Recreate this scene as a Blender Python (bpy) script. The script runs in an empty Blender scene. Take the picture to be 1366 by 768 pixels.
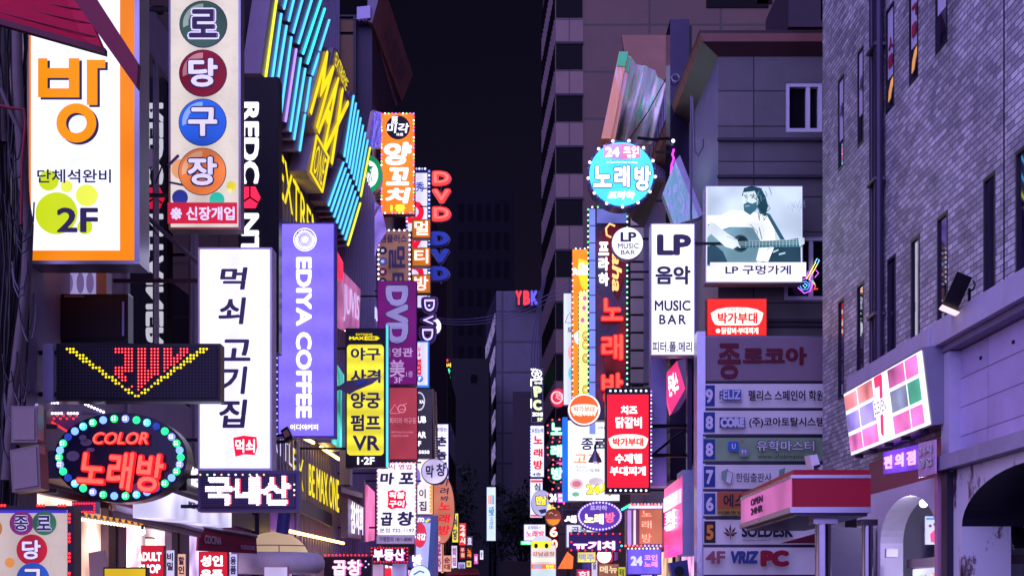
import bpy, bmesh, math, random
from mathutils import Vector, Matrix, geometry
R = math.radians
random.seed(7)
SC = bpy.context.scene
COL = SC.collection

# ------------------------------------------------------------------ camera, sky, sun, exposure
F = 1366 * 50.0 / 36.0          # focal length in photo pixels
CX, HZ, EYE = 683.0, 800.0, 1.6
cam = bpy.data.cameras.new('camera')
cam.lens = 50.0; cam.sensor_width = 36.0; cam.sensor_fit = 'HORIZONTAL'
cam.shift_x = 0.0; cam.shift_y = (HZ - 384.0) / 1366.0
cam.clip_start = 0.1; cam.clip_end = 3000
cam_o = bpy.data.objects.new('camera', cam); COL.objects.link(cam_o)
cam_o.location = (0, 0, EYE); cam_o.rotation_euler = (R(90), 0, 0)
SC.camera = cam_o

SUN_ELEV, SUN_AZ = 24.0, 212.0    # azimuth clockwise from +Y: the glow of the street comes from behind the camera
world = bpy.data.worlds.new('World'); SC.world = world; world.use_nodes = True
nt = world.node_tree; nt.nodes.clear()
out = nt.nodes.new('ShaderNodeOutputWorld'); bg = nt.nodes.new('ShaderNodeBackground')
sky = nt.nodes.new('ShaderNodeTexSky'); sky.sky_type = 'NISHITA'; sky.sun_disc = False
sky.sun_elevation = R(SUN_ELEV); sky.sun_rotation = R(SUN_AZ)
tint = nt.nodes.new('ShaderNodeMix'); tint.data_type = 'RGBA'; tint.blend_type = 'MULTIPLY'
tint.inputs['Factor'].default_value = 1.0
tint.inputs[7].default_value = (0.62, 0.30, 0.60, 1)
nt.links.new(sky.outputs[0], tint.inputs[6]); nt.links.new(tint.outputs[2], bg.inputs[0])
bg.inputs[1].default_value = 0.003
nt.links.new(bg.outputs[0], out.inputs[0])
sun = bpy.data.lights.new('sun', 'SUN'); sun.energy = 4.7; sun.angle = R(105); sun.color = (0.45, 0.39, 1.0)
sun_o = bpy.data.objects.new('sun', sun); COL.objects.link(sun_o)
d = Vector((math.sin(R(SUN_AZ)) * math.cos(R(SUN_ELEV)), math.cos(R(SUN_AZ)) * math.cos(R(SUN_ELEV)), math.sin(R(SUN_ELEV))))
sun_o.rotation_euler = (-d).to_track_quat('-Z', 'Y').to_euler()
vs = SC.view_settings
vs.view_transform = 'Standard'; vs.look = 'None'; vs.exposure = 0.38; vs.gamma = 1.0; vs.use_curve_mapping = False
SC.cycles.use_denoising = True
SC.cycles.max_bounces = 5; SC.cycles.diffuse_bounces = 3; SC.cycles.glossy_bounces = 3
SC.cycles.caustics_reflective = False; SC.cycles.caustics_refractive = False
SC.cycles.sample_clamp_indirect = 4.0

# ------------------------------------------------------------------ materials
def lin(c):
    c = c / 255.0
    return c / 12.92 if c <= 0.04045 else ((c + 0.055) / 1.055) ** 2.4
def L3(rgb): return (lin(rgb[0]), lin(rgb[1]), lin(rgb[2]), 1.0)
MATS = {}
def glow(rgb, s=1.0, var=0.14, rough=0.35):
    """a lit sign face, a lamp or a neon tube"""
    s *= 1.35 if var == 0 else 1.08
    k = ('g', rgb, s, var)
    if k in MATS: return MATS[k]
    m = bpy.data.materials.new('lit_%d_%d_%d' % rgb); m.use_nodes = True
    n = m.node_tree; p = n.nodes['Principled BSDF']
    c = L3(rgb)
    p.inputs['Base Color'].default_value = (c[0] * .1, c[1] * .1, c[2] * .1, 1)
    p.inputs['Specular IOR Level'].default_value = .15
    p.inputs['Roughness'].default_value = rough
    p.inputs['Emission Color'].default_value = c
    p.inputs['Emission Strength'].default_value = s
    if var:
        tc = n.nodes.new('ShaderNodeTexCoord'); no = n.nodes.new('ShaderNodeTexNoise'); mr = n.nodes.new('ShaderNodeMapRange')
        no.inputs['Scale'].default_value = 1.6; no.inputs['Detail'].default_value = 1.0
        mr.inputs['From Min'].default_value = .3; mr.inputs['From Max'].default_value = .7
        mr.inputs['To Min'].default_value = s * (1 - var * 1.6); mr.inputs['To Max'].default_value = s * (1 + var * .6)
        n.links.new(tc.outputs['Object'], no.inputs['Vector']); n.links.new(no.outputs['Fac'], mr.inputs['Value'])
        n.links.new(mr.outputs[0], p.inputs['Emission Strength'])
    MATS[k] = m
    return m
def tubes(rgb, s=1.0, pitch=.45, axis='X', depth=.15):
    """a sign face lit from inside by a row of fluorescent tubes"""
    s *= 1.05
    k = ('t', rgb, s, pitch, axis, depth)
    if k in MATS: return MATS[k]
    m = bpy.data.materials.new('tube_lit_%d_%d_%d' % rgb); m.use_nodes = True
    n = m.node_tree; p = n.nodes['Principled BSDF']; c = L3(rgb)
    p.inputs['Base Color'].default_value = (c[0] * .1, c[1] * .1, c[2] * .1, 1)
    p.inputs['Specular IOR Level'].default_value = .15
    p.inputs['Roughness'].default_value = .3
    p.inputs['Emission Color'].default_value = c
    tc = n.nodes.new('ShaderNodeTexCoord'); wv = n.nodes.new('ShaderNodeTexWave'); no = n.nodes.new('ShaderNodeTexNoise')
    wv.wave_type = 'BANDS'; wv.bands_direction = axis; wv.inputs['Scale'].default_value = .314 / pitch
    wv.inputs['Distortion'].default_value = .6; wv.inputs['Detail'].default_value = 0
    no.inputs['Scale'].default_value = 1.1
    ad = n.nodes.new('ShaderNodeMath'); ad.operation = 'MULTIPLY_ADD'; ad.inputs[1].default_value = .7
    mr = n.nodes.new('ShaderNodeMapRange')
    mr.inputs['From Min'].default_value = .2; mr.inputs['From Max'].default_value = 1.4
    mr.inputs['To Min'].default_value = s * (1 - depth * 1.5); mr.inputs['To Max'].default_value = s * (1 + depth * .6)
    du = n.nodes.new('ShaderNodeTexNoise'); du.inputs['Scale'].default_value = 5.5; du.inputs['Detail'].default_value = 8; du.inputs['Roughness'].default_value = .75
    dr = n.nodes.new('ShaderNodeMapRange'); dr.inputs['From Min'].default_value = .36; dr.inputs['From Max'].default_value = .50; dr.inputs['To Min'].default_value = .90
    dm = n.nodes.new('ShaderNodeMath'); dm.operation = 'MULTIPLY'
    n.links.new(tc.outputs['Object'], du.inputs['Vector']); n.links.new(du.outputs['Fac'], dr.inputs['Value']); n.links.new(dr.outputs[0], dm.inputs[1])
    n.links.new(tc.outputs['Object'], wv.inputs['Vector']); n.links.new(tc.outputs['Object'], no.inputs['Vector'])
    n.links.new(wv.outputs['Fac'], ad.inputs[0]); n.links.new(no.outputs['Fac'], ad.inputs[2])
    n.links.new(ad.outputs[0], mr.inputs['Value']); n.links.new(mr.outputs[0], dm.inputs[0]); n.links.new(dm.outputs[0], p.inputs['Emission Strength'])
    MATS[k] = m
    return m
def paint(rgb, rough=.5, metal=0.0, var=.25, scale=3.0, spec=.22, bump=0.0):
    """an unlit surface, with a little wear"""
    k = ('p', rgb, rough, metal, var, scale, bump)
    if k in MATS: return MATS[k]
    m = bpy.data.materials.new('paint_%d_%d_%d' % rgb); m.use_nodes = True
    n = m.node_tree; p = n.nodes['Principled BSDF']; c = L3(rgb)
    p.inputs['Base Color'].default_value = c; p.inputs['Roughness'].default_value = rough
    p.inputs['Metallic'].default_value = metal; p.inputs['Specular IOR Level'].default_value = spec
    if var:
        tc = n.nodes.new('ShaderNodeTexCoord'); no = n.nodes.new('ShaderNodeTexNoise'); mx = n.nodes.new('ShaderNodeMix'); mx.data_type = 'RGBA'
        no.inputs['Scale'].default_value = scale; no.inputs['Detail'].default_value = 6; no.inputs['Roughness'].default_value = .65
        mx.inputs[6].default_value = (c[0] * (1 - var), c[1] * (1 - var), c[2] * (1 - var), 1)
        mx.inputs[7].default_value = (min(1, c[0] * (1 + var)), min(1, c[1] * (1 + var)), min(1, c[2] * (1 + var)), 1)
        n.links.new(tc.outputs['Object'], no.inputs['Vector']); n.links.new(no.outputs['Fac'], mx.inputs[0]); n.links.new(mx.outputs[2], p.inputs['Base Color'])
        if bump:
            b = n.nodes.new('ShaderNodeBump'); b.inputs['Strength'].default_value = bump; b.inputs['Distance'].default_value = .02
            n.links.new(no.outputs['Fac'], b.inputs['Height']); n.links.new(b.outputs[0], p.inputs['Normal'])
    MATS[k] = m
    return m
def bricks(name, c1, c2, mortar, w, h, m_size, axes='YZ', rough=.75, offset=.5, bump=.5, stain=.35, freq=2):
    if name in MATS: return MATS[name]
    m = bpy.data.materials.new(name); m.use_nodes = True
    n = m.node_tree; p = n.nodes['Principled BSDF']; p.inputs['Roughness'].default_value = rough
    tc = n.nodes.new('ShaderNodeTexCoord'); sp = n.nodes.new('ShaderNodeSeparateXYZ'); cb = n.nodes.new('ShaderNodeCombineXYZ')
    br = n.nodes.new('ShaderNodeTexBrick')
    br.inputs['Color1'].default_value = L3(c1); br.inputs['Color2'].default_value = L3(c2); br.inputs['Mortar'].default_value = L3(mortar)
    br.inputs['Scale'].default_value = 1.0; br.inputs['Brick Width'].default_value = w; br.inputs['Row Height'].default_value = h
    br.inputs['Mortar Size'].default_value = m_size; br.inputs['Mortar Smooth'].default_value = .1; br.inputs['Bias'].default_value = -.1
    br.offset = offset; br.offset_frequency = freq
    no = n.nodes.new('ShaderNodeTexNoise'); no.inputs['Scale'].default_value = .9; no.inputs['Detail'].default_value = 8; no.inputs['Roughness'].default_value = .7
    mr = n.nodes.new('ShaderNodeMapRange'); mr.inputs['From Min'].default_value = .3; mr.inputs['From Max'].default_value = .7
    mr.inputs['To Min'].default_value = 1 - stain; mr.inputs['To Max'].default_value = 1 + stain
    mx = n.nodes.new('ShaderNodeMix'); mx.data_type = 'RGBA'; mx.blend_type = 'MULTIPLY'; mx.inputs[0].default_value = 1
    n.links.new(tc.outputs['Object'], sp.inputs[0])
    n.links.new(sp.outputs[axes[0]], cb.inputs[0]); n.links.new(sp.outputs[axes[1]], cb.inputs[1])
    n.links.new(cb.outputs[0], br.inputs['Vector']); n.links.new(tc.outputs['Object'], no.inputs['Vector'])
    n.links.new(no.outputs['Fac'], mr.inputs['Value']); n.links.new(br.outputs['Color'], mx.inputs[6]); n.links.new(mr.outputs[0], mx.inputs[7])
    n.links.new(mx.outputs[2], p.inputs['Base Color'])
    b = n.nodes.new('ShaderNodeBump'); b.invert = True; b.inputs['Strength'].default_value = bump; b.inputs['Distance'].default_value = .012
    n.links.new(br.outputs['Fac'], b.inputs['Height']); n.links.new(b.outputs[0], p.inputs['Normal'])
    MATS[name] = m
    return m
def holo(name, cols, rough=.22, metal=.75, sx=1.5, sz=.5, seed=0.0):
    """holographic foil: a metal sheet whose own colour runs through several hues"""
    m = bpy.data.materials.new(name); m.use_nodes = True
    n = m.node_tree; p = n.nodes['Principled BSDF']; p.inputs['Roughness'].default_value = rough; p.inputs['Metallic'].default_value = metal
    tc = n.nodes.new('ShaderNodeTexCoord'); mp = n.nodes.new('ShaderNodeMapping'); no = n.nodes.new('ShaderNodeTexNoise'); cr = n.nodes.new('ShaderNodeValToRGB')
    mp.inputs['Scale'].default_value = (sx, sx, sz); mp.inputs['Location'].default_value = (seed, seed, seed)
    no.inputs['Scale'].default_value = 2.2; no.inputs['Detail'].default_value = 5; no.inputs['Roughness'].default_value = .7; no.inputs['Distortion'].default_value = .8
    e = cr.color_ramp.elements
    while len(e) < len(cols): e.new(.5)
    for i, c in enumerate(cols):
        e[i].position = .3 + .4 * i / (len(cols) - 1); e[i].color = L3(c)
    b = n.nodes.new('ShaderNodeBump'); b.inputs['Strength'].default_value = .35; b.inputs['Distance'].default_value = .05
    n.links.new(tc.outputs['Object'], mp.inputs['Vector']); n.links.new(mp.outputs[0], no.inputs['Vector'])
    n.links.new(no.outputs['Fac'], cr.inputs[0]); n.links.new(cr.outputs[0], p.inputs['Base Color'])
    n.links.new(no.outputs['Fac'], b.inputs['Height']); n.links.new(b.outputs[0], p.inputs['Normal'])
    return m
def glass(rgb=(14, 12, 24), rough=.03, ior=1.9):
    k = ('gl', rgb, rough, ior)
    if k in MATS: return MATS[k]
    m = bpy.data.materials.new('window_glass'); m.use_nodes = True
    p = m.node_tree.nodes['Principled BSDF']
    p.inputs['Base Color'].default_value = L3(rgb); p.inputs['Roughness'].default_value = rough; p.inputs['IOR'].default_value = ior
    MATS[k] = m
    return m

# ------------------------------------------------------------------ geometry helpers
def P(px, py, Y): return Vector(((px - CX) / F * Y, Y, EYE + (HZ - py) / F * Y))
def wallL(Y, off=0.0): return -5.135 + off + .0274 * Y          # the left row of facades
def wallR(Y, off=0.0): return 5.10 - off - .021 * Y             # the right row of facades
def FL(px, py, off=0.0):
    Y = (5.135 - off) / (.0274 - (px - CX) / F)
    return P(px, py, Y)
def FR(px, py, off=0.0):
    Y = (5.10 - off) / ((px - CX) / F + .021)
    return P(px, py, Y)
def quad(x0, y0, x1, y1, Y): return (P(x0, y0, Y), P(x1, y0, Y), P(x0, y1, Y), P(x1, y1, Y))
def qn(Q): return (Q[2] - Q[0]).cross(Q[1] - Q[0]).normalized()
def bil(Q, u, v):
    a = Q[0].lerp(Q[1], u); b = Q[2].lerp(Q[3], u)
    return b.lerp(a, v)

class MB:
    def __init__(s): s.v = []; s.f = []; s.smooth = False
    def add(s, vs, fs):
        k = len(s.v); s.v += [Vector(x) for x in vs]; s.f += [[k + i for i in f] for f in fs]; return s
    def box(s, a, b):
        x0, x1 = sorted((a[0], b[0])); y0, y1 = sorted((a[1], b[1])); z0, z1 = sorted((a[2], b[2]))
        return s.add([(x0, y0, z0), (x1, y0, z0), (x1, y1, z0), (x0, y1, z0), (x0, y0, z1), (x1, y0, z1), (x1, y1, z1), (x0, y1, z1)],
                     [(0, 3, 2, 1), (4, 5, 6, 7), (0, 1, 5, 4), (1, 2, 6, 5), (2, 3, 7, 6), (3, 0, 4, 7)])
    def prism(s, pts, vec):
        n = len(pts); vec = Vector(vec); pts = [Vector(p) for p in pts]
        return s.add(pts + [p + vec for p in pts], [tuple(range(n - 1, -1, -1)), tuple(range(n, 2 * n))] + [(i, (i + 1) % n, n + (i + 1) % n, n + i) for i in range(n)])
    def slab(s, Q, th, out=0.0):
        """a plate on the quad Q, its front face `out` in front of it, `th` thick"""
        n = qn(Q); o = n * out
        return s.prism([Q[0] + o, Q[1] + o, Q[3] + o, Q[2] + o], -n * th)
    def tube(s, pts, r, n=8, r2=None):
        pts = [Vector(p) for p in pts]; rings = []
        for i, p in enumerate(pts):
            t = (pts[min(i + 1, len(pts) - 1)] - pts[max(i - 1, 0)]).normalized()
            a = t.orthogonal().normalized() if i == 0 else (a - t * a.dot(t)).normalized()
            b = t.cross(a); rr = r if r2 is None else r + (r2 - r) * i / (len(pts) - 1)
            rings.append([p + a * (rr * math.cos(k * 2 * math.pi / n)) + b * (rr * math.sin(k * 2 * math.pi / n)) for k in range(n)])
        vs = [v for ring in rings for v in ring]; fs = []
        for i in range(len(pts) - 1):
            for k in range(n): fs.append((i * n + k, i * n + (k + 1) % n, (i + 1) * n + (k + 1) % n, (i + 1) * n + k))
        fs += [tuple(range(n - 1, -1, -1)), tuple(range((len(pts) - 1) * n, len(pts) * n))]
        return s.add(vs, fs)
    def disc(s, c, U, W, vec, n=40, a0=0.0, a1=2 * math.pi):
        """an elliptical plate: centre, half axes, thickness vector"""
        full = abs(a1 - a0 - 2 * math.pi) < 1e-6
        pts = [c + U * math.cos(a0 + (a1 - a0) * k / (n if full else n - 1)) + W * math.sin(a0 + (a1 - a0) * k / (n if full else n - 1)) for k in range(n)]
        return s.prism(pts, vec)
    def ring(s, c, U, W, inner, vec, n=40):
        vec = Vector(vec); vs = []; fs = []
        for k in range(n):
            e = U * math.cos(2 * math.pi * k / n) + W * math.sin(2 * math.pi * k / n)
            vs += [c + e, c + e * inner, c + e + vec, c + e * inner + vec]
        for k in range(n):
            i, j = 4 * k, 4 * ((k + 1) % n)
            fs += [(i, j, j + 1, i + 1), (i + 2, i + 3, j + 3, j + 2), (i, i + 2, j + 2, j), (i + 1, j + 1, j + 3, i + 3)]
        return s.add(vs, fs)
    def sphere(s, c, r, n=10, m=7, sc=(1, 1, 1)):
        vs = [(0, 0, 1)]; fs = []
        for i in range(1, m):
            for k in range(n):
                a, b = math.pi * i / m, 2 * math.pi * k / n
                vs.append((math.sin(a) * math.cos(b), math.sin(a) * math.sin(b), math.cos(a)))
        vs.append((0, 0, -1)); e = len(vs) - 1
        for k in range(n):
            fs.append((0, 1 + k, 1 + (k + 1) % n)); fs.append((e, 1 + (m - 2) * n + (k + 1) % n, 1 + (m - 2) * n + k))
            for i in range(m - 2): fs.append((1 + i * n + k, 1 + (i + 1) * n + k, 1 + (i + 1) * n + (k + 1) % n, 1 + i * n + (k + 1) % n))
        c = Vector(c)
        return s.add([c + Vector((v[0] * r * sc[0], v[1] * r * sc[1], v[2] * r * sc[2])) for v in vs], fs)

WL = {}
def root_loc(o): return WL.get(o.name, Vector((0, 0, 0)))
def thing(name, label, cat, loc, group=None):
    o = bpy.data.objects.new(name, None); COL.objects.link(o); o.empty_display_size = .2
    o.location = loc; WL[o.name] = Vector(loc)
    o['label'] = label; o['category'] = cat
    if group: o['group'] = group
    return o
def part(name, mb, mat, parent=None, recalc=True, label=None):
    base = root_loc(parent) if parent else Vector((0, 0, 0))
    me = bpy.data.meshes.new(name); me.from_pydata([v - base for v in mb.v], [], mb.f)
    if recalc:
        bm = bmesh.new(); bm.from_mesh(me); bmesh.ops.recalc_face_normals(bm, faces=bm.faces); bm.to_mesh(me); bm.free()
    if mb.smooth:
        me.polygons.foreach_set('use_smooth', [True] * len(me.polygons))
        try: me.set_sharp_from_angle(angle=R(40))
        except Exception: pass
    me.materials.append(mat)
    o = bpy.data.objects.new(name, me); COL.objects.link(o)
    if parent: o.parent = parent; WL[o.name] = base
    if label: o['label'] = label
    return o
def solo(name, label, cat, mb, mat, group=None):
    o = part(name, mb, mat); o['label'] = label; o['category'] = cat
    if group: o['group'] = group
    return o
def structure(name, mb, mat):
    o = part(name, mb, mat); o['kind'] = 'structure'; return o

# ------------------------------------------------------------------ lettering
GL = {}
TMP = bpy.data.scenes.new('lettering_bench')      # letters are turned into meshes here, away from the scene
def glyphs(s, shear=0.0, spacing=1.0, ex=False):
    k = (s, shear, spacing, ex)
    if k in GL: return GL[k]
    c = bpy.data.curves.new('t', 'FONT'); c.body = s; c.size = 1.0; c.shear = shear; c.resolution_u = 3; c.space_character = spacing
    if ex: c.extrude = .05
    c.align_x = 'CENTER'
    o = bpy.data.objects.new('t', c); TMP.collection.objects.link(o)
    TMP.view_layers[0].update(); dg = TMP.view_layers[0].depsgraph
    me = bpy.data.meshes.new_from_object(o.evaluated_get(dg))
    vs = [v.co.copy() for v in me.vertices]; fs = [tuple(p.vertices) for p in me.polygons]
    bpy.data.objects.remove(o); bpy.data.curves.remove(c); bpy.data.meshes.remove(me)
    GL[k] = (vs, fs); return GL[k]
def text_flat(s, w=0.0, shear=0.0, spacing=1.0, ex=False):
    vs, fs = glyphs(s, shear, spacing, ex)
    if w <= 0: sh = [(0, 0)]
    else:
        h = w / 2; q = h * .75
        sh = [(-q, -q), (q, -q), (-q, q), (q, q), (0, 0)] if w < .03 else [(-q, -q), (q, -q), (-q, q), (q, q), (h, 0), (-h, 0), (0, h), (0, -h), (0, 0)]
    V_, F_ = [], []
    for i, (a, b) in enumerate(sh):
        k = len(V_); V_ += [(v.x + a, v.y + b, (v.z / .1 + .5 if ex else 0.0), i) for v in vs]; F_ += [tuple(k + j for j in f) for f in fs]
    return V_, F_
def lay_text(mb, s, Q, w=0.0, shear=0.0, rot=0, lift=.02, ex=0.0, spacing=1.0, grow=0.0):
    V_, F_ = text_flat(s, w, shear, spacing, ex > 0)
    if not V_: return mb
    x0 = min(v[0] for v in V_); x1 = max(v[0] for v in V_); y0 = min(v[1] for v in V_); y1 = max(v[1] for v in V_)
    n = qn(Q); out_ = []
    for x, y, z, i in V_:
        u = (x - x0) / max(x1 - x0, 1e-6); v = (y - y0) / max(y1 - y0, 1e-6)
        if rot == 90: u, v = v, 1 - u
        out_.append(bil(Q, u, v) + n * (lift + z * ex + i * .0012))
    return mb.add(out_, F_)
def cells(n, Q, gap=.12):
    """the quad Q cut into n cells from the top down"""
    r = []
    for i in range(n):
        a = 1 - (i + gap / 2) / n * 1.0; b = 1 - (i + 1 - gap / 2) / n
        r.append((bil(Q, 0, a), bil(Q, 1, a), bil(Q, 0, b), bil(Q, 1, b)))
    return r

BULB = {}
def bulb_at(parent, pos, r, mat, name='bulb', face=None):
    k = (name, round(r, 4), mat.name)
    if k not in BULB:
        mb = MB(); mb.sphere((0, 0, 0), r, 8, 6, (1, .6, 1)); mb.smooth = True
        me = bpy.data.meshes.new(name); me.from_pydata(mb.v, [], mb.f); me.materials.append(mat)
        me.polygons.foreach_set('use_smooth', [True] * len(me.polygons)); BULB[k] = me
    o = bpy.data.objects.new(name, BULB[k]); COL.objects.link(o); o.parent = parent; o.location = Vector(pos) - root_loc(parent)
    return o
def seg(a, b, n): return [(a[0] + (b[0] - a[0]) * i / n, a[1] + (b[1] - a[1]) * i / n) for i in range(n)]
def rim(x0, y0, x1, y1, step):
    r = []
    for a, b in (((x0, y0), (x1, y0)), ((x1, y0), (x1, y1)), ((x1, y1), (x0, y1)), ((x0, y1), (x0, y0))):
        r += seg(a, b, max(1, round(math.hypot(b[0] - a[0], b[1] - a[1]) / step)))
    return r

DARK = paint((26, 20, 40), .45)
CASE = paint((120, 115, 140), .35, .6)
BLACK = paint((14, 11, 22), .35)
INK = glow((46, 36, 84), .8, .1)      # dark translucent vinyl on the lit faces
STEEL = paint((150, 146, 165), .3, .85)
WHITE = (236, 234, 255)

class Sign:
    """a sign box facing up the street, laid out on its own front: rectangle in photo pixels at distance Y"""
    def __init__(s, name, label, cat, rect, Y, th=.22, body=None, face=None, b=3, group=None, arm=None, shape='box', fr=None):
        s.Y = Y; s.k = 0; x0, y0, x1, y1 = rect; s.rect = rect
        body = body or CASE
        s.T = thing(name, label, cat, P((x0 + x1) / 2, y1, Y + th / 2), group)
        c = P((x0 + x1) / 2, (y0 + y1) / 2, Y); hx, hz = (x1 - x0) / 2 / F * Y, (y1 - y0) / 2 / F * Y
        s.c, s.hx, s.hz = c, hx, hz
        U, W = Vector((hx, 0, 0)), Vector((0, 0, hz))
        m = MB()
        if shape == 'box': m.box(c - U - W, c + U + W + Vector((0, th, 0)))
        else: m.disc(c, U, W, (0, th, 0), 48); m.smooth = True
        part('casing', m, body, s.T)
        if face:
            fx0, fy0, fx1, fy1 = fr or (x0 + b, y0 + b, x1 - b, y1 - b)
            m = MB(); a = P(fx0, fy1, Y); e = P(fx1, fy0, Y)
            if shape == 'box': m.box(a - Vector((0, .012, 0)), e)
            else: m.disc((a + e) / 2, Vector(((e.x - a.x) / 2, 0, 0)), Vector((0, 0, (e.z - a.z) / 2)), (0, -.012, 0), 48)
            s.face = part('face', m, face, s.T)
        if arm:
            m = MB(); left = arm == 'L'; xe = c.x - hx if left else c.x + hx; xw = wallL(Y + th / 2, -.02) if left else wallR(Y + th / 2, -.02)
            if (xe - xw if left else xw - xe) > .06:
                for t in (.72, -.72):
                    z = c.z + hz * t; part('bracket', MB().box((xe, Y + th * .3, z - .02), (xw, Y + th * .3 + .05, z + .02)), DARK, s.T)
    def L(s, lift=None):
        if lift is None: s.k += 1; return .016 + .004 * s.k
        return lift
    def t(s, txt, rect, mat, w=0.0, sh=0.0, rot=0, ex=0.0, lift=None, name='lettering', sp=1.0, skew=0):
        Q = quad(*rect, s.Y)
        if skew:
            dz = Vector((0, 0, skew / F * s.Y)); Q = (Q[0], Q[1] + dz, Q[2], Q[3] + dz)
        m = lay_text(MB(), txt, Q, w, sh, rot, s.L(lift), ex, sp)
        return part(name, m, mat, s.T, recalc=False)
    def tv(s, txt, rect, mat, w=0.0, sh=0.0, ex=0.0, lift=None, name='lettering', gap=.12, each=False):
        l = s.L(lift); m = MB()
        for ch, q in zip(txt, cells(len(txt), quad(*rect, s.Y), gap)):
            if ch == ' ': continue
            lay_text(m, ch, q, w, sh, 0, l, ex)
            if each: part('letter', m, mat, s.T, recalc=False); m = MB()
        if not each: part(name, m, mat, s.T, recalc=False)
    def neon(s, txt, rect, outer, inner, w=.12, sh=0.0, vert=False, skew=0, ex=.05):
        """tube or channel letters: a saturated rim with a paler core"""
        f = s.tv if vert else s.t
        kw = {} if vert else {'skew': skew}
        f(txt, rect, outer, w=w, sh=sh, ex=ex, name='letter_case', **kw)
        x0, y0, x1, y1 = rect; i = max(.4, min(x1 - x0, y1 - y0) * .035)
        f(txt, (x0 + i, y0 + i, x1 - i, y1 - i), inner, w=w * .35, sh=sh, lift=.016 + .004 * s.k + ex + .015, name='neon_tube', **kw)
    def d(s, cx, cy, rx, ry, mat, name='emblem', lift=None, n=32, th=.004, parent=None):
        l = s.L(lift); c = P(cx, cy, s.Y) + Vector((0, -l, 0))
        return part(name, MB().disc(c, Vector((rx / F * s.Y, 0, 0)), Vector((0, 0, ry / F * s.Y)), (0, th, 0), n), mat, parent or s.T)
    def ring(s, cx, cy, rx, ry, inner, mat, name='ring', lift=None, th=.004):
        l = s.L(lift); c = P(cx, cy, s.Y) + Vector((0, -l, 0))
        return part(name, MB().ring(c, Vector((rx / F * s.Y, 0, 0)), Vector((0, 0, ry / F * s.Y)), inner, (0, th, 0)), mat, s.T)
    def r(s, x0, y0, x1, y1, mat, name='panel', lift=None, th=.004):
        l = s.L(lift)
        return part(name, MB().box(P(x0, y0, s.Y) + Vector((0, -l, 0)), P(x1, y1, s.Y) + Vector((0, -l + th, 0))), mat, s.T)
    def poly(s, pts, mat, name='emblem', lift=None, th=.004):
        l = s.L(lift)
        return part(name, MB().prism([P(x, y, s.Y) + Vector((0, -l, 0)) for x, y in pts], (0, th, 0)), mat, s.T)
    def line(s, pts, wpx, mat, name='neon_tube', lift=None):
        l = s.L(lift)
        m = MB().tube([P(x, y, s.Y) + Vector((0, -l, 0)) for x, y in pts], wpx / 2 / F * s.Y, 6); m.smooth = True
        return part(name, m, mat, s.T)
    def bulbs(s, pts, rpx, mats, name='bulb', lift=.03):
        for i, (x, y) in enumerate(pts):
            bulb_at(s.T, P(x, y, s.Y) + Vector((0, -lift, 0)), rpx / F * s.Y, mats[i % len(mats)], name)

def led_text(s, txt, rect, pitch, on, edge, w=.12):
    """letters of an LED matrix: one dot per cell that the letter covers"""
    V_, F_ = text_flat(txt, w, 0, 1.0)
    x0 = min(v[0] for v in V_); x1 = max(v[0] for v in V_); y0 = min(v[1] for v in V_); y1 = max(v[1] for v in V_)
    tris = []
    for f in F_:
        for i in range(1, len(f) - 1):
            tris.append([Vector((V_[j][0], V_[j][1])) for j in (f[0], f[i], f[i + 1])])
    boxes = [(min(p.x for p in t), max(p.x for p in t), min(p.y for p in t), max(p.y for p in t)) for t in tris]
    nx = int((rect[2] - rect[0]) / pitch); ny = int((rect[3] - rect[1]) / pitch); on_ = set()
    for i in range(nx):
        for j in range(ny):
            p = Vector((x0 + (x1 - x0) * (i + .5) / nx, y1 - (y1 - y0) * (j + .5) / ny))
            for t, b in zip(tris, boxes):
                if b[0] <= p.x <= b[1] and b[2] <= p.y <= b[3] and geometry.intersect_point_tri_2d(p, *t): on_.add((i, j)); break
    red = {(i, j) for (i, j) in on_ if edge and ((i + 1, j) not in on_)}
    for nm, st, mat in (('lit_dots', on_ - red, on), ('fringe_dots', red, edge)):
        if not st or not mat: continue
        dots(s, [(rect[0] + (i + .5) * pitch, rect[1] + (j + .5) * pitch) for i, j in sorted(st)], pitch * .43, mat, nm)
def dots(s, pts, r, mat, name):
    m = MB(); l = .024; rr = r / F * s.Y
    for x, y in pts:
        c = P(x, y, s.Y) + Vector((0, -l, 0))
        m.add([c + Vector((rr * math.cos(k * math.pi / 3), 0, rr * math.sin(k * math.pi / 3))) for k in range(6)], [(0, 1, 2, 3, 4, 5)])
    return part(name, m, mat, s.T, recalc=False)

# ------------------------------------------------------------------ ground
asphalt = paint((44, 42, 50), .45, var=.4, scale=6, bump=.3)
paving = bricks('paving_slabs', (96, 92, 104), (78, 74, 88), (40, 38, 46), .4, .4, .008, 'XY', .55, 0, .3)
structure('ground', MB().add([(-700, -60, 0), (700, -60, 0), (700, 1600, 0), (-700, 1600, 0)], [(0, 1, 2, 3)]), asphalt)
structure('pavement', MB().box((-6.5, -20, -.05), (-2.6, 76, .13)), paving)
structure('pavement', MB().box((2.4, -20, -.05), (6.5, 60, .13)), paving)
mk = MB()
for i in range(24): mk.add([(-.06, -6 + i * 5, .004), (.06, -6 + i * 5, .004), (.06, -3.6 + i * 5, .004), (-.06, -3.6 + i * 5, .004)], [(0, 1, 2, 3)])
structure('road_markings', mk, paint((190, 186, 180), .6))

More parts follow.
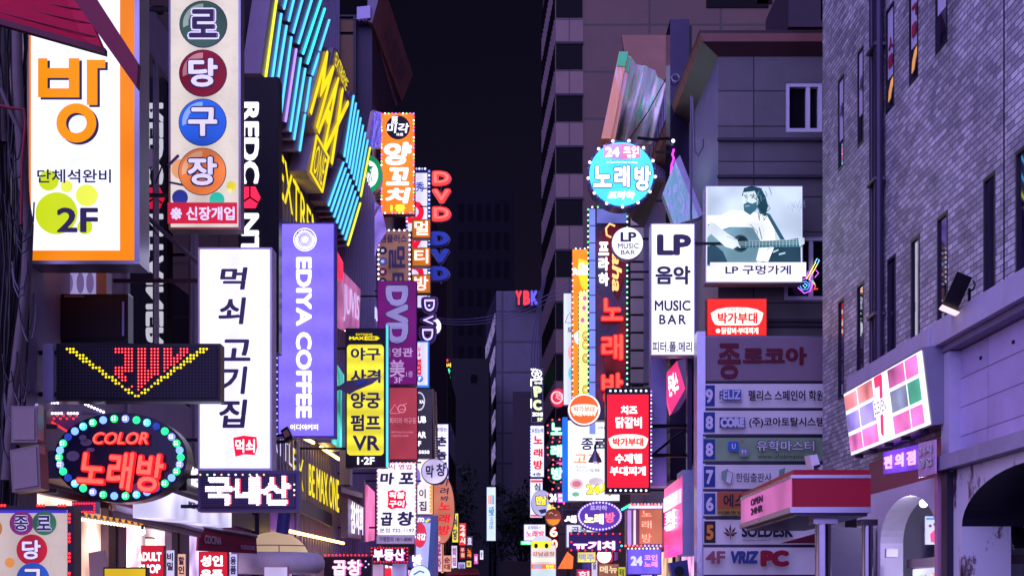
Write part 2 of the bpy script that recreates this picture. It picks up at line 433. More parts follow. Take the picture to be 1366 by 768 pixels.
def facade_wall(Xf, Y0, Y1, z0, z1, holes, depth, side):
    """a street wall along Y with real openings; side +1 when the street lies towards +X"""
    ys = sorted({Y0, Y1, *[h[0] for h in holes], *[h[1] for h in holes]}); zs = sorted({z0, z1, *[h[2] for h in holes], *[h[3] for h in holes]})
    m = MB(); q = lambda y, z, o=0.0: Vector((Xf(y) - side * o, y, z))
    for a, b in zip(ys, ys[1:]):
        for c, d_ in zip(zs, zs[1:]):
            if any(h[0] <= (a + b) / 2 <= h[1] and h[2] <= (c + d_) / 2 <= h[3] for h in holes): continue
            m.add([q(a, c), q(b, c), q(b, d_), q(a, d_)], [(0, 1, 2, 3)])
    for a, b, c, d_ in holes:
        for (y, z), (y2, z2) in (((a, c), (b, c)), ((b, c), (b, d_)), ((b, d_), (a, d_)), ((a, d_), (a, c))):
            m.add([q(y, z), q(y2, z2), q(y2, z2, depth), q(y, z, depth)], [(0, 1, 2, 3)])
    for y in ((Y0, Y1) if side < 0 else (Y1,)): m.add([q(y, z0), q(y, z1), q(y, z1, 9), q(y, z0, 9)], [(0, 1, 2, 3)])
    m.add([q(Y0, z1), q(Y1, z1), q(Y1, z1, 9), q(Y0, z1, 9)], [(0, 1, 2, 3)])
    return m
def frame_on(Xf, a, b, c, d_, off, w, th, side):
    """a window frame standing in an opening of such a wall"""
    m = MB(); q = lambda y, z, o=0.0: Vector((Xf(y) - side * (off - o), y, z))
    for ya, yb, za, zb in ((a, b, c, c + w), (a, b, d_ - w, d_), (a, a + w, c + w, d_ - w), (b - w, b, c + w, d_ - w)):
        m.prism([q(ya, za), q(yb, za), q(yb, zb), q(ya, zb)], (side * th, 0, 0))
    return m
def pane_on(Xf, a, b, c, d_, off, side, th=.01):
    q = lambda y, z: Vector((Xf(y) - side * off, y, z))
    return MB().prism([q(a, c), q(b, c), q(b, d_), q(a, d_)], (-side * th, 0, 0))

# ------------------------------------------------------------------ the left row of buildings
plaster = paint((132, 120, 146), .6, var=.35, scale=2.2, bump=.3)
darkwall = paint((54, 46, 70), .5, var=.3, scale=2)
T = thing('corner_building', 'dark plaster building behind the billiard and meat restaurant signs, with tall glass panes', 'building', (-6, 16, 0))
openings = [(17.3, 18.46, 4.3, 8.6), (18.6, 20.3, 4.3, 8.6), (15.2, 17.2, 5.6, 8.4), (20.7, 23.6, 4.4, 8.4), (17.5, 20.3, 9.2, 12.2), (20.7, 23.6, 9.2, 12.2)]
doors = [(14.2, 16.9, .2, 2.75), (17.2, 19.7, .2, 2.6), (20.2, 23.8, .2, 2.6)]
part('wall', facade_wall(wallL, 13.3, 24.4, 0, 14, openings + doors, .22, 1), plaster, T, recalc=False)
wood = paint((58, 44, 60), .4)
for i, (a, b, c, d_) in enumerate(openings):
    f = part('window', frame_on(wallL, a, b, c, d_, .2, .04, .2, 1), paint((92, 88, 112), .35, .5), T)
    part('pane', pane_on(wallL, a, b, c, d_, .012, 1), glass(rough=.01, ior=3.0), f)
    part('curtain', pane_on(wallL, a, b, c, d_, .20, 1), paint((70, 60, 84), .8), f)
# lit ground-floor shop behind glass
for i, (a, b, c, d_) in enumerate(doors):
    f = part('shop_door', frame_on(wallL, a, b, c, d_, .10, .07, .08, 1), paint((52, 46, 62), .35, .5), T)
    part('lit_interior', pane_on(wallL, a, b, c, d_, .215, 1), glow([(240, 186, 170), (236, 200, 214), (190, 160, 216)][i], 2.2, .5), f)
pl = MB()
for y in (17.2, 20.45): pl.box((wallL(y, -.05), y - .06, 3.2), (wallL(y, .03), y + .06, 14))
part('pilaster', pl, paint((126, 120, 146), .45), T)
part('end_wall', MB().box((wallL(13.3) - .002, 13.3, 0), (-14, 13.6, 14)), paint((46, 38, 48), .7, var=.5, spec=.1), T)
part('fascia', MB().box((wallL(17, .0), 13.8, 2.78), (wallL(17, .28), 24.3, 3.05)), paint((66, 54, 82), .5), T)

T = thing('arcade_building', 'dark arcade building clad in thin upright metal fins, with yellow wall lettering', 'building', (-6, 30, 0))
m = MB(); m.box((wallL(29), 24.42, 0), (-14, 33.5, 18)); part('wall', m, darkwall, T)
m = MB(); m.box((wallL(37), 33.5, 0), (-14, 40.95, 13.2)); part('low_wing', m, darkwall, T)
m = MB(); y = 24.6
while y < 40.8:
    m.box((wallL(y, -.1), y, 1.9 if y > 28 else 3.2), (wallL(y, .20), y + .05, 17.6 if y < 33.2 else 12.9)); y += .33
part('fins', m, paint((150, 140, 176), .35, .3), T)
def fl_text(parent, name, txt, q4, mat, off=.32, w=.05, ex=0.0, sh=0.0):
    Q = [FL(px, py, off) for px, py in q4]
    return part(name, lay_text(MB(), txt, Q, w, sh, 0, 0.0, ex), mat, parent, recalc=False)
YEL = glow((238, 214, 20), .95, .08)
fl_text(T, 'wall_lettering', 'EXTREME', [(372, 198), (431, 314), (372, 258), (431, 352)], YEL, w=.01)
fl_text(T, 'wall_lettering', 'EX', [(391, 596), (405, 614), (391, 646), (405, 655)], YEL, w=0)
fl_text(T, 'wall_lettering', 'BE MAX ONE', [(412, 617), (452, 640), (412, 660), (452, 684)], YEL, w=.02)
fl_text(T, 'wall_lettering', 'BATTLE', [(356, 562), (395, 600), (356, 590), (395, 628)], glow((214, 206, 255), .8, .1), w=0)
WARM = glow((255, 206, 110), 5.0, .1)
for i, (a, b) in enumerate((((378, 706), (458, 724)), ((398, 580), (418, 590)), ((428, 596), (452, 612)), ((442, 412), (461, 440)))):
    part('light_strip', MB().tube([FL(*a, .42), FL(*b, .42)], .035, 6), WARM, T)
m = MB()
m.tube([FL(396, 560, .35), FL(396, 720, .35)], .05, 8); part('downpipe', m, STEEL, T)

T = thing('eaves_building', 'dark building with a wide pale eave and brownish glass beside the dark sky', 'building', (-6, 55, 0))
part('wall', MB().prism([(-15, 41, 0), (wallL(41) - .02, 41, 0), (wallL(70), 70, 0), (-15, 70, 0)], (0, 0, 18.4)), darkwall, T)
m = MB(); m.box(P(453, 128, 40.97), P(472, 47, 40.9)); m.box(P(453, 44, 40.97), P(472, 26, 40.9))
part('glass_panel', m, paint((92, 62, 30), .3), T)
m = MB(); m.box(P(449, 132, 40.95), P(453, 22, 40.8)); m.box(P(472, 146, 40.95), P(475, 22, 40.8)); m.box(P(432, 25, 40.95), P(476, 20, 40.8))
part('window_frame', m, paint((40, 33, 50), .4), T)
a, b, c, d_ = P(476, 26, 40.6), P(494, 24, 40.6), P(530, 143, 47.2), P(499, 143, 47.2)
m = MB(); m.prism([a, b, c, d_], (0, 0, .35)); part('eave', m, paint((168, 156, 196), .5), T)
m = MB()
for t in (.2, .45, .7): m.tube([a.lerp(b, t) + Vector((0, 0, -.03)), d_.lerp(c, t) + Vector((0, 0, -.03))], .03, 6)
part('eave_batten', m, paint((92, 82, 110), .5), T)
T = thing('far_shop_building', 'low dark building at the far end of the crowded sign row', 'building', (-6, 75, 0))
part('wall', MB().box((wallL(72), 70.02, 0), (-14, 80, 13)), paint((24, 20, 36), .6), T)
m = MB()
for k in range(3): m.box((wallL(72, .03), 72, 3 + k * 3), (wallL(72, -.02), 79, 4.6 + k * 3))
part('window_band', m, glass(), T)

# ------------------------------------------------------------------ the right side
def B_(y): return wallR(y)
brick = bricks('street_brick', (196, 192, 204), (126, 122, 140), (78, 74, 88), .19, .066, .0065, 'YZ', .45, .5, .8, .55)
T = thing('brick_building', 'brick building of narrow slit windows above a stained metal shopfront', 'building', (6, 14, 0))
def wy(p0, p1): return sorted((5.10 / ((p0 - CX) / F + .021), 5.10 / ((p1 - CX) / F + .021)))
low = [(1118, 1126), (1143, 1152.5), (1184, 1195), (1215, 1227), (1250, 1264.5), (1312, 1328), (1355, 1376)]
upp = [(1118, 1126), (1144, 1152), (1182, 1193), (1213, 1225), (1248, 1264), (1312, 1328)]
holes = [(*wy(*w), 4.45, 5.87) for w in low] + [(*wy(*w), 7.72, 9.02) for w in upp]
part('wall', facade_wall(B_, 6.5, 21.3, 2.9, 15, holes, .16, -1), brick, T, recalc=False)
FR_D = paint((36, 30, 50), .35, .4); POST = paint((196, 190, 220), .5, var=.12)
upmarks = {2: 'ㅅㅡ', 3: 'ㄱㅡ'}
for i, (a, b, c, d_) in enumerate(holes):
    f = part('window', frame_on(B_, a, b, c, d_, .16, .035, .165, -1), FR_D, T)
    part('pane', pane_on(B_, a + .036, b - .036, c + .036, d_ - .036, .018, -1), glass((26, 22, 46), .02, 3.2), f)
    k = i - len(low)
    if k >= 0:
        Q = [Vector((B_(y) + .012, y, z)) for y, z in ((b - .04, d_ - .04), (a + .04, d_ - .04), (b - .04, c + .42), (a + .04, c + .42))]
        part('poster', MB().slab(Q, .006), POST, f)
        if k in (2, 3):
            q2 = [bil(Q, u, v) for u, v in ((.2, .62), (.85, .62), (.2, .1), (.85, .1))]
            mm = MB()
            for ch, q in zip(upmarks[k], cells(2, q2, .3)): lay_text(mm, ch, q, .08, lift=.006)
            part('poster_lettering', mm, paint((170, 40, 80), .5), f, recalc=False)
        elif k in (0, 1):
            q2 = [bil(Q, u, v) for u, v in ((.25, .6), (.8, .6), (.25, .35), (.8, .35))]
            part('poster_lettering', lay_text(MB(), '시', q2, .05, lift=.006), paint((110, 110, 160), .5), f, recalc=False)
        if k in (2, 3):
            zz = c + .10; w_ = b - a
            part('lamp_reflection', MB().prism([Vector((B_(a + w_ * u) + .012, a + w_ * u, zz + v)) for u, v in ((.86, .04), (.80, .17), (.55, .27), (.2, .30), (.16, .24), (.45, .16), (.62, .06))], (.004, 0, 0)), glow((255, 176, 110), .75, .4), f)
m = MB()
for p, r in ((1161, .035), (1166, .03), (1170.5, .06)):
    y = 5.0 / ((p - CX) / F + .021); m.tube([(B_(y) - .08, y, 4.4), (B_(y) - .08, y, 14.9)], r, 10)
m.smooth = True; part('downpipe', m, paint((60, 52, 76), .35, .5), T)
for z in (5.2, 6.9, 8.6):
    y = 5.0 / ((1166 - CX) / F + .021); part('pipe_clamp', MB().box((B_(y) - .15, y - .20, z), (B_(y) - .0, y + .20, z + .04)), paint((84, 78, 96), .4, .6), T)
# expansion joint
part('wall_joint', MB().box((B_(13.9) - .004, 13.88, 4.6), (B_(13.9) + .01, 13.91, 15)), paint((30, 26, 40), .7), T)
LED_ = paint((176, 168, 196), .42, var=.3, scale=2.5, bump=.15)
def slabR(y0, y1, z0, z1, o0, o1): 
    m = MB(); q = lambda y, z, o: Vector((B_(y) - o, y, z))
    m.prism([q(y0, z0, o0), q(y1, z0, o0), q(y1, z1, o0), q(y0, z1, o0)], (-(o1 - o0), 0, 0)); return m
part('ledge', slabR(7, 15.08, 4.27, 4.52, -.05, .34), LED_, T)
part('ledge', slabR(15.12, 18.5, 4.29, 4.49, -.05, .36), LED_, T)
part('ledge_drip', slabR(7, 15.06, 4.20, 4.265, -.05, .26), paint((120, 112, 140), .45), T)
panelm = bricks('metal_cladding', (176, 160, 206), (160, 146, 192), (96, 84, 120), 1.05, .30, .006, 'YZ', .38, 0, .35, .25)
part('metal_cladding', slabR(7, 14.86, 3.12, 4.19, -.05, .12), panelm, T)
part('corner_post', slabR(14.80, 15.06, 3.12, 4.19, -.04, .24), LED_, T)
m = MB()
for k in range(9):
    y, z = 7.8 + k * .8 + random.uniform(-.2, .2), random.choice((3.45, 3.75, 4.0)); m.box((B_(y) - .132, y, z), (B_(y) - .118, y + .05, z + .03))
part('bolt_hole', m, paint((20, 14, 26), .8), T)
part('moulding', slabR(7, 15.1, 2.95, 3.10, -.05, .34), paint((150, 142, 166), .45, var=.4, scale=3, bump=.2), T)
rusty = None
def rust():
    m = bpy.data.materials.new('rusty_white_paint'); m.use_nodes = True
    n = m.node_tree; p = n.nodes['Principled BSDF']; p.inputs['Roughness'].default_value = .5
    tc = n.nodes.new('ShaderNodeTexCoord'); no = n.nodes.new('ShaderNodeTexNoise'); cr = n.nodes.new('ShaderNodeValToRGB'); mp = n.nodes.new('ShaderNodeMapping')
    mp.inputs['Scale'].default_value = (1, 1, .45); no.inputs['Scale'].default_value = 3.4; no.inputs['Detail'].default_value = 9; no.inputs['Roughness'].default_value = .72
    e = cr.color_ramp.elements; e[0].position = .36; e[0].color = L3((40, 24, 34)); e[1].position = .47; e[1].color = L3((206, 200, 216))
    x = e.new(.42); x.color = L3((110, 84, 92))
    n.links.new(tc.outputs['Object'], mp.inputs[0]); n.links.new(mp.outputs[0], no.inputs['Vector']); n.links.new(no.outputs['Fac'], cr.inputs[0]); n.links.new(cr.outputs[0], p.inputs['Base Color'])
    return m
rusty = rust()
def arch_wall(y0, y1, z0, z1, yc, hw, spring, top, o, depth):
    """a wall strip with a round-headed opening down to the ground"""
    m = MB(); q = lambda y, z, oo=o: Vector((B_(y) - oo, y, z)); N = 20
    pts = [(yc - hw * math.cos(math.pi * k / N), spring + (top - spring) * math.sin(math.pi * k / N)) for k in range(N + 1)]
    m.add([q(y0, z0), q(yc - hw, z0), q(yc - hw, z1), q(y0, z1)], [(0, 1, 2, 3)]); m.add([q(yc + hw, z0), q(y1, z0), q(y1, z1), q(yc + hw, z1)], [(0, 1, 2, 3)])
    for (a, b), (c, d_) in zip(pts, pts[1:]): m.add([q(a, b), q(c, d_), q(c, z1), q(a, z1)], [(0, 1, 2, 3)])
    for (a, b), (c, d_) in zip(((yc - hw, z0), pts[-1]), (pts[0], (yc + hw, z0))): m.add([q(a, b), q(c, d_), q(c, d_, o - depth), q(a, b, o - depth)], [(0, 1, 2, 3)])
    for y in (y0, y1): m.add([q(y, z0), q(y, z1), q(y, z1, o - .3), q(y, z0, o - .3)], [(0, 1, 2, 3)])
    m.add([q(y0, z1), q(y1, z1), q(y1, z1, o - .3), q(y0, z1, o - .3)], [(0, 1, 2, 3)])
    return m
def arch_soffit(yc, hw, spring, top, o, depth):
    m = MB(); q = lambda y, z, oo: Vector((B_(y) - oo, y, z)); N = 20
    pts = [(yc - hw * math.cos(math.pi * k / N), spring + (top - spring) * math.sin(math.pi * k / N)) for k in range(N + 1)]
    for (a, b), (c, d_) in zip(pts, pts[1:]): m.add([q(a, b, o), q(c, d_, o), q(c, d_, o - depth), q(a, b, o - depth)], [(0, 1, 2, 3)])
    return m
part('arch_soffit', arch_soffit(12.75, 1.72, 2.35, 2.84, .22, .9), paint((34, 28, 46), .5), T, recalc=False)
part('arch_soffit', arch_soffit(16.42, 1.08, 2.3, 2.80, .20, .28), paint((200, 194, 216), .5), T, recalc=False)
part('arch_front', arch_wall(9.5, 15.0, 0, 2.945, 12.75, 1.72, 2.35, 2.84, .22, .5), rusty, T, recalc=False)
part('arch_front', arch_wall(15.08, 18.6, 0, 2.93, 16.42, 1.08, 2.3, 2.80, .20, .28), paint((214, 208, 228), .5, var=.18, scale=2), T, recalc=False)
part('pink_post', slabR(14.99, 15.09, 0, 2.94, .0, .30), paint((196, 140, 178), .25, .3), T)
part('dark_post', slabR(14.72, 14.9, 0, 2.93, .0, .29), paint((40, 34, 52), .4), T)
# inside the two arches
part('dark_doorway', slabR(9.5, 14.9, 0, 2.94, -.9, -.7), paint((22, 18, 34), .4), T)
m = MB(); N = 14; yc, hw = 12.75, 1.30
arc = [(yc - hw * math.cos(math.pi * k / N), 1.95 + .62 * math.sin(math.pi * k / N)) for k in range(N + 1)]
m.tube([(B_(y) + .30, y, z) for y, z in [(yc - hw, 0)] + arc + [(yc + hw, 0)]], .045, 8)
m.tube([(B_(yc + .7) + .30, yc + .7, 0), (B_(yc + .7) + .30, yc + .7, 2.4)], .035, 8); m.smooth = True
part('door_frame', m, paint((70, 60, 92), .3, .6), T)
part('back_wall', slabR(15.0, 18.6, 0, 2.94, -2.2, -2.1), paint((190, 184, 214), .5), T)
part('side_wall', MB().box((5.0, 18.45, 0), (7, 18.62, 2.9)), paint((180, 174, 204), .5), T)
m = MB()
arc2 = [(16.42 - .95 * math.cos(math.pi * k / N), 2.15 + .52 * math.sin(math.pi * k / N)) for k in range(N + 1)]
for o_, r in ((-.5, .09), (-.75, .08), (-1.0, .09)):
    m.tube([(B_(y) - o_, y, z) for y, z in arc2], r, 8)
m.smooth = True; part('rolled_awning', m, paint((70, 60, 92), .4), T)
part('shop_fascia', slabR(15.1, 18.3, 2.95, 3.36, -.05, .12), paint((130, 26, 62), .35), T)

T = thing('tile_building', 'grey stone tiled building with a copper eave behind the guitarist billboard', 'building', (8, 30, 0))
tile = bricks('grey_stone_tile', (98, 94, 100), (84, 80, 88), (28, 25, 32), 1.25, .62, .012, 'XZ', .5, 0, .3, .22, 1)
side = paint((128, 132, 168), .4, var=.25)
YG = 25.0; x0 = P(958, 0, YG).x
hole = (P(1048, 0, YG).x, P(1097, 0, YG).x, P(0, 176, YG).z, P(0, 110, YG).z)
hole2 = (P(1046, 0, YG).x, P(1105, 0, YG).x, P(0, 400, YG).z, P(0, 315, YG).z)
xs = sorted({x0, 14.0, hole[0], hole[1], hole2[0], hole2[1]}); zs = sorted({0.0, 11.2, hole[2], hole[3], hole2[2], hole2[3]})
m = MB()
for a, b in zip(xs, xs[1:]):
    for c, d_ in zip(zs, zs[1:]):
        if any(h[0] <= (a + b) / 2 <= h[1] and h[2] <= (c + d_) / 2 <= h[3] for h in (hole, hole2)): continue
        m.add([(a, YG, c), (b, YG, c), (b, YG, d_), (a, YG, d_)], [(0, 1, 2, 3)])
for h in (hole, hole2):
    pts = [(h[0], h[2]), (h[1], h[2]), (h[1], h[3]), (h[0], h[3])]
    for (a, c), (b, d_) in zip(pts, pts[1:] + pts[:1]): m.add([(a, YG, c), (b, YG, d_), (b, YG + .25, d_), (a, YG + .25, c)], [(0, 1, 2, 3)])
part('front_wall', m, tile, T, recalc=False)
m = MB(); xf = x0 - .25
m.add([(x0, YG, 0), (x0, YG, 11.2), (xf, 36.5, 11.2), (xf, 36.5, 0)], [(0, 1, 2, 3)]); m.add([(xf, 36.5, 0), (xf, 36.5, 11.2), (14, 36.5, 11.2), (14, 36.5, 0)], [(0, 1, 2, 3)])
m.add([(x0, YG, 11.2), (14, YG, 11.2), (14, 36.5, 11.2), (xf, 36.5, 11.2)], [(0, 1, 2, 3)])
part('side_wall', m, side, T, recalc=False)
m = MB()
for z in (P(0, 187, YG).z, P(0, 236, YG).z, P(0, 428, YG).z, P(0, 434, YG).z): m.box((x0 - .02, YG - .06, z - .025), (14, YG - .004, z + .025))
part('string_course', m, paint((62, 56, 72), .5), T)
WF = paint((206, 202, 224), .4)
for i, h in enumerate((hole, hole2)):
    m = MB(); w = .07
    for a, b, c, d_ in ((h[0], h[1], h[2], h[2] + w), (h[0], h[1], h[3] - w, h[3]), (h[0], h[0] + w, h[2] + w, h[3] - w), (h[1] - w, h[1], h[2] + w, h[3] - w)): m.box((a, YG + .02, c), (b, YG + .12, d_))
    xm = h[0] + (h[1] - h[0]) * .62
    m.box((xm - .035, YG + .03, h[2] + w), (xm + .035, YG + .11, h[3] - w))
    f = part('window', m, WF, T); part('pane', MB().box((h[0], YG + .13, h[2]), (h[1], YG + .15, h[3])), paint((18, 14, 26), .2, var=.4, spec=.2), f)
def prof(z0, z1, o0, o1, mat, nm):
    m = MB(); a = [(x0 - o0, YG - o0 * .6, z0), (x0 - o1, YG - o1 * .6, z1), (14, YG - o1 * .6, z1), (14, YG - o0 * .6, z0)]
    m.add(a, [(0, 1, 2, 3)]); b = [(x0 - o0, YG - o0 * .6, z0), (x0 - o1, YG - o1 * .6, z1), (xf - o1, 36.5, z1), (xf - o0, 36.5, z0)]; m.add(b, [(0, 1, 2, 3)])
    part(nm, m, mat, T, recalc=False)
copper = bricks('copper_tile', (130, 84, 80), (112, 70, 72), (56, 34, 42), .6, .5, .03, 'YZ', .4, 0, .5, .25)
prof(11.14, 11.34, .0, .30, paint((70, 46, 52), .4), 'soffit'); prof(11.34, 11.52, .30, .36, copper, 'fascia'); prof(11.52, 11.56, .36, .20, copper, 'eave_cap')
m = MB(); m.add([(x0 - .18, YG - .1, 11.56), (14, YG - .1, 11.56), (14, 30, 12.9), (x0 + .6, 30, 12.3)], [(0, 1, 2, 3)]); part('roof', m, paint((22, 18, 30), .6), T, recalc=False)
m = MB(); pts = [P(924, 130, 24.8), P(925, 170, 24.8), P(926, 200, 24.8), P(931, 208, 24.8), P(937, 196, 24.8), P(938, 186, 24.8)]
m.tube(pts, .022, 8); m.tube([P(922, 128, 24.9), P(922, 420, 24.9)], .02, 8); m.smooth = True
part('looping_pipe', m, paint((110, 104, 126), .35, .3), T)

T = thing('slatted_building', 'beige slatted facade standing behind the karaoke signs on the right', 'building', (6, 45, 0))
xe = P(843, 0, 37).x
part('wall', MB().box((xe, 37.1, 0), (13, 58, 11.8)), paint((60, 50, 62), .6), T)
m = MB(); z = 2.6
while z < 11.7: m.box((xe - .03, 36.98, z), (8, 37.09, z + .40)); z += .46
part('slats', m, paint((196, 184, 176), .5, var=.2), T)

T = thing('tower_block', 'tall brown tiled tower with a column of square black windows', 'building', (6, 66, 0))
YT = 62.0
tow = bricks('brown_tower_tile', (80, 48, 40), (71, 42, 36), (36, 22, 21), 3.1, 2.05, .05, 'XZ', .5, 0, .2, .15, 1)
part('front_wall', MB().box(P(778, 800, YT) + Vector((0, 0, -1)), (22, 84, 44)), tow, T)
xa, xb = P(741, 0, YT).x, P(778, 0, YT).x - .003
m = MB(); m.box((xa, YT - .02, 0), (xb, YT + 5.6, 44)); part('stair_bay', m, bricks('bay_tile', (112, 84, 82), (100, 76, 76), (52, 38, 40), .70, 2.24, .03, 'XZ', .5, 0, .2, .15, 1), T)
m0 = 69 / F * YT; zt = P(0, 24, YT).z
for k in range(-2, 9):
    zb = zt - k * m0
    if zb < 2: break
    h = 33 / F * YT
    f = part('window', MB().box((xa + .02, YT - .07, zb), (xb - .03, YT - .025, zb + h)), paint((12, 9, 16), .3, var=.3, spec=.05), T)
    part('window_lintel', MB().box((xa, YT - .12, zb + h), (xb, YT - .022, zb + h + .10)), paint((40, 32, 44), .5), f)
m = MB()
xs_ = P(724, 0, 70).x
a, b = Vector((xa - .003, YT + .3, 0)), Vector((xs_, 70.0, 0))
m.prism([a, b, b + Vector((3, 0, 0)), a + Vector((.0, 0, 0)) + Vector((1.2, 0, 0))], (0, 0, 44)); part('side_wall', m, paint((70, 54, 62), .55), T)
for j in range(-1, 9):
    zb = zt - j * m0; m = MB()
    for k in range(14):
        p = a.lerp(b, k / 13)
        if zb > 1: m.box((p.x - .06, p.y, zb - 1.1), (p.x - .01, p.y + .12, zb + .02))
    if m.v: part('slat_band', m, paint((104, 84, 92), .5), T)
for j in range(-1, 9):
    zb = zt - j * m0
    if zb > 1: part('side_window', MB().prism([a + Vector((-.05, .05, zb + .04)), b + Vector((-.05, 0, zb + .04)), b + Vector((-.05, 0, zb + 1.08)), a + Vector((-.05, .05, zb + 1.08))], (.04, 0, 0)), paint((12, 9, 16), .3, var=.3, spec=.05), T)
m = MB()
for px0, px1, py0, py1 in ((942, 1025, 0, 11), (1052, 1097, 13, 28), (1010, 1030, -4, 6)): m.box(P(px0, py1, YT) + Vector((0, -.05, 0)), P(px1, py0, YT) + Vector((0, -.012, 0)))
part('upper_window', m, paint((12, 9, 16), .3, var=.3, spec=.05), T)
m = MB(); m.box(P(1052, 36, 55), P(1240, 28, 60)); m.box(P(1095, 28, 55), P(1240, 10, 60)); part('roof_plant', m, paint((46, 36, 50), .6), T)

# lit shopfronts added at pavement level along both rows to light the street
for nm, lab, ys, Xf, sd in (('shopfront_row', 'row of lit shop windows at pavement level under the left signs', [(25.5, 28), (28.6, 31.5), (32, 35.5), (36, 40), (42, 47), (48, 54), (55, 62)], wallL, 1), ('shopfront_row', 'row of lit shop windows at pavement level under the right signs', [(26, 29), (30, 33), (33.6, 36.4), (38, 43), (44, 50), (51, 57)], lambda y: wallR(y) - 1.0, -1)):
    T = thing(nm, lab, 'shopfront', Vector((Xf(40), 40, 0)))
    fm = paint((70, 60, 84), .4)
    for i, (a, b) in enumerate(ys):
        f = part('shop_window', frame_on(Xf, a, b, .25, 2.75, -.02, .07, .06, sd), fm, T)
        part('lit_pane', pane_on(Xf, a + .07, b - .07, .32, 2.68, -.045, sd, .01), glow([(230, 160, 220), (240, 190, 160), (170, 150, 250), (250, 120, 170), (230, 220, 255)][i % 5], 1.3, .5), f)
        part('shop_fascia', pane_on(Xf, a, b, 2.8, 3.2, -.10, sd, .12), glow([(120, 60, 160), (200, 50, 90), (70, 60, 160)][i % 3], .6, .4), f)

# far buildings, down the street
T = thing('office_block', 'grey office block with slanting rows of lit windows far down the street', 'building', (3, 150, 0))
YF = 150.0
part('wall', MB().box(P(662, 812, YF), P(760, 388, YF) + Vector((0, 20, 0))), bricks('office_tile', (70, 64, 84), (62, 57, 76), (36, 31, 46), 4, 3.2, .12, 'XZ', .6, 0, .1, .15, 1), T)
m = MB(); a = P(662, 0, YF); b = P(648, 0, YF + 14)
m.add([(a.x, a.y, 0), (a.x, a.y, P(0, 388, YF).z), (b.x, b.y, P(0, 388, YF).z), (b.x, b.y, 0)], [(0, 1, 2, 3)]); part('side_wall', m, paint((36, 30, 50), .6), T, recalc=False)
for j in range(7):
    z0 = P(0, 450 + j * 43, YF).z; zz = z0 + 1.7; m = MB(); k1, k2 = a.lerp(b, .05), a.lerp(b, .95)
    m.prism([(k1.x - .1, k1.y, z0 + 1), (k1.x - .1, k1.y, zz + 1), (k2.x - .1, k2.y, zz - .4), (k2.x - .1, k2.y, z0 - .4)], (.06, 0, 0))
    part('window_band', m, glow((150, 136, 196), .55, .5), T)
solo('brown_block', 'plain brown block in front of the grey office block, behind the karaoke signs', 'building', MB().box(P(684, 812, 118), P(730, 522, 118) + Vector((0, 20, 0))), paint((50, 40, 50), .6))
T = thing('high_rise', 'tall dark high-rise fading into the night sky at the street end', 'building', (-10, 260, 0))
part('wall', MB().box(P(604, 808, 260), P(686, 246, 260) + Vector((0, 20, 0))), paint((17, 14, 23), .8, spec=.05), T)
for i in range(6):
    for j in range(6): part('window', MB().box(P(612 + i * 12, 294 + j * 38, 260) + Vector((0, -.1, 0)), P(618 + i * 12, 272 + j * 38, 260)), paint((11, 9, 16), .8, var=0, spec=.03), T)
T = thing('dim_block', 'dim low block under the green sauna lettering at the street end', 'building', (-8, 140, 0))
part('wall', MB().box(P(603, 812, 135), P(652, 478, 135) + Vector((0, 18, 0))), paint((17, 14, 24), .7), T)
part('window', MB().box(P(628, 510, 135) + Vector((0, -.1, 0)), P(636, 500, 135)), paint((10, 8, 14), .6, spec=.03), T)

# ------------------------------------------------------------------ LEFT ROW, from the camera down the street
WF_ = tubes((232, 230, 255), 1.12, .42)
ORANGE = glow((236, 128, 8), .85, .12)
# big white and orange sign
s = Sign('lightbox_sign', 'big white lightbox in an orange frame with lime paw dots and 2F', 'sign', (37, -70, 179, 347), 14, .34, ORANGE, tubes((226, 228, 255), 1.08, .8, 'X', .12), fr=(42, -60, 160, 334), arm='L')
part('edge_strip', MB().box(P(179.3, 347, 13.98), (P(186, 0, 13.98).x, 14.36, P(0, -70, 13.98).z)), STEEL, s.T)
part('bottom_rail', MB().box(P(39, 352, 13.97), (P(186, 0, 13.97).x, 14.36, P(0, 347.3, 13.97).z)), STEEL, s.T)
OG = glow((236, 142, 8), .85, .06)
def bang(x0, y0, k, mat, lift, nm):
    m = MB(); l = Vector((0, -lift, 0)); b = lambda x, y, X, Y2: m.box(P(x0 + x, y0 + Y2, 14) + l, P(x0 + X, y0 + y, 14) + l + Vector((0, .004, 0)))
    b(0, 0, 12.5, 52); b(41, 0, 55, 52); b(12.5, 13, 41, 26); b(12.5, 40, 41, 52)
    b(65, 2, 79, 62); b(79, 2, 89.5, 13)
    m.ring(P(x0 + 51, y0 + 86, 14) + l, Vector((26.5 / F * 14, 0, 0)), Vector((0, 0, 26 / F * 14)), .52, (0, .004, 0))
    part(nm, m, mat, s.T)
bang(55, 82, 1, INK, .020, 'letter_shadow'); bang(52, 79.5, 1, OG, .030, 'lettering')
s.t('라', (66, -70, 134, 9), INK, .09); s.t('라', (64, -72, 132, 7), OG, .09)
LIME = glow((196, 214, 24), .85, .05); LIME2 = glow((226, 232, 80), .88, .05)
for cx, cy, r_, mm in ((66, 242, 13.5, LIME), (90, 250, 8, LIME2), (117, 262, 14.5, LIME2), (77, 286, 28, LIME), (115, 304, 10, LIME)): s.d(cx, cy, r_, r_, mm, 'dot')
s.t('단체석완비', (52, 228, 150, 246), INK, .03)
s.t('2F', (78, 279, 133, 312), INK, .05)
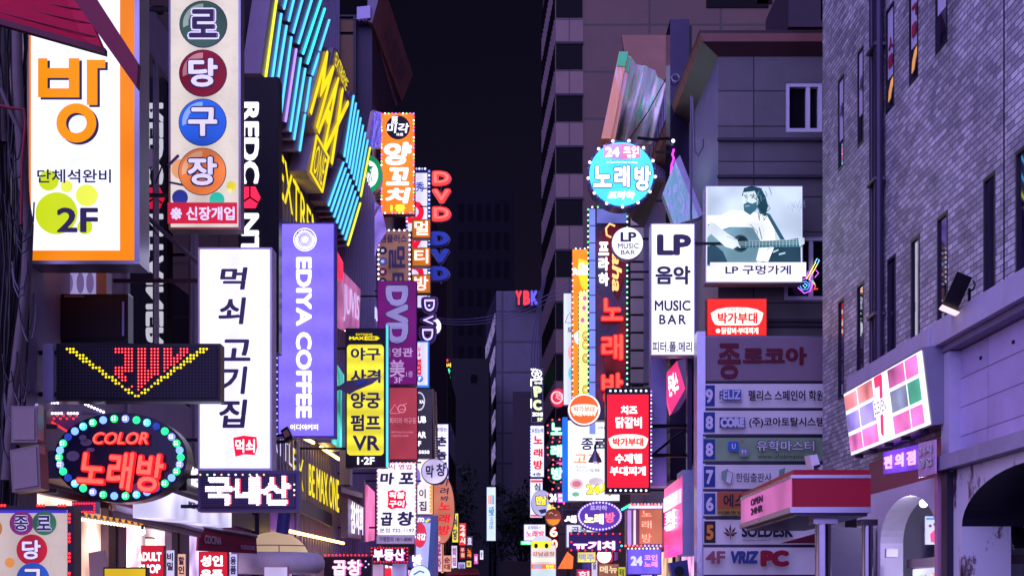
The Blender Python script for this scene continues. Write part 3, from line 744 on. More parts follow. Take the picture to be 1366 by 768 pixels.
# red awning arm over it
T = thing('awning', 'dark red awning with a slanting arm across the big orange framed sign', 'awning', P(90, 60, 10))
RED_ = paint((176, 30, 60), .45, var=.2); RED2 = paint((112, 14, 50), .42, var=.25)
m = MB(); m.prism([P(86, -18, 9.6), P(118, -18, 9.6), P(184, 84, 9.6), P(182, 117, 9.6)], (0, .08, 0)); part('arm', m, RED2, T)
a, b, c, d_ = P(-30, 18, 9.9), P(138, 68, 9.9), P(96, -30, 10.6), P(-30, -34, 10.6)
m = MB(); m.prism([a, b, c, d_], (0, .05, .02)); part('canopy', m, RED_, T)
m = MB(); m.prism([P(-30, 16, 9.85), P(140, 64, 9.85), P(140, 72, 9.85), P(-30, 24, 9.85)], (0, .06, 0)); part('valance', m, paint((84, 20, 46), .45), T)
m = MB()
for k in range(5): 
    t = .2 + k * .18; m.tube([a.lerp(d_, t) + Vector((0, -.02, -.02)), b.lerp(c, t) + Vector((0, -.02, -.02))], .006, 5)
part('batten', m, RED2, T)

# utility pole, cables, boxes
T = thing('utility_pole', 'weathered utility pole wrapped in cables at the edge of the street', 'pole', P(0, 800, 12.2) * 1)
POLE = paint((92, 78, 84), .6, var=.3, scale=6, bump=.3)
m = MB(); m.tube([Vector((P(-14, 0, 12.6).x, 12.6, 0)), Vector((P(-14, 0, 12.6).x, 12.6, 9))], .17, 16); m.smooth = True; part('post', m, paint((40, 34, 44), .7), T)
m = MB(); m.tube([P(x, y, 12.2) for x, y in ((22, -20), (23, 90), (27, 180), (33, 270), (38, 300), (36, 350), (33, 400), (26, 450), (18, 520), (13, 580), (8, 640))], .045, 10); m.smooth = True; part('conduit', m, POLE, T)
m = MB(); m.tube([P(x, y, 12.3) for x, y in ((2, -20), (3, 60), (2, 130), (4, 190))], .04, 10); m.smooth = True; part('conduit', m, POLE, T)
m = MB(); m.tube([P(x, y, 12.15) for x, y in ((1, 118), (14, 150), (24, 170), (30, 190))], .018, 8); m.smooth = True; part('conduit', m, POLE, T)
m = MB(); m.tube([P(x, y, 12.05) for x, y in ((-5, 140), (12, 144), (32, 146), (34, 165), (30, 210), (28, 300))], .014, 8); m.smooth = True; part('red_cable', m, paint((120, 26, 44), .5), T)
CB = [paint((22, 18, 26), .45), paint((48, 40, 54), .5), paint((86, 76, 92), .5)]
rr = random.Random(3)
for g in range(3):
    m = MB()
    for k in range(16):
        x = rr.uniform(-22, 38); pts = []
        for j in range(9):
            y = -30 + j * 95; pts.append(P(x + rr.uniform(-5, 5) - max(0, y - 380) * .05, y, 12.25 + g * .06 + rr.uniform(-.06, .1)))
        m.tube(pts, rr.uniform(.007, .016), 6)
    for k in range(6):
        y = rr.uniform(150, 600); x = rr.uniform(0, 30)
        m.tube([P(x, y, 12.1), P(x + 3, y + 24, 12.05), P(x + 9, y + 38, 12.0), P(x + 15, y + 34, 12.05), P(x + 19, y + 12, 12.1), P(x + 20, y - 12, 12.2)], .007, 6)
    m.smooth = True; part('cable_bundle', m, CB[g], T)
GREYB = paint((118, 102, 104), .45, var=.15)
for (x0, y0, x1, y1, lab) in ((15, 541, 50, 590, 'grey meter box with a metal edge, above the tilted grey box on the pole'), (13, 596, 52, 655, 'tilted grey meter box beside the oval neon sign')):
    T = thing('meter_box', lab, 'box', P((x0 + x1) / 2, y1, 12.0), 'grey boxes on the utility pole')
    k = 4 if y0 > 560 else 0
    m = MB(); m.prism([P(x0, y0 + k, 11.95), P(x1, y0 - k, 11.95), P(x1 + k * .6, y1 - k, 11.95), P(x0 + k * .8, y1 + k * .3, 11.95)], (0, .22, 0)); part('casing', m, GREYB, T)
    m = MB(); m.prism([P(x0 + 3, y0 + k + 4, 11.94), P(x1 - 4, y0 - k + 4, 11.94), P(x1 + k * .6 - 4, y1 - k - 4, 11.94), P(x0 + k * .8 + 3, y1 + k * .3 - 4, 11.94)], (0, .012, 0)); part('lid', m, paint((132, 114, 116), .45), T)
    m = MB(); m.box(P(x1 + 1, y1 - 4, 11.96), P(x1 + 4, y0, 12.1)); part('hinge', m, STEEL, T)

# signs under the big one
s = Sign('shop_sign', 'faded white sign with grey oval emblems above the dead display panel', 'sign', (49, 352, 142, 400), 15.2, .2, paint((150, 142, 170), .5), tubes((150, 140, 200), .8, .3), fr=(76, 353, 128, 398))
for x in (92, 108, 121): s.d(x, 378, 6 if x < 100 else 5, 14, glow((120, 100, 160), .5), 'oval')
s.t('OH', (78, 354, 84, 373), INK, .02, rot=90)
s = Sign('led_display', 'switched-off black LED panel under the big orange framed sign', 'display', (48, 392, 171, 457), 14.9, .2, paint((20, 16, 24), .4), paint((30, 22, 32), .5), b=5, arm='L')
dots(s, [(56 + i * 2.6, 401 + j * 2.6) for i in range(41) for j in range(19)], .75, paint((66, 54, 70), .4), 'led_grid')
part('latch', MB().box(P(163, 448, 14.88), P(165.5, 402, 14.87)), paint((150, 150, 220), .4), s.T)
part('top_label', MB().box(P(86, 396.5, 14.88), P(112, 393.5, 14.87)), paint((120, 110, 130), .5), s.T)
part('edge_strip', MB().box(P(171.4, 457, 14.92), P(174, 396, 15.1)), STEEL, s.T)
s = Sign('led_display', 'black LED panel showing a yellow V of dots and red letters', 'display', (75, 458, 294, 535), 14.2, .2, paint((24, 18, 32), .35), paint((26, 18, 36), .5), b=4, arm='L')
part('white_end_panel', MB().box(P(57, 535, 14.22), P(74.5, 460, 14.3)), paint((196, 184, 226), .5), s.T)
PIT = 4.33; gx = lambda i: 90.3 + i * PIT; gy = lambda j: 465.8 + j * 4.16
dots(s, [(gx(i), gy(j)) for i in range(-2, 46) for j in range(16)], .95, paint((70, 60, 84), .4), 'led_grid')
yel = []
for j, (a, b) in enumerate(((0, 2), (1, 3), (3, 5), (4, 6), (5, 7), (7, 8), (8, 10), (10, 11), (11, 12), (12, 14), (14, 15), (15, 16), (17, 17), (18, 19), (19, 20), (21, 22))): yel += [(i, j) for i in range(a, b + 1)]
for j, (a, b) in enumerate(((41, 43), (40, 42), (38, 40), (37, 39), (36, 38), (35, 36), (33, 35), (32, 33), (31, 32), (29, 31), (28, 29), (27, 28), (26, 26), (24, 25), (23, 24))): yel += [(i, j) for i in range(a, b + 1)]
dots(s, [(gx(i), gy(j)) for i, j in yel], 1.6, glow((250, 226, 30), 1.2, 0), 'dot_lettering')
rowsR = ['######.###.###.###..###', '######.###.###.###..###', '...###.###.###.###.###.', '...###.###.###.######..', '...###.###.###.#####...', '...###.###.###.####....', '######.###.###.##......', '######.#######.#.......', '###....#######.........', '.###...#####...........', '..##...####............', '.......###.............', '.....#.##..............', '.......#...............']
red = [(15 + i, j) for j, row in enumerate(rowsR) for i, ch in enumerate(row) if ch == '#']
dots(s, [(gx(i), gy(j)) for i, j in red], 1.75, glow((235, 16, 34), 1.0, 0), 'dot_lettering')
dots_m = MB()
for i, j in red:
    c = P(gx(i), gy(j), 14.2) + Vector((0, -.028, 0)); r_ = .75 / F * 14.2
    dots_m.add([c + Vector((r_ * math.cos(k * math.pi / 3), 0, r_ * math.sin(k * math.pi / 3))) for k in range(6)], [(0, 1, 2, 3, 4, 5)])
part('hot_centres', dots_m, glow((255, 150, 150), 1.0, 0), s.T, recalc=False)
T = thing('strut', 'grey slanting steel strut between the glass panes and the meat restaurant sign', 'strut', P(225, 320, 17.4))
m = MB(); m.tube([P(188, 282, 17.6), P(266, 352, 17.0)], .03, 8); m.smooth = True; part('bar', m, STEEL, T)
m = MB(); m.tube([P(187, 276, 17.55), P(200, 300, 17.5), P(214, 318, 17.5), P(222, 312, 17.45), P(221, 290, 17.4)], .008, 6); m.smooth = True; part('loose_cable', m, BLACK, T)
part('conduit_box', MB().box(P(196, 223, 17.5), P(205, 201, 17.58)), paint((180, 170, 196), .4), T)
m = MB(); m.tube([P(201, 223, 17.5), P(202, 236, 17.5), P(207, 245, 17.5), P(213, 230, 17.5), P(222, 205, 17.4)], .01, 6); m.smooth = True; part('loose_cable', m, BLACK, T)
# LED strip lights between the displays and the oval sign
T = thing('strip_light', 'rows of small white and red LED modules behind the oval neon sign', 'lights', P(90, 575, 14.6))
WB, RB = glow((240, 240, 255), 2.0, 0), glow((255, 40, 50), 1.6, 0)
m = MB(); m.box(P(36, 540, 14.7), P(140, 534, 14.66)); m.box(P(66, 553, 14.7), P(140, 548, 14.66)); m.prism([P(70, 556, 14.7), P(106, 556, 14.7), P(106, 580, 14.7), P(70, 568, 14.7)], (0, .05, 0)); part('rail', m, paint((120, 100, 170), .4), T)
for x0, x1, y in ((37, 49, 537), (64, 77, 537), (91, 104, 537), (70, 82, 551), (91, 103, 551)):
    for k in range(4): bulb_at(T, P(x0 + (x1 - x0) * k / 3, y, 14.62), 1.7 / F * 14.6, WB)
for k in range(7): bulb_at(T, P(114 + k * 4, 539 + k * 1.7, 14.62), 1.8 / F * 14.6, WB)
for k in range(8): bulb_at(T, P(70 + k * 2.6, 563 + k * 1.6, 14.62), 1.5 / F * 14.6, RB); bulb_at(T, P(72 + k * 4.3, 558 - (k % 2) * 4, 14.62), 1.5 / F * 14.6, RB)
s = Sign('led_ticker', 'thin violet LED ticker box of red dots beneath the oval neon sign', 'display', (96, 668, 128, 684), 14.6, .15, paint((110, 90, 190), .4))
for p in rim(98, 671, 126, 682, 3.4): bulb_at(s.T, P(p[0], p[1], 14.57), 1.3 / F * 14.6, RB)

# oval neon sign
s = Sign('neon_sign', 'oval navy sign with glowing red letters in a ring of green and blue lamps', 'sign', (72, 550, 250, 670), 13.5, .26, paint((20, 16, 40), .3), paint((26, 20, 54), .25), b=3, shape='oval', arm='L')
cols = [glow((40, 230, 130), 1.3, 0), glow((110, 150, 255), 1.3, 0), glow((60, 200, 255), 1.3, 0), glow((30, 220, 110), 1.3, 0), glow((120, 130, 255), 1.2, 0), glow((40, 60, 170), .7, 0)]
pat = [0, 4, 3, 1, 0, 5, 1, 2, 0, 1, 3, 4, 0, 2, 5]
rim_n = 34
for k in range(rim_n):
    a = 2 * math.pi * k / rim_n; p = P(161 + 81 * math.cos(a), 610 + 51.5 * math.sin(a), 13.5) + Vector((0, -.03, 0))
    b = bulb_at(s.T, p, 5.2 / F * 13.5, cols[pat[k % 15]], 'lamp_module')
    for dx, dy in ((-1.6, -1.6), (1.6, -1.6), (-1.6, 1.6), (1.6, 1.6)):
        if pat[k % 15] != 5 and k % 3: 
            o = bulb_at(s.T, p, .9 / F * 13.5, WB, 'led'); o.parent = b; o.location = (dx / F * 13.5, -.025, -dy / F * 13.5)
STN = paint((110, 104, 130), .7, var=.5, scale=12)
for x, y, rx, ry in ((98, 608, 9, 7), (116, 590, 8, 5), (122, 600, 6, 3), (185, 650, 9, 6), (200, 646, 7, 6), (112, 584, 5, 4), (208, 615, 6, 5)): s.d(x, y, rx, ry, STN, 'stain', n=9)
RN, RN2 = glow((240, 24, 36), 1.1, .05), glow((250, 104, 88), 1.0, .1)
s.neon('COLOR', (127, 577, 201, 594), RN, RN2, .10, .25, ex=.03)
s.neon('노래방', (105, 598, 224, 652), RN, RN2, .11, .18, skew=-8, ex=.04)

# billiard signs
CREAM = tubes((206, 194, 192), .92, .6, 'X', .2)
s = Sign('blade_sign', 'tall cream billiard sign of four coloured balls over a red band', 'sign', (225, -40, 321, 306), 17.2, .24, STEEL, CREAM, b=3, arm='L')
LIL = glow((206, 196, 246), .95, .05)
balls = (('로', 34, (52, 78, 78), INK, LIL), ('당', 100, (112, 18, 44), LIL, INK), ('구', 166, (36, 88, 214), LIL, INK), ('장', 232, (238, 128, 70), LIL, INK))
s.d(240, 226, 11, 13, glow((230, 160, 120), .8), 'small_ball')
s.line([(225, 222), (239, 208)], 4, INK, 'cue'); s.line([(226, 244), (256, 250)], 3, INK, 'cue')
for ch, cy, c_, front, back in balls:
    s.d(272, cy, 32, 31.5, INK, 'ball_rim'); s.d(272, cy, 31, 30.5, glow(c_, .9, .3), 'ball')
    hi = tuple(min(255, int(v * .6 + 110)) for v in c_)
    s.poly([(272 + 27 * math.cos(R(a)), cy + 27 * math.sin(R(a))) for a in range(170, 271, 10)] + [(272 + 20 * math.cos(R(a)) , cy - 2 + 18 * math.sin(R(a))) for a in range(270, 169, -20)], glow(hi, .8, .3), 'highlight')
    s.t(ch, (251, cy - 21, 294, cy + 21), back, .15); s.t(ch, (253, cy - 19, 292, cy + 19), front, .07)
for x, y, r_, c_ in ((243, 267, 10.5, (46, 60, 160)), (292, 270, 10, (40, 180, 160)), (311, 252, 6.5, (226, 206, 60)), (309, 258, 3, (240, 230, 150))): s.d(x, y, r_, r_, glow(c_, .9, .3), 'small_ball')
s.r(227, 274, 319, 302, glow((186, 30, 62), .95), 'red_band')
s.t('※', (231, 281, 246, 297), LIL, .04); s.t('신장개업', (252, 280, 316, 298), LIL, .06)
s = Sign('lightbox_sign', 'small cream billiard lightbox edged with red LED dots, above the shop doorway', 'sign', (-20, 674, 99, 830), 12.0, .2, paint((30, 20, 40), .4), tubes((186, 168, 168), .85, .5), fr=(-16, 680, 90, 826), arm='L')
s.r(-16, 680, 90, 684, paint((80, 70, 190), .4), 'blue_edge')
for ch, x, y, r_, c_, tc in (('종', 30, 697.5, 16, (150, 50, 140), INK), ('로', 61, 697.5, 16, (56, 110, 90), INK), ('당', 45, 733, 20.5, (190, 26, 50), LIL), ('구', 47, 772, 22, (40, 84, 200), LIL)):
    s.d(x, y, r_, r_, glow(c_, .85, .35), 'ball'); s.t(ch, (x - r_ * .62, y - r_ * .66, x + r_ * .62, y + r_ * .66), LIL if tc is INK else INK, .13); s.t(ch, (x - r_ * .6, y - r_ * .62, x + r_ * .6, y + r_ * .62), tc, .06)
s.d(17, 750, 6.5, 6.5, glow((220, 140, 70), .8), 'small_ball'); s.d(2, 705, 5, 9, glow((200, 120, 70), .7), 'small_ball')
s.bulbs([(x + d2, 674 + (d2 % 2)) for x in (0, 52, 80) for d2 in (0, 4, 8)] + [(94, y + d2) for y in (686, 712, 738, 764) for d2 in (0, 5, 10)], 1.9, [RB])

# black shipping-style sign (its mirror image shows in the glass behind)
WH = glow((240, 238, 255), 1.3, .05); RD = glow((255, 36, 76), 1.2, .05)
s = Sign('blade_sign', 'tall black sign with sideways white capitals and a red hexagon', 'sign', (318, 103, 372, 470), 21, .3, paint((20, 16, 28), .35), paint((26, 21, 36), .4), b=2, arm='L')
s.t('REDC', (322, 137, 346, 246), WH, .085, rot=90); s.t('NTAINER', (322, 285, 346, 462), WH, .085, rot=90)
hexa = [(334 + 14 * math.cos(R(a)), 264 + 16.5 * math.sin(R(a))) for a in range(0, 360, 60)]
s.poly(hexa, RD, 'hexagon')
for a in (30, 150, 270): s.line([(334, 264), (334 + 12 * math.cos(R(a)), 264 + 14 * math.sin(R(a)))], 2.4, BLACK, 'hexagon_line')

# meat restaurant, domestic LED, coffee
s = Sign('blade_sign', 'white sign with brushed charcoal lettering and a red seal, beside the purple coffee sign', 'sign', (264, 330, 363, 627), 16.6, .3, paint((200, 194, 226), .4), tubes((226, 222, 255), 1.1, .5, 'X', .12), b=3, arm='L')
for ch, r_ in (('먹', (294, 357, 331, 387)), ('쇠', (292, 397, 329, 433)), ('고', (293, 453, 335, 482)), ('기', (295, 489, 331, 526)), ('집', (293, 533, 331, 571))): s.t(ch, r_, INK, .055, .10)
s.poly([(312, 584), (326, 581), (343, 583), (344, 596), (341, 607), (326, 606), (315, 609), (313, 596)], glow((226, 24, 58), 1.0), 'seal'); s.t('먹쇠', (315, 586, 341, 604), WH, .05)
s = Sign('led_display', 'violet LED panel spelling three white dotted letters, hung under the meat restaurant sign', 'display', (264, 627, 399, 682), 16.2, .22, paint((96, 84, 128), .4), paint((58, 48, 84), .4), b=4, arm='L')
dots(s, [(270 + i * 2.35, 632 + j * 2.35) for i in range(53) for j in range(19)], .7, paint((110, 98, 150), .4), 'led_grid')
led_text(s, '국내산', (274, 634, 391, 675), 2.0, glow((255, 246, 255), 1.9, 0), glow((255, 60, 90), 1.6, 0), .13)
s.bulbs([(268 + k * 9.4, 633) for k in range(10)] + [(393, 646), (393, 653.5), (393, 660)], 1.2, [glow((255, 190, 150), 1.3, 0), glow((180, 255, 190), 1.3, 0), WB])
T = thing('floodlight', 'small black floodlight with a warm rim under the purple coffee sign', 'lamp', P(381, 592, 20))
m = MB(); m.prism([P(374, 574, 20), P(383, 568, 20), P(391, 584, 20), P(381, 590, 20)], (0, .14, 0)); part('head', m, BLACK, T)
m = MB(); m.prism([P(377, 576, 19.99), P(383, 572, 19.99), P(387, 580, 19.99), P(380, 584, 19.99)], (0, .01, 0)); part('lens', m, paint((170, 120, 110), .15), T)
m = MB(); m.tube([P(364, 590, 20.1), P(383, 588, 20.1)], .025, 6); m.tube([P(362, 582, 20.2), P(376, 580, 20.1)], .02, 6); part('bracket', m, BLACK, T)
s = Sign('blade_sign', 'tall violet coffee sign with sideways white capitals and a round seal', 'sign', (370, 297, 447, 583), 22, .28, paint((96, 84, 190), .4), tubes((128, 108, 252), 1.0, .5, 'Z', .14), b=2, arm='L')
s.d(407, 320, 15.5, 15.5, WH, 'seal'); s.ring(407, 320, 14.2, 14.2, .93, glow((110, 90, 220), .9), 'seal_ring'); s.ring(407, 320, 9.8, 9.8, .9, glow((110, 90, 220), .9), 'seal_ring')
for k in range(5): s.ring(407, 320, 8 - k * 1.5, 8 - k * 1.5, .86, glow((130, 110, 230), .9), 'seal_ring')
for k, ch in enumerate('EDIYA EXPRESSO'):
    a = R(200 + k * 140 / 13); x, y = 407 + 12 * math.cos(a), 320 + 12 * math.sin(a)
    if ch != ' ':
        Q = quad(x - 1.1, y - 1.3, x + 1.1, y + 1.3, 22); mm = lay_text(MB(), ch, Q, .05, lift=.05); part('seal_letter', mm, glow((80, 64, 190), .8), s.T, recalc=False)
s.t('EDIYA COFFEE', (395.5, 344, 416.5, 558), WH, .085, rot=90); s.t('이디야커피', (388, 566, 425, 574), WH, .06)
s.bulbs([(370, 303 + k * 9.2) for k in range(31)], 1.0, [glow((170, 160, 255), 1.4, 0)])

# ------------------------------------------------------------------ neon stripe panels and the yellow capitals, fixed to the fin building
PANEL = paint((170, 150, 180), .45, var=.15)
BLU, CYA, VIO, YST = glow((80, 190, 250), 1.35, .05), glow((60, 230, 255), 1.3, .05), glow((170, 140, 255), 1.2, .05), glow((226, 236, 60), 1.2, .05)
def stripes(label, lines, off=.55, wl=8.0, first=None):
    (b0, t0, _) = lines[0]
    T = thing('neon_stripe_panel', label, 'sign', FL(*b0, off), 'slanting neon stripe panels')
    for i, (b, t, mat) in enumerate(lines):
        if i > 0:
            pb, ptp = lines[i - 1][0], lines[i - 1][1]; ex = .86
            q = [(b[0] - (b[0] - pb[0]) * ex, b[1] - (b[1] - pb[1]) * .15 + 1), (b[0] + 1.2, b[1] + 2), (t[0] + 1.2, t[1]), (t[0] - (t[0] - ptp[0]) * ex, t[1] - (t[1] - ptp[1]) * .15 - 1)]
        else: q = [(b[0] - wl, b[1] - 6), (b[0] + 1.2, b[1] + 2), (t[0] + 1.2, t[1]), (t[0] - wl, t[1] - 6)]
        pts = [FL(x, y, off) for x, y in q]
        part('panel', MB().prism(pts, (-.30, 0, 0)), PANEL, T)
        part('neon_tube', MB().tube([FL(b[0] - .6, b[1], off + .03), FL(t[0] - .6, t[1], off + .02)], .022, 6), mat, T)
    return T
stripes('lower blue neon stripe panel with one yellow tube, nearest of the stripe panels', [((355, 104), (370, -2), YST), ((363.5, 108), (376, 19), BLU), ((369, 122), (383, 35), BLU), ((375, 154), (389.6, 50), BLU), ((381.7, 162), (396, 66), VIO), ((388, 175), (402, 78), BLU), ((393, 186), (408, 92), BLU), ((400.6, 201), (415, 104), BLU)])
stripes('upper cyan neon stripe panel running out of view above the yellow capitals', [((379.6, 12), (390, -30), BLU), ((386, 28), (400, -30), BLU), ((392, 44), (412, -28), BLU), ((399, 58), (421, -14), BLU), ((405, 72), (430, -3), CYA), ((411, 85), (434, 12), CYA), ((417.5, 100), (440, 27), BLU)])
def inter(b0, b1, t0, t1, n): return [((b0[0] + (b1[0] - b0[0]) * k / (n - 1), b0[1] + (b1[1] - b0[1]) * k / (n - 1)), (t0[0] + (t1[0] - t0[0]) * k / (n - 1), t0[1] + (t1[1] - t0[1]) * k / (n - 1)), YST if k == n - 1 else BLU) for k in range(n)]
stripes('blue neon stripe panel behind the yellow capitals, upper one of the far pair', inter((460, 209), (482, 262), (472.5, 128), (494.5, 197), 8), wl=6)
stripes('blue neon stripe panel lower one of the far pair, beside the green round coffee sign', inter((439, 274), (465, 327), (459, 217), (481.5, 271), 8), wl=6)
T = thing('letter_sign', 'slanting yellow capitals on grey blocks with a hexagon word below', 'sign', FL(420, 230, .6))
def fpoly(pts, off, th, nm, mat): part(nm, MB().prism([FL(x, y, off) for x, y in pts], (-th, 0, 0)), mat, T)
fpoly([(410, 152), (429, 68), (441, 70), (452, 100), (466, 130), (466, 146), (444, 224), (430, 200), (420, 180)], .62, .35, 'block', PANEL)
fpoly([(440, 85), (445, 63), (450, 66), (466, 108), (462, 124), (452, 104)], .64, .32, 'block', PANEL)
fpoly([(408, 228), (421, 178), (440, 208), (431, 258), (413, 238)], .63, .33, 'block', PANEL)
Q = [FL(436, 66, .66), FL(466, 138, .66), FL(413, 150, .66), FL(443, 222, .66)]
part('lettering', lay_text(MB(), 'MAX', Q, .04, 0, 0, .0, 0), YEL, T, recalc=False)
Q = [FL(449, 69, .67), FL(465, 109, .67), FL(446.5, 86, .67), FL(461.5, 122, .67)]
part('lettering', lay_text(MB(), 'EXTREME', Q, 0, 0, 0, .0, 0), YEL, T, recalc=False)
hx = [(414.5, 229), (422.5, 181), (438.5, 210), (430, 256)]
m = MB(); pts = [FL(x, y, .68) for x, y in hx]
for a, b in zip(pts, pts[1:] + pts[:1]): m.tube([a, b], .022, 6)
part('hexagon_outline', m, YEL, T)
Q = [FL(423.5, 191, .68), FL(436, 213, .68), FL(417, 228, .68), FL(429, 249, .68)]
part('lettering', lay_text(MB(), 'ONE', Q, .0, 0, 0, .0, 0), YEL, T, recalc=False)

# brown board on the eave
T = thing('eave_board', 'rusty brown board with faint brushed lettering tilted out from a dark eave', 'sign', P(520, 60, 44))
a, b, c, d_ = P(496.5, 31, 40.7), P(536, 137, 47.2), P(551, 100, 47.35), P(511, -22, 40.9)
n = (b - a).cross(d_ - a).normalized()
if n.y > 0: n = -n
m = MB(); m.prism([a, b, c, d_], n * -.25); part('board', m, paint((170, 110, 110), .5, var=.4, scale=1.2), T)
m = MB(); m.prism([a + n * .02, b + n * .02, b + n * .02 + Vector((-.13, 0, .06)), a + n * .02 + Vector((-.13, 0, .06))], n * -.4); part('edge_strip', m, paint((190, 170, 170), .4, .3), T)
m = MB(); e = Vector((-.42, 0, .12)); m.prism([a + Vector((0, -.03, 0)), d_ + Vector((0, -.03, 0)), d_ + e + Vector((0, -.03, 0)), a + e * .35 + Vector((0, -.03, 0))], (0, .2, 0)); part('end_cap', m, paint((96, 88, 108), .4, .3), T)
bq = (d_, c, a, b)
Q = [bil(bq, u, v) for u, v in ((.28, .78), (.86, .78), (.28, .2), (.86, .2))]
nn = qn(Q); sg = 1 if nn.dot(n) > 0 else -1
part('faint_lettering', lay_text(MB(), '어울림', Q, .02, .15, 0, .03 * sg), paint((140, 118, 132), .5), T, recalc=False)

# round green coffee sign, pale fins
s = Sign('round_sign', 'round green and white coffee sign half hidden by the blue neon stripes', 'sign', (472, 207, 510, 258), 40.5, .3, paint((190, 196, 200), .4), glow((10, 140, 84), .95), b=1, shape='oval', arm='L')
s.d(491, 232.5, 13.5, 18, WH, 'white_centre')
G2 = glow((10, 130, 80), .9)
for k in range(5): s.line([(494 + k * 2.6 - 9, 246 - abs(k - 2) * 1.2), (497 + k * 2 - 9, 240), (493 + k * 2.4 - 8, 233), (496 + k * 2 - 8, 226)], 1.2, G2, 'wave_line')
s.poly([(490, 216), (493, 222), (499, 223), (494, 227), (495, 233), (490, 230), (486, 233), (487, 227), (482, 223), (488, 222)], G2, 'star')
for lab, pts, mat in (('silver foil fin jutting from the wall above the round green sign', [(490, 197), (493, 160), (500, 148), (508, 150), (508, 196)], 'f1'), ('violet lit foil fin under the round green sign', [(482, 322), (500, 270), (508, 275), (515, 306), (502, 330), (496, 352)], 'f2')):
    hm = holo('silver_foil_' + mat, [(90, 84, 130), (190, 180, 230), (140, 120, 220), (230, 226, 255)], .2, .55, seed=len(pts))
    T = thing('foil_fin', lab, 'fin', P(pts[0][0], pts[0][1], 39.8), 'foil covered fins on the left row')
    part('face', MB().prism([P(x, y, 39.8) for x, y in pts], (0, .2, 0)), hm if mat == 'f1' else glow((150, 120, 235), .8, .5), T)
    part('edge', MB().prism([P(pts[0][0] - 5, pts[0][1], 39.75), P(pts[0][0], pts[0][1], 39.75), P(pts[2][0] - 1, pts[2][1] - 1, 39.75), P(pts[2][0] - 6, pts[2][1] + 1, 39.75)], (0, .3, 0)), paint((170, 140, 160), .4, .4), T)
# pink banner on the wall and the dark box
T = thing('wall_banner', 'pink banner with tall pale letters flat against the wall behind the coffee sign', 'banner', FL(470, 440, .3))
Q = [FL(452, 356, .5), FL(481, 386, .5), FL(452, 436, .5), FL(479, 446, .5)]
part('panel', MB().slab(Q, .1), glow((196, 110, 170), .62, .3), T)
Q2 = [bil(Q, u, v) for u, v in ((.15, .8), (.9, .8), (.15, .12), (.9, .12))]
part('lettering', lay_text(MB(), 'JUVIS', Q2, .02, lift=.03), glow((200, 180, 230), .8), T, recalc=False)
T = thing('wall_sign', 'small red and pink wall sign under the far neon stripes', 'sign', FL(448, 350, .45))
Q = [FL(447, 330, .6), FL(458, 350, .6), FL(447, 352, .6), FL(458, 374, .6)]
part('panel', MB().slab(Q, .12), glow((240, 50, 90), .9, .3), T)
solo('vent_box', 'black box on the wall between the pink banner and the brown multi room sign', 'box', MB().box(P(482, 392, 41), P(503, 346, 41.6)), BLACK)
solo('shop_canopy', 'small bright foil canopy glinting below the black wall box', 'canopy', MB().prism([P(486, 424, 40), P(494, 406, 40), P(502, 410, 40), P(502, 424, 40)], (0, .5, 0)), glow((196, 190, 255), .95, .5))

# orange lamb skewer sign
s = Sign('blade_sign', 'bright orange skewer sign with white brush letters and coloured edge bulbs', 'sign', (507.5, 150.5, 553.5, 286), 42, .3, paint((120, 50, 40), .4), glow((250, 122, 32), 1.05, .12), b=1, arm='L')
s.d(531, 170.5, 16, 16, BLACK, 'black_disc'); s.t('미각', (516, 165, 546, 178), WH, .06, .1); s.t('原', (522, 156, 531, 166), WH, .03); s.t('味覺', (529, 178, 538, 182), WH, .02)
for ch, r_ in (('양', (512, 190, 550, 221)), ('꼬', (515, 224, 546, 248)), ('치', (514, 251, 548, 272))): s.t(ch, r_, WH, .10, .12)
s.t('1층', (521, 273, 541, 283), glow((255, 226, 60), 1.1, 0), .07)
MIX = [glow((255, 60, 60), 1.5, 0), WB, glow((90, 240, 130), 1.4, 0), glow((255, 90, 180), 1.4, 0), glow((120, 130, 255), 1.4, 0)]
s.bulbs(rim(509, 152, 552, 284.5, 4.6), 1.15, MIX)
# white salon sign with blue bulbs and red letters
s = Sign('blade_sign', 'white sign with a blue character and red capitals, edged in blue bulbs', 'sign', (541, 226, 575, 412), 47, .3, paint((60, 50, 90), .4), tubes((206, 200, 244), 1.05, .5), fr=(544, 231, 570, 410), arm='L')
s.t('秀', (554.5, 243, 566, 256), glow((50, 80, 190), .9), .05)
for ch, y in (('D', 268), ('V', 313), ('D', 352)): s.t(ch, (541, y, 566, y + 30 if ch == 'D' else y + 20), glow((216, 20, 50), 1.0), .12)
s.bulbs(seg((548, 225.5), (571, 225.5), 6) + [(572.5, 229 + k * 5.4) for k in range(34)] + [(543, 290 + k * 5.6) for k in range(5)], 1.4, [glow((110, 130, 255), 1.5, 0), glow((190, 200, 255), 1.6, 0)])
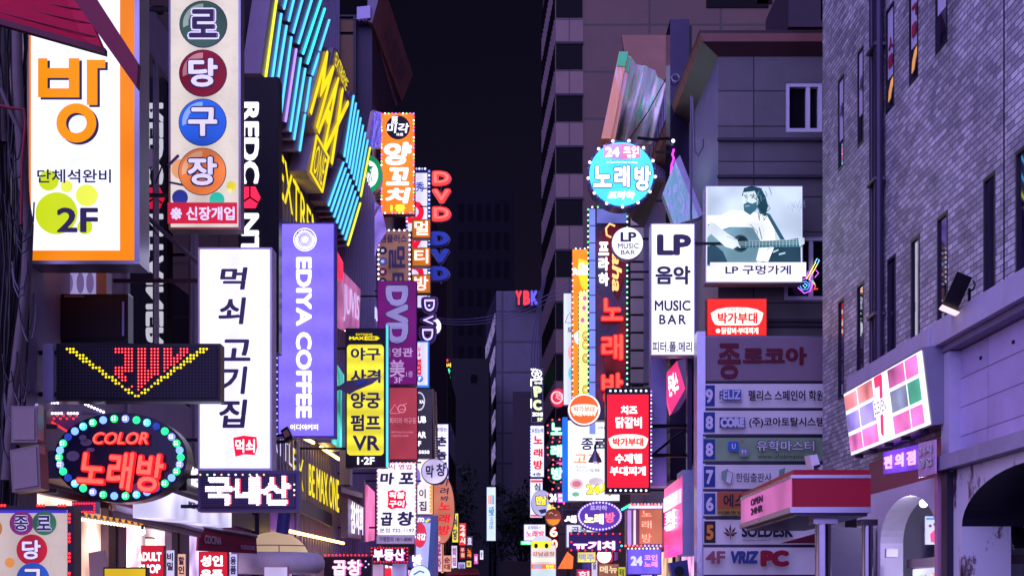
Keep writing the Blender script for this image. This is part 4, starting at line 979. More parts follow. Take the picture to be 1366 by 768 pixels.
# stacked letter DVDs
for lab, y0, st, c1, c2, xx in (('column of three red serif channel letters standing out against the night sky', 229.5, 23.7, (255, 60, 58), (255, 110, 100), (576.5, 601.5)), ('column of three unlit blue channel letters beside the orange box letters', 310, 23.2, None, None, (575, 599.5))):
    T = thing('channel_letters', lab, 'sign', P(588, y0 + 70, 46), 'stacked channel letters')
    part('rail', MB().tube([P(589, y0 + 4, 46.2), P(589, y0 + 68, 46.2)], .03, 6), STEEL, T)
    m = MB()
    for k in (0, 1): m.tube([P(560, y0 + 22 + 24 * k, 46.25), P(589, y0 + 22 + 24 * k, 46.25)], .02, 6)
    part('bracket', m, DARK, T)
    for i, ch in enumerate('DVD'):
        x0_, x1_ = xx; q = quad(x0_, y0 + i * st, x1_, y0 + i * st + 18.5, 46)
        lt = part('letter', lay_text(MB(), ch, q, .17, 0, 0, .0, .14), glow(c1, 1.1, .1) if c1 else paint((84, 120, 250), .35), T, recalc=False)
        if c1: part('neon_core', lay_text(MB(), ch, [bil(q, u, v) for u, v in ((.10, .88), (.9, .88), (.10, .12), (.9, .12))], .03, 0, 0, .16, .01), glow(c2, 1.2, .1), lt, recalc=False)
        part('letter_back', lay_text(MB(), ch, quad(x0_ - .2, y0 + i * st + .8, x1_ + 1.6, y0 + i * st + 20, 46.06), .2, 0, 0, .0, .05), paint((150, 140, 170), .4), lt, recalc=False)
    # orange boxes and brown multi-room sign
for ch, y0, lab in (('멀', 292.5, 'topmost orange box letter, under the red capital of the white salon sign'), ('티', 330, 'middle orange box letter of the column, with a thin upright stroke'), ('방', 366, 'lowest orange box letter of the column, above the outlined neon capitals')):
    s = Sign('box_letter', lab, 'sign', (549.5, y0, 574.5, y0 + 25), 45, .35, paint((130, 76, 26), .4), glow((190, 112, 30), .75), b=.8, group='orange box letters')
    s.neon(ch, (552.5, y0 + 2.5, 572, y0 + 22.5), glow((250, 60, 50), 1.2, 0), glow((255, 226, 196), 1.3, 0), .10, ex=.04)
s = Sign('blade_sign', 'brown multi room sign with dark round icons and white edge bulbs', 'sign', (503, 306, 548.5, 400), 40, .3, paint((80, 56, 60), .4), glow((140, 96, 92), .72, .25), b=1.5, arm='L')
s.t('엠플러스', (507, 313, 543, 324), INK, .06)
s.t('멀', (518.5, 329, 541, 359), INK, .06, rot=90); s.t('티', (518.5, 364, 541, 392), INK, .06, rot=90)
for y, c_ in ((334.5, (30, 24, 50)), (349, (70, 90, 180)), (363, (110, 20, 70)), (376, (50, 40, 60))): s.d(511, y, 5.4, 5.4, INK, 'icon'); s.d(511, y, 4.6, 4.6, glow(c_, .7), 'icon'); s.r(508.6, y - 1.6, 512.6, y + 1.8, glow((190, 180, 210), .8), 'icon_mark')
s.bulbs(rim(505, 307.5, 546.5, 398, 6.5), 1.4, [glow((220, 220, 255), 1.7, 0)])
s = Sign('blade_sign', 'purple cinema sign with sideways grey capitals', 'sign', (503.5, 374.5, 556, 513), 36, .28, paint((110, 24, 116), .4), glow((104, 16, 108), .85, .15), b=1, arm='L')
s.t('DVD', (513, 379, 546, 460), INK, .20, rot=90, sh=.0); s.t('DVD', (514.5, 381, 544.5, 458), glow((134, 120, 186), .9), .13, rot=90)
LG = glow((176, 140, 196), .9)
s.t('영관', (523, 464, 551, 476), LG, .06); s.t('시', (515, 464, 520.5, 476), LG, .05); s.t('美', (520, 480, 540, 503), LG, .04); s.t('1층', (542, 495, 551, 503), LG, .01); s.t('3F', (526, 503, 537, 511), LG, .03)
# outlined DVD neon with lamp
T = thing('outline_letters', 'violet sideways capitals of outlined metal with white tubes beside the purple cinema sign', 'sign', P(570, 460, 43))
for q, ch in zip(([(562, 397), (585, 397), (562, 421), (585, 421)], [(560, 419), (583, 419), (560, 438), (583, 438)], [(559, 436), (583, 436), (559, 460), (583, 460)]), 'DVD'):
    Q = [P(x, y, 43) for x, y in q]
    lt = part('letter', lay_text(MB(), ch, Q, .26, 0, 90, .0, .16), paint((120, 84, 130), .35, .3), T, recalc=False)
    part('outline_tube', lay_text(MB(), ch, [bil(Q, u, v) for u, v in ((.08, .92), (.92, .92), (.08, .08), (.92, .08))], .17, 0, 90, .17, .02), paint((60, 40, 80), .3), lt, recalc=False)
    part('lit_tube', lay_text(MB(), ch, [bil(Q, u, v) for u, v in ((.2, .82), (.8, .82), (.2, .18), (.8, .18))], .0, 0, 90, .20, .02), glow((190, 170, 250), 1.1, 0), lt, recalc=False)
part('bracket', MB().tube([P(556, 428, 43.2), P(575, 428, 43.2)], .04, 6), DARK, T)
s = Sign('globe_lamp', 'white glowing disc lamp tucked behind the outlined capitals', 'lamp', (572, 424, 589, 446), 44, .3, paint((150, 140, 170), .4), glow((230, 226, 255), 1.4, .05), b=.8, shape='oval')

# yellow indoor sports sign
s = Sign('blade_sign', 'tall yellow sports sign with dark letters, black head and 1·2F foot', 'sign', (461, 437.5, 514.5, 623), 28, .3, paint((30, 25, 40), .4), paint((38, 31, 48), .4), b=1, arm='L')
YF_ = tubes((236, 222, 60), .95, .35, 'Z', .25)
def rrect(x0, y0, x1, y1, r_): return [(x + r_ * math.cos(R(a)), y + r_ * math.sin(R(a))) for x, y, a0 in ((x1 - r_, y0 + r_, 270), (x1 - r_, y1 - r_, 0), (x0 + r_, y1 - r_, 90), (x0 + r_, y0 + r_, 180)) for a in range(a0, a0 + 91, 15)]
s.poly(rrect(463, 459.5, 512, 607, 5), YF_, 'yellow_panel')
s.t('EXTREME', (475, 445, 497, 447.5), YEL, .03); s.t('MAX', (466, 449, 486, 453.5), YEL, .12); s.poly([(486.5, 448.5), (503, 448.5), (507, 451.2), (503, 454), (486.5, 454)], YEL, 'arrow_badge'); s.t('ONE', (489, 449.6, 501, 453), BLACK, .06)
for tx, y0, y1 in (('야구', 464, 481), ('사격', 493, 511), ('양궁', 523, 545), ('펌프', 553, 575)): s.t(tx, (468, y0, 508, y1), INK, .07)
s.t('VR', (471, 581, 507, 601), INK, .06); s.t('1·2F', (477, 609.5, 500, 619.5), WH, .06)
part('lit_edge', MB().box(P(515, 622, 28.02), P(518, 436, 28.25)), glow((80, 220, 226), 1.0, .1), s.T)
part('pink_edge', MB().box(P(518.2, 622, 28.02), P(520, 436, 28.25)), paint((190, 140, 210), .4), s.T)
T = thing('pointed_fin', 'dark leaf shaped metal fin with a blue patch jutting across the yellow sports sign', 'fin', P(480, 520, 27))
m = MB(); m.prism([P(449, 517, 27), P(462, 508, 27), P(490, 504, 27), P(509, 502, 27), P(496, 512, 27), (P(474, 521, 27)), P(466, 526, 27)], (0, .10, .02)); part('blade', m, paint((120, 104, 130), .3, .5, var=.5), T)
m = MB(); m.prism([P(476, 509.5, 26.98), P(490, 506, 26.98), P(487, 511, 26.98), P(476, 514, 26.98)], (0, .01, 0)); part('blue_patch', m, paint((60, 110, 230), .4), T)  # blue reflection on the blade, painted as a thin plate
part('arm', MB().tube([P(440, 520, 27.1), P(452, 517, 27.05)], .04, 6), DARK, T)

# signs below the purple one
s = Sign('blade_sign', 'matt red spa sign with thin pale line drawings under the purple cinema sign', 'sign', (518, 516, 557, 613), 35.5, .25, paint((120, 40, 56), .4), glow((166, 58, 78), .78, .15), b=1, arm='L')
PK = glow((214, 130, 160), .9)
s.line([(519, 551), (527, 539), (533, 551), (519, 551)], .9, PK, 'drawing'); s.ring(536, 545, 5.6, 5.6, .78, PK, 'drawing'); s.line([(534, 546), (542, 546)], .9, PK, 'drawing'); s.line([(538, 540), (543, 538)], .8, PK, 'drawing')
s.t('피리와 여규동', (520, 557, 555.5, 565), PK, .02)
s.t('예약 02)733-5290', (522, 575, 551, 578), PK, .02); s.t('T.02)732-2848', (522, 580, 545, 583), PK, .02)
s = Sign('blade_sign', 'slate black pub sign with white capitals and a bottle cap crest', 'sign', (556, 518, 577, 611), 38, .25, paint((60, 52, 74), .4), glow((58, 50, 74), .7), b=.8, arm='L')
s.d(559, 535, 8, 12.5, glow((200, 200, 226), .9), 'crest'); s.d(559, 535, 6.6, 10.5, glow((60, 56, 84), .7), 'crest'); s.t('KA', (560, 533.5, 565.5, 538), WH, .06)
for tx, y0, y1, x0_ in (('UB', 555, 564, 557), ('AR', 575.5, 584, 556.5), ('F', 588, 595, 558)): s.t(tx, (x0_, y0, 568.5 if tx != 'F' else 562, y1), WH, .08)
s.t('-5858', (556.5, 600.5, 573, 605), WH, .05)
T = thing('ladder_trim', 'tall ribbed metal trim glinting along the edge of the black pub sign', 'trim', P(580, 611, 38.2))
m = MB(); a, b = (577.5, 520), (583, 611)
m.tube([P(577.5, 519, 38), P(580, 611, 38)], .03, 6); m.tube([P(581, 524, 38.1), P(583.5, 611, 38.1)], .03, 6); part('rail', m, paint((200, 180, 150), .35, .5), T)
m = MB()
for k in range(26): y = 522 + k * 3.4; m.tube([P(577.6 + k * .1, y, 38), P(581.4 + k * .09, y + 1.5, 38.1)], .022, 5)
part('rung', m, paint((196, 170, 140), .35, .4), T)
s = Sign('blade_sign', 'white sign with a blue border and red lettering, peeping out above the pub sign', 'sign', (555, 455, 572, 515), 41, .25, glow((50, 120, 220), .9), tubes((214, 206, 244), 1.0, .4), b=1.6, arm='L')
s.t('찜', (556, 478, 562, 500), glow((224, 30, 60), 1.0), .1); s.d(560, 505, 4.5, 4.5, glow((40, 110, 220), .9), 'badge'); s.t('F', (558.5, 502.5, 562, 507.5), WH, .06); s.t('24', (558, 462, 561, 476), glow((224, 30, 60), 1.0), .06, rot=90)
# intestine restaurant
s = Sign('blade_sign', 'white restaurant sign with bold black letters, a red stamp and phone number', 'sign', (502.5, 616, 555.5, 717), 33, .3, paint((150, 130, 170), .4), tubes((236, 228, 255), 1.12, .4), b=1.5, arm='L')
for tx, r_ in (('마', (507, 630, 526, 646)), ('포', (532, 630, 552, 645.5)), ('곱', (508, 683, 524, 701)), ('창', (530, 682, 552.5, 701))): s.t(tx, r_, INK, .09, .08)
s.t('24시 영업', (509, 619, 549, 626), glow((170, 60, 90), .9), .04)
s.poly([(517, 655), (524, 653), (530, 656), (537, 653), (542, 656), (541, 665), (543, 672), (540, 678), (530, 677), (522, 679), (517, 676), (518, 666)], glow((236, 24, 60), 1.1), 'stamp')
s.t('직불', (519, 656, 540, 664.5), WH, .08, .1); s.t('구이', (519, 667, 540, 676), WH, .08, .1)
s.t('본점 732-1197', (507, 704, 553, 710), paint((60, 50, 110), .5), .03)
s.bulbs(rim(504, 617.5, 554, 715.5, 5.2), 1.25, [glow((255, 190, 130), 1.4, 0), glow((255, 120, 130), 1.4, 0), glow((200, 190, 255), 1.4, 0)])
s = Sign('strip_sign', 'tilted lilac notice strip with a phone number under the white restaurant sign', 'sign', (502, 713, 553, 725), 32.6, .08, paint((150, 130, 180), .5), glow((160, 138, 196), .7), b=.6)
s.t('가맹문의 1811-8080', (506, 715.5, 550, 722), paint((60, 40, 90), .5), .04)
s = Sign('round_sign', 'silver disc with two black brushed letters hung out from the row', 'sign', (561.5, 611, 597.5, 645.5), 37, .3, paint((70, 56, 80), .4), glow((198, 186, 232), 1.0, .3), b=1, shape='oval', arm='L')
s.t('막', (568, 620, 579, 637), INK, .07, .05); s.t('창', (582, 618, 595, 635), INK, .07, .05)
s = Sign('oval_sign', 'upright salmon oval with red brushed letters, beside the silver disc', 'sign', (573, 633, 607, 725), 44, .3, paint((120, 66, 56), .4), glow((196, 116, 96), .85, .15), b=1, shape='oval', arm='L')
for ch, y0, y1 in (('가', 639, 648), ('려', 650, 659), ('봐', 661, 668)): s.t(ch, (587, y0, 599, y1), INK, .04, .1)
for ch, y0, y1 in (('노', 669, 680), ('래', 685, 697), ('방', 700, 713)): s.t(ch, (585, y0, 601, y1), glow((226, 30, 50), 1.0), .07, .12)
s = Sign('blade_sign', 'white and cream sign with thin black letters between the stamp sign and the salmon oval', 'sign', (556, 611, 578, 686), 38.5, .25, paint((170, 130, 130), .4), tubes((240, 226, 236), 1.05, .4), b=1, arm='L')
s.t('이', (559, 652, 568, 664), INK, .05); s.t('집', (559, 668, 569, 681), INK, .06); s.d(557, 636, 4, 11, glow((130, 120, 220), .9), 'blue_oval'); s.r(573, 646, 577.5, 684, glow((226, 160, 110), .9), 'orange_edge')
s.bulbs([(574, 617 + k * 5) for k in range(13)], 1.1, [glow((255, 170, 120), 1.4, 0)])
s = Sign('blade_sign', 'slim white sign with black block letters at the far end of the left row', 'sign', (580, 565, 598.5, 700), 58, .3, paint((170, 160, 200), .4), tubes((226, 222, 255), 1.05, .4), b=.8, arm='L')
s.t('맛있는', (582, 570, 597, 575), paint((90, 80, 150), .5), .05)
for ch, y0, y1 in (('촌', 582, 595), ('놈', 599, 613), ('집', 616, 628)): s.t(ch, (583, y0, 596, y1), INK, .10)
# lower jumble
s = Sign('blade_sign', 'blue white sign with a slanted band and a red round badge', 'sign', (553, 687, 584, 790), 36, .25, paint((150, 150, 190), .4), tubes((170, 170, 236), 1.0, .4), fr=(555, 689, 575, 788))
s.r(555, 689, 575, 697, glow((90, 90, 190), .9), 'head_band'); s.t('UTO', (556, 690, 566, 696), WH, .1); s.poly([(566, 695), (571, 691), (575, 692), (569, 697)], glow((220, 210, 60), 1.0), 'swoosh')
s.d(560, 713, 9, 17, glow((206, 50, 80), .95), 'red_badge'); s.t('지갑', (554, 711, 568, 720), WH, .08); s.t('방', (550, 739, 563, 756), WH, .1); s.poly([(575, 689), (583, 700), (574, 788), (569, 788)], paint((120, 170, 220), .4), 'slanted_band')
s = Sign('led_display', 'violet LED panel with three white letters in a red rim, under the lilac notice strip', 'display', (494, 729, 545, 750), 31, .2, paint((100, 50, 80), .4), paint((50, 36, 70), .4), b=1)
s.t('부동산', (497.5, 731.2, 541, 748), glow((236, 90, 220), 1.0, .05), .13); s.t('부동산', (498, 731.5, 540, 747), glow((255, 240, 255), 1.2, .05), .08)
s.bulbs(rim(496, 730.5, 543.5, 748.5, 4), .9, [RB])
s = Sign('led_display', 'dark LED panel with two large pinkish letters and red dots, lowest of the left row', 'display', (432, 742, 496, 772), 28, .2, paint((70, 46, 66), .4), paint((46, 34, 52), .4), b=1.5)
s.t('곱창', (443, 745.5, 485, 768.5), glow((200, 80, 160), 1.0, .05), .14); s.t('곱창', (443.5, 746, 483, 767.5), glow((255, 214, 240), 1.1, .05), .09)
s.bulbs(seg((434, 740), (494, 740), 12), 1.2, [RB]); s.bulbs([(488, 748), (488, 756), (492, 752)], 1.1, [glow((200, 160, 255), 1.2, 0)])
# pink side sign seen edge-on and white letters on the wall
T = thing('wall_sign', 'pink lightbox seen nearly edge on, left of the white restaurant sign', 'sign', FL(490, 720, .6))
Q = [FL(490, 646, .9), FL(500, 656, .9), FL(490, 722, .9), FL(500, 720, .9)]
part('face', MB().slab(Q, .04), glow((226, 110, 170), .9, .4), T); part('casing', MB().box(Q[2] + Vector((-.20, -.05, 0)), Q[0] + Vector((-.06, .2, .1))), paint((130, 112, 140), .4), T)
T = thing('wall_letters', 'white Korean channel letters on a low wall fascia under the grey awning', 'sign', FL(470, 700, .5))
Q = [FL(464, 664, .8), FL(482, 674, .8), FL(464, 716, .8), FL(482, 718, .8)]
part('backing', MB().slab(Q, .15), paint((120, 104, 140), .4), T)
part('lettering', lay_text(MB(), '참치회', [bil(Q, u, v) for u, v in ((.05, .95), (.95, .95), (.05, .1), (.95, .1))], .06, lift=.05), glow((226, 214, 255), 1.1), T, recalc=False)
m = MB(); m.prism([FL(455, 648, .1), FL(484, 660, .1), FL(484, 664, 1.0), FL(455, 656, 1.0)], (0, 0, .1))
T2 = thing('awning', 'grey ribbed awning above the low white channel letters', 'awning', FL(466, 655, .4)); part('canopy', m, paint((130, 120, 150), .45), T2)

# ------------------------------------------------------------------ shopfronts at the foot of the left row
T = thing('lit_soffit', 'broad white lit shop soffit under the oval neon sign, with small dark lettering', 'fascia', FL(260, 690, .6))
Q = [FL(225, 655, .9), FL(309, 683, .9), FL(225, 690, .9), FL(309, 703, .9)]
part('panel', MB().slab(Q, .4), glow((206, 200, 244), 1.0, .35), T)
Q2 = [bil(Q, u, v) for u, v in ((.25, .85), (.5, .85), (.25, .55), (.5, .55))]; part('lettering', lay_text(MB(), 'REDCON', Q2, .06, lift=.02), INK, T, recalc=False)
T = thing('shop_sign', 'narrow black sign board with white capitals right of the oval neon sign', 'sign', FL(257, 655, .5))
Q = [FL(249, 610, .7), FL(268, 622, .7), FL(249, 654, .7), FL(268, 660, .7)]
part('board', MB().slab(Q, .1), BLACK, T); part('lettering', lay_text(MB(), 'RED', [bil(Q, u, v) for u, v in ((.2, .8), (.95, .8), (.2, .2), (.95, .2))], .1, lift=.02), WH, T, recalc=False)
T = thing('awning', 'maroon awning with a lettered valance over the red posters', 'awning', P(303, 738, 19))
a, b, c, d_ = P(266, 704, 18.4), P(342, 717, 19.6), P(343, 738, 19.6), P(264, 734, 18.4)
part('valance', MB().prism([a, b, c, d_], (-.03, .02, 0)), paint((128, 30, 66), .5), T)
part('canopy', MB().prism([a, b, Vector((wallL(19.6, .02), 19.6, b.z + .55)), Vector((wallL(18.4, .02), 18.4, a.z + .55))], (0, 0, -.03)), paint((140, 36, 70), .5), T)
Q = [a, b, d_, c]
part('lettering', lay_text(MB(), 'COCINA', [bil(Q, u, v) for u, v in ((.08, .75), (.36, .72), (.08, .35), (.36, .35))], .04, lift=.012), paint((200, 160, 190), .5), T, recalc=False)
part('lettering', lay_text(MB(), 'restaurant', [bil(Q, u, v) for u, v in ((.70, .5), (.95, .5), (.70, .2), (.95, .2))], .03, lift=.012), paint((190, 150, 180), .5), T, recalc=False)
m = MB(); m.tube([a + Vector((0, -.03, .02)), b + Vector((0, -.03, .02))], .03, 8); m.smooth = True; part('front_rail', m, STEEL, T)
T = thing('awning', 'long red awning sloping down behind the oval neon sign', 'awning', P(200, 705, 17))
a, b = P(150, 676, 15.6), P(268, 706, 18.2)
part('canopy', MB().prism([a, b, Vector((wallL(18.2, .02), 18.2, b.z + .5)), Vector((wallL(15.6, .02), 15.6, a.z + .5))], (0, 0, -.03)), paint((150, 40, 70), .5), T)
m = MB(); m.tube([a, b], .045, 8); m.smooth = True; part('front_roller', m, paint((170, 156, 180), .35, .4), T)
part('valance', MB().prism([a, b, b + Vector((0, 0, -.10)), a + Vector((0, 0, -.10))], (-.02, 0, 0)), paint((96, 70, 96), .5), T)
m = MB()
for t in (.25, .75): p = a.lerp(b, t); m.tube([p, Vector((wallL(p.y, .05), p.y, p.z + .15))], .02, 6)
part('arm', m, STEEL, T)
T = thing('light_garland', 'row of warm bulbs and small orange flags above the glass shop door', 'lights', P(140, 690, 15.3))
WM = glow((255, 226, 190), 2.2, 0)
part('rail', MB().tube([FL(100, 686, .28), FL(194, 700, .28)], .03, 6), paint((120, 90, 80), .4), T)
for k in range(22): bulb_at(T, FL(101 + k * 4.3, 691 + k * .62, .32), 2.3 / F * 15.5, WM)
m = MB()
for k in range(10): x, y = 112 + k * 8.2, 683 + k * 1.5; m.prism([FL(x, y, .36), FL(x + 5, y + .8, .36), FL(x + 2.5, y + 6, .36)], (.01, 0, 0))
part('pennants', m, glow((240, 150, 40), .8, .2), T)
T = thing('bulb_lamp', 'single white bulb at the end of the sloping red awning', 'lamp', P(190, 710, 16.5)); bulb_at(T, P(190, 709, 16.5), 4.2 / F * 16.5, glow((255, 240, 235), 3, 0)); part('socket', MB().tube([P(190, 706, 16.5), P(190, 700, 16.5)], .02, 6), DARK, T)
T = thing('lantern_box', 'small warm square lantern above the red adult shop poster', 'lamp', P(200, 727, 17))
part('shade', MB().box(P(194, 727, 17), P(206, 718, 17.12)), glow((255, 214, 190), 1.3, .1), T); part('cap', MB().box(P(193.5, 717.8, 16.99), P(206.5, 716.5, 17.13)), DARK, T)
s = Sign('poster_board', 'red poster board with white capitals under the square lantern', 'poster', (188, 727, 219, 800), 16.9, .1, paint((120, 20, 40), .4), glow((196, 26, 54), .85, .15), b=.8)
s.t('ADULT', (184, 736, 216, 748), WH, .1); s.t('SHOP', (186, 752, 215, 764), WH, .1)
s = Sign('poster_board', 'red poster board with white Korean letters beneath the maroon awning', 'poster', (265, 735, 304, 806), 19.4, .1, paint((120, 20, 40), .4), glow((200, 24, 50), .85, .15), b=.8)
s.t('성인', (268, 740, 298, 755), WH, .1); s.t('용품', (268, 759, 298, 774), WH, .1)
m = MB()
for (x, y0, y1, Y_) in ((232, 736, 800, 18), (244, 742, 800, 18.2), (257, 745, 800, 18.6), (309, 738, 800, 20)): m.box(P(x, y1, Y_), P(x + 8, y0, Y_ + .06))
for lab, x, y0, Y_, tx, cc in (('narrow white strip poster right of the red adult shop board', 222, 733, 17.2, '비밀', (206, 196, 240)), ('peach strip poster between the two red boards', 237, 738, 17.8, '할인', (226, 170, 150)), ('pale violet strip poster with stacked letters under the maroon awning end', 306, 738, 20, '용품', (190, 180, 240))):
    s = Sign('strip_poster', lab, 'poster', (x, y0, x + 11, 800), Y_, .05, paint((120, 110, 150), .5), glow(cc, .9, .2), b=.5); s.tv(tx, (x + 1.5, y0 + 3, x + 9.5, y0 + 28), paint((70, 50, 120), .5), .08)
solo('door_notice', 'tilted white paper notice standing before the glass shop door', 'notice', MB().prism([P(118, 737, 14.6), P(139, 733, 14.6), P(146, 768, 14.6), P(140, 820, 14.6), P(122, 820, 14.6)], (0, .03, 0)), paint((220, 196, 200), .6))
s = Sign('yellow_sign', 'yellow sign top with dark edge poking up at the foot of the shop door', 'sign', (138, 756, 196, 800), 14.2, .12, paint((60, 44, 40), .4), glow((226, 186, 40), .8, .25), b=2)
# cream dome stall roof
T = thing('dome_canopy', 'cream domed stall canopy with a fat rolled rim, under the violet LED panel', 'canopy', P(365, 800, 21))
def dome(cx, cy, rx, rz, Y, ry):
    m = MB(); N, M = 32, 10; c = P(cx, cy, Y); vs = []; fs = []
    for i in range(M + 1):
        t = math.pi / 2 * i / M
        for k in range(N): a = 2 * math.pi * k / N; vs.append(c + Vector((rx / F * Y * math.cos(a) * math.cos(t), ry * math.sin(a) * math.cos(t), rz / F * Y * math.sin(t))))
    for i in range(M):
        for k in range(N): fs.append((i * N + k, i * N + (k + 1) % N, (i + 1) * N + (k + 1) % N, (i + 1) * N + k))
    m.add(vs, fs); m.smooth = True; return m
part('dome', dome(366, 745, 46, 36, 21, .5), glow((232, 196, 168), .55, .15, .6), T)  # emission on the canvas stands in for street light falling on it
m = MB(); c = P(366, 751, 21); m.tube([c + Vector((53 / F * 21 * math.cos(2 * math.pi * k / 40), .6 * math.sin(2 * math.pi * k / 40), 0)) for k in range(41)], .155, 12); m.smooth = True; part('rolled_rim', m, paint((226, 220, 236), .5), T)
m = MB()
m.tube([P(366 + 45.6 * math.cos(R(180 - a)) , 728 + 0, 20.99) + Vector((0, -.44 * math.sin(R(a)), 0)) for a in range(20, 161, 10)], .008, 5); m.tube([P(372, 727, 20.55), P(373, 745, 20.48)], .008, 5); part('seam', m, paint((120, 112, 130), .6), T)
m = MB(); m.tube([P(381, 672, 21.05), P(376, 716, 20.95)], .095, 14); m.smooth = True; part('blue_mast', m, paint((60, 60, 130), .4), T)
m = MB(); m.tube([Vector((P(366, 0, 21).x, 21, .14)), Vector((P(366, 0, 21).x, 21, 2.3))], .05, 10); m.smooth = True; part('stand', m, DARK, T)
s = Sign('shop_sign', 'small pink edged sign propped before the cream dome canopy', 'sign', (352, 755, 384, 800), 18.0, .1, paint((200, 120, 190), .4), glow((196, 180, 230), .85, .3), b=1)
T = thing('wall_board', 'dark grey lettered board fixed across the fin building beside the violet LED panel', 'sign', FL(420, 690, .45))
Q = [FL(399, 664, .45), FL(443, 685, .45), FL(399, 681, .45), FL(443, 702, .45)]
part('board', MB().slab(Q, .08), paint((76, 68, 92), .45), T)
T = thing('wall_lightbox', 'turquoise lit lightbox on the wall corner behind the coffee sign', 'sign', FL(450, 600, .7))
Q = [FL(446, 480, .7), FL(459, 500, .7), FL(446, 590, .7), FL(459, 602, .7)]
part('face', MB().slab(Q, .05), glow((90, 220, 210), .9, .5), T); part('casing', MB().slab([p + Vector((-.06, 0, 0)) for p in Q], .3), paint((160, 150, 180), .4), T)
# utility cabinets on the grey wall between the coffee and sports signs
for x0_, y0_, x1_, y1_, lab in ((456, 518, 470, 600, 'grey plastered duct behind the yellow sports sign'), (453, 600, 470, 646, 'grey box end left of the yellow sports sign foot')):
    solo('wall_duct', lab, 'duct', MB().box(P(x0_, y1_, 30), P(x1_, y0_, 30.5)), paint((150, 138, 166), .5))

# ------------------------------------------------------------------ RIGHT ROW
# billboard of a guitarist
s = Sign('billboard', 'lit billboard of a bearded man playing guitar over dark Korean lettering', 'billboard', (941, 248, 1071, 377), 24.2, .35, paint((190, 186, 210), .4), glow((236, 238, 255), 1.1, .06), b=1.5)
TE = lambda a, b=.95: glow(a, b * .8, .22)
s.r(943, 250, 1069, 356, TE((200, 216, 240), 1.05), 'picture_ground')
s.poly([(943, 318), (955, 305), (985, 300), (1010, 306), (1016, 330), (1008, 354), (943, 354)], TE((120, 160, 180)), 'guitar_body')
s.poly([(943, 330), (952, 326), (964, 336), (972, 354), (943, 354)], TE((44, 80, 104)), 'dark_leg')
s.poly([(1012, 322), (1040, 322), (1067, 318), (1068, 354), (1016, 354)], TE((40, 70, 92)), 'dark_seat')
s.poly([(962, 288), (976, 281), (1000, 283), (1022, 288), (1032, 300), (1034, 326), (1024, 350), (1008, 348), (1014, 322), (1004, 304), (975, 303), (958, 308), (943, 300), (943, 288)], TE((244, 250, 255), 1.25), 'torso')
s.line([(1012, 304), (1016, 320)], 1.2, TE((100, 150, 180)), 'fold'); s.line([(974, 304), (958, 309), (944, 300)], 1.4, TE((70, 110, 140)), 'arm_line'); s.line([(1000, 300), (1010, 310), (1008, 322)], .9, TE((120, 160, 190)), 'fold')
s.poly([(989, 262), (992, 252), (1002, 249), (1014, 252), (1020, 262), (1024, 276), (1020, 290), (1012, 284), (1008, 270)], TE((30, 70, 92)), 'hair')
s.poly([(991, 258), (1006, 256), (1011, 268), (1008, 280), (1000, 286), (992, 281), (990, 268)], TE((222, 238, 250)), 'head')
s.poly([(991, 274), (996, 271), (1003, 273), (1009, 270), (1008, 281), (1000, 288), (992, 283)], TE((60, 110, 130)), 'beard')
s.line([(993, 276.5), (999, 276)], .9, TE((190, 210, 226)), 'mouth'); s.line([(991.5, 262.5), (996, 262)], 1.2, TE((40, 80, 100)), 'brow'); s.line([(999, 262), (1006, 262.5)], 1.2, TE((40, 80, 100)), 'brow'); s.line([(997, 263), (994.5, 271), (997.5, 271.5)], .7, TE((110, 150, 170)), 'nose')
s.d(994, 265, 1.2, .9, TE((30, 60, 80)), 'eye'); s.d(1002.5, 265.2, 1.2, .9, TE((30, 60, 80)), 'eye')
rr = random.Random(5)
for k in range(26):
    x, y = 1004 + rr.uniform(0, 20), 252 + rr.uniform(0, 36)
    if x - 1004 < (y - 250) * .2 - 2 or x > 1026: continue
    s.line([(x, y), (x + rr.uniform(-3, 4), y + 5), (x + rr.uniform(-4, 5), y + 10)], .9, TE((80, 130, 150) if k % 2 else (24, 56, 78)), 'curl')
for k in range(9): s.line([(992 + k * 2.6, 253 + abs(k - 3) * .5), (990 + k * 2.9, 257)], 1.0, TE((24, 60, 84)), 'curl')
s.poly([(1018, 288), (1024, 290), (1044, 324), (1038, 324)], TE((50, 100, 124)), 'strap')
s.d(985, 329, 11, 11.5, TE((60, 90, 108)), 'sound_hole_ring'); s.d(986, 329, 9, 9.5, TE((24, 50, 66)), 'sound_hole')
s.poly([(978, 327), (1070 - 3, 323.5), (1067, 333.5), (978, 335)], TE((64, 116, 136)), 'guitar_neck')
for k in range(17): s.line([(992 + k * 4.4, 326.4 - k * .16), (992 + k * 4.4, 334.6 - k * .06)], .5, TE((200, 226, 240)), 'fret')
for k in range(3): s.line([(972, 328.5 + k * 2.2), (1066, 325.5 + k * 2.6)], .4, TE((210, 230, 240)), 'string')
s.poly([(943, 302), (950, 304), (966, 317), (980, 326), (982, 333), (974, 338), (964, 335), (953, 325), (943, 316)], TE((232, 244, 255), 1.05), 'forearm')
for k in range(4): s.line([(970 + k * 2.2, 326 + k * 1.6), (980 + k * 1.2, 331 + k * 1.8)], 1.6, TE((232, 244, 255), 1.05), 'finger')
s.line([(966, 322), (978, 326), (981, 324)], .6, TE((120, 160, 180)), 'finger_line')
for k in range(4): s.line([(1060 + k * 2.2, 321 + k), (1062 + k * 1.6, 335 - k)], 1.6, TE((214, 232, 246)), 'finger')
for k in range(3): s.line([(1018 + k * 8, 340 + k * 3), (1024 + k * 9, 336 + k * 4)], 2, TE((190, 220, 236)), 'rumpled_cloth')
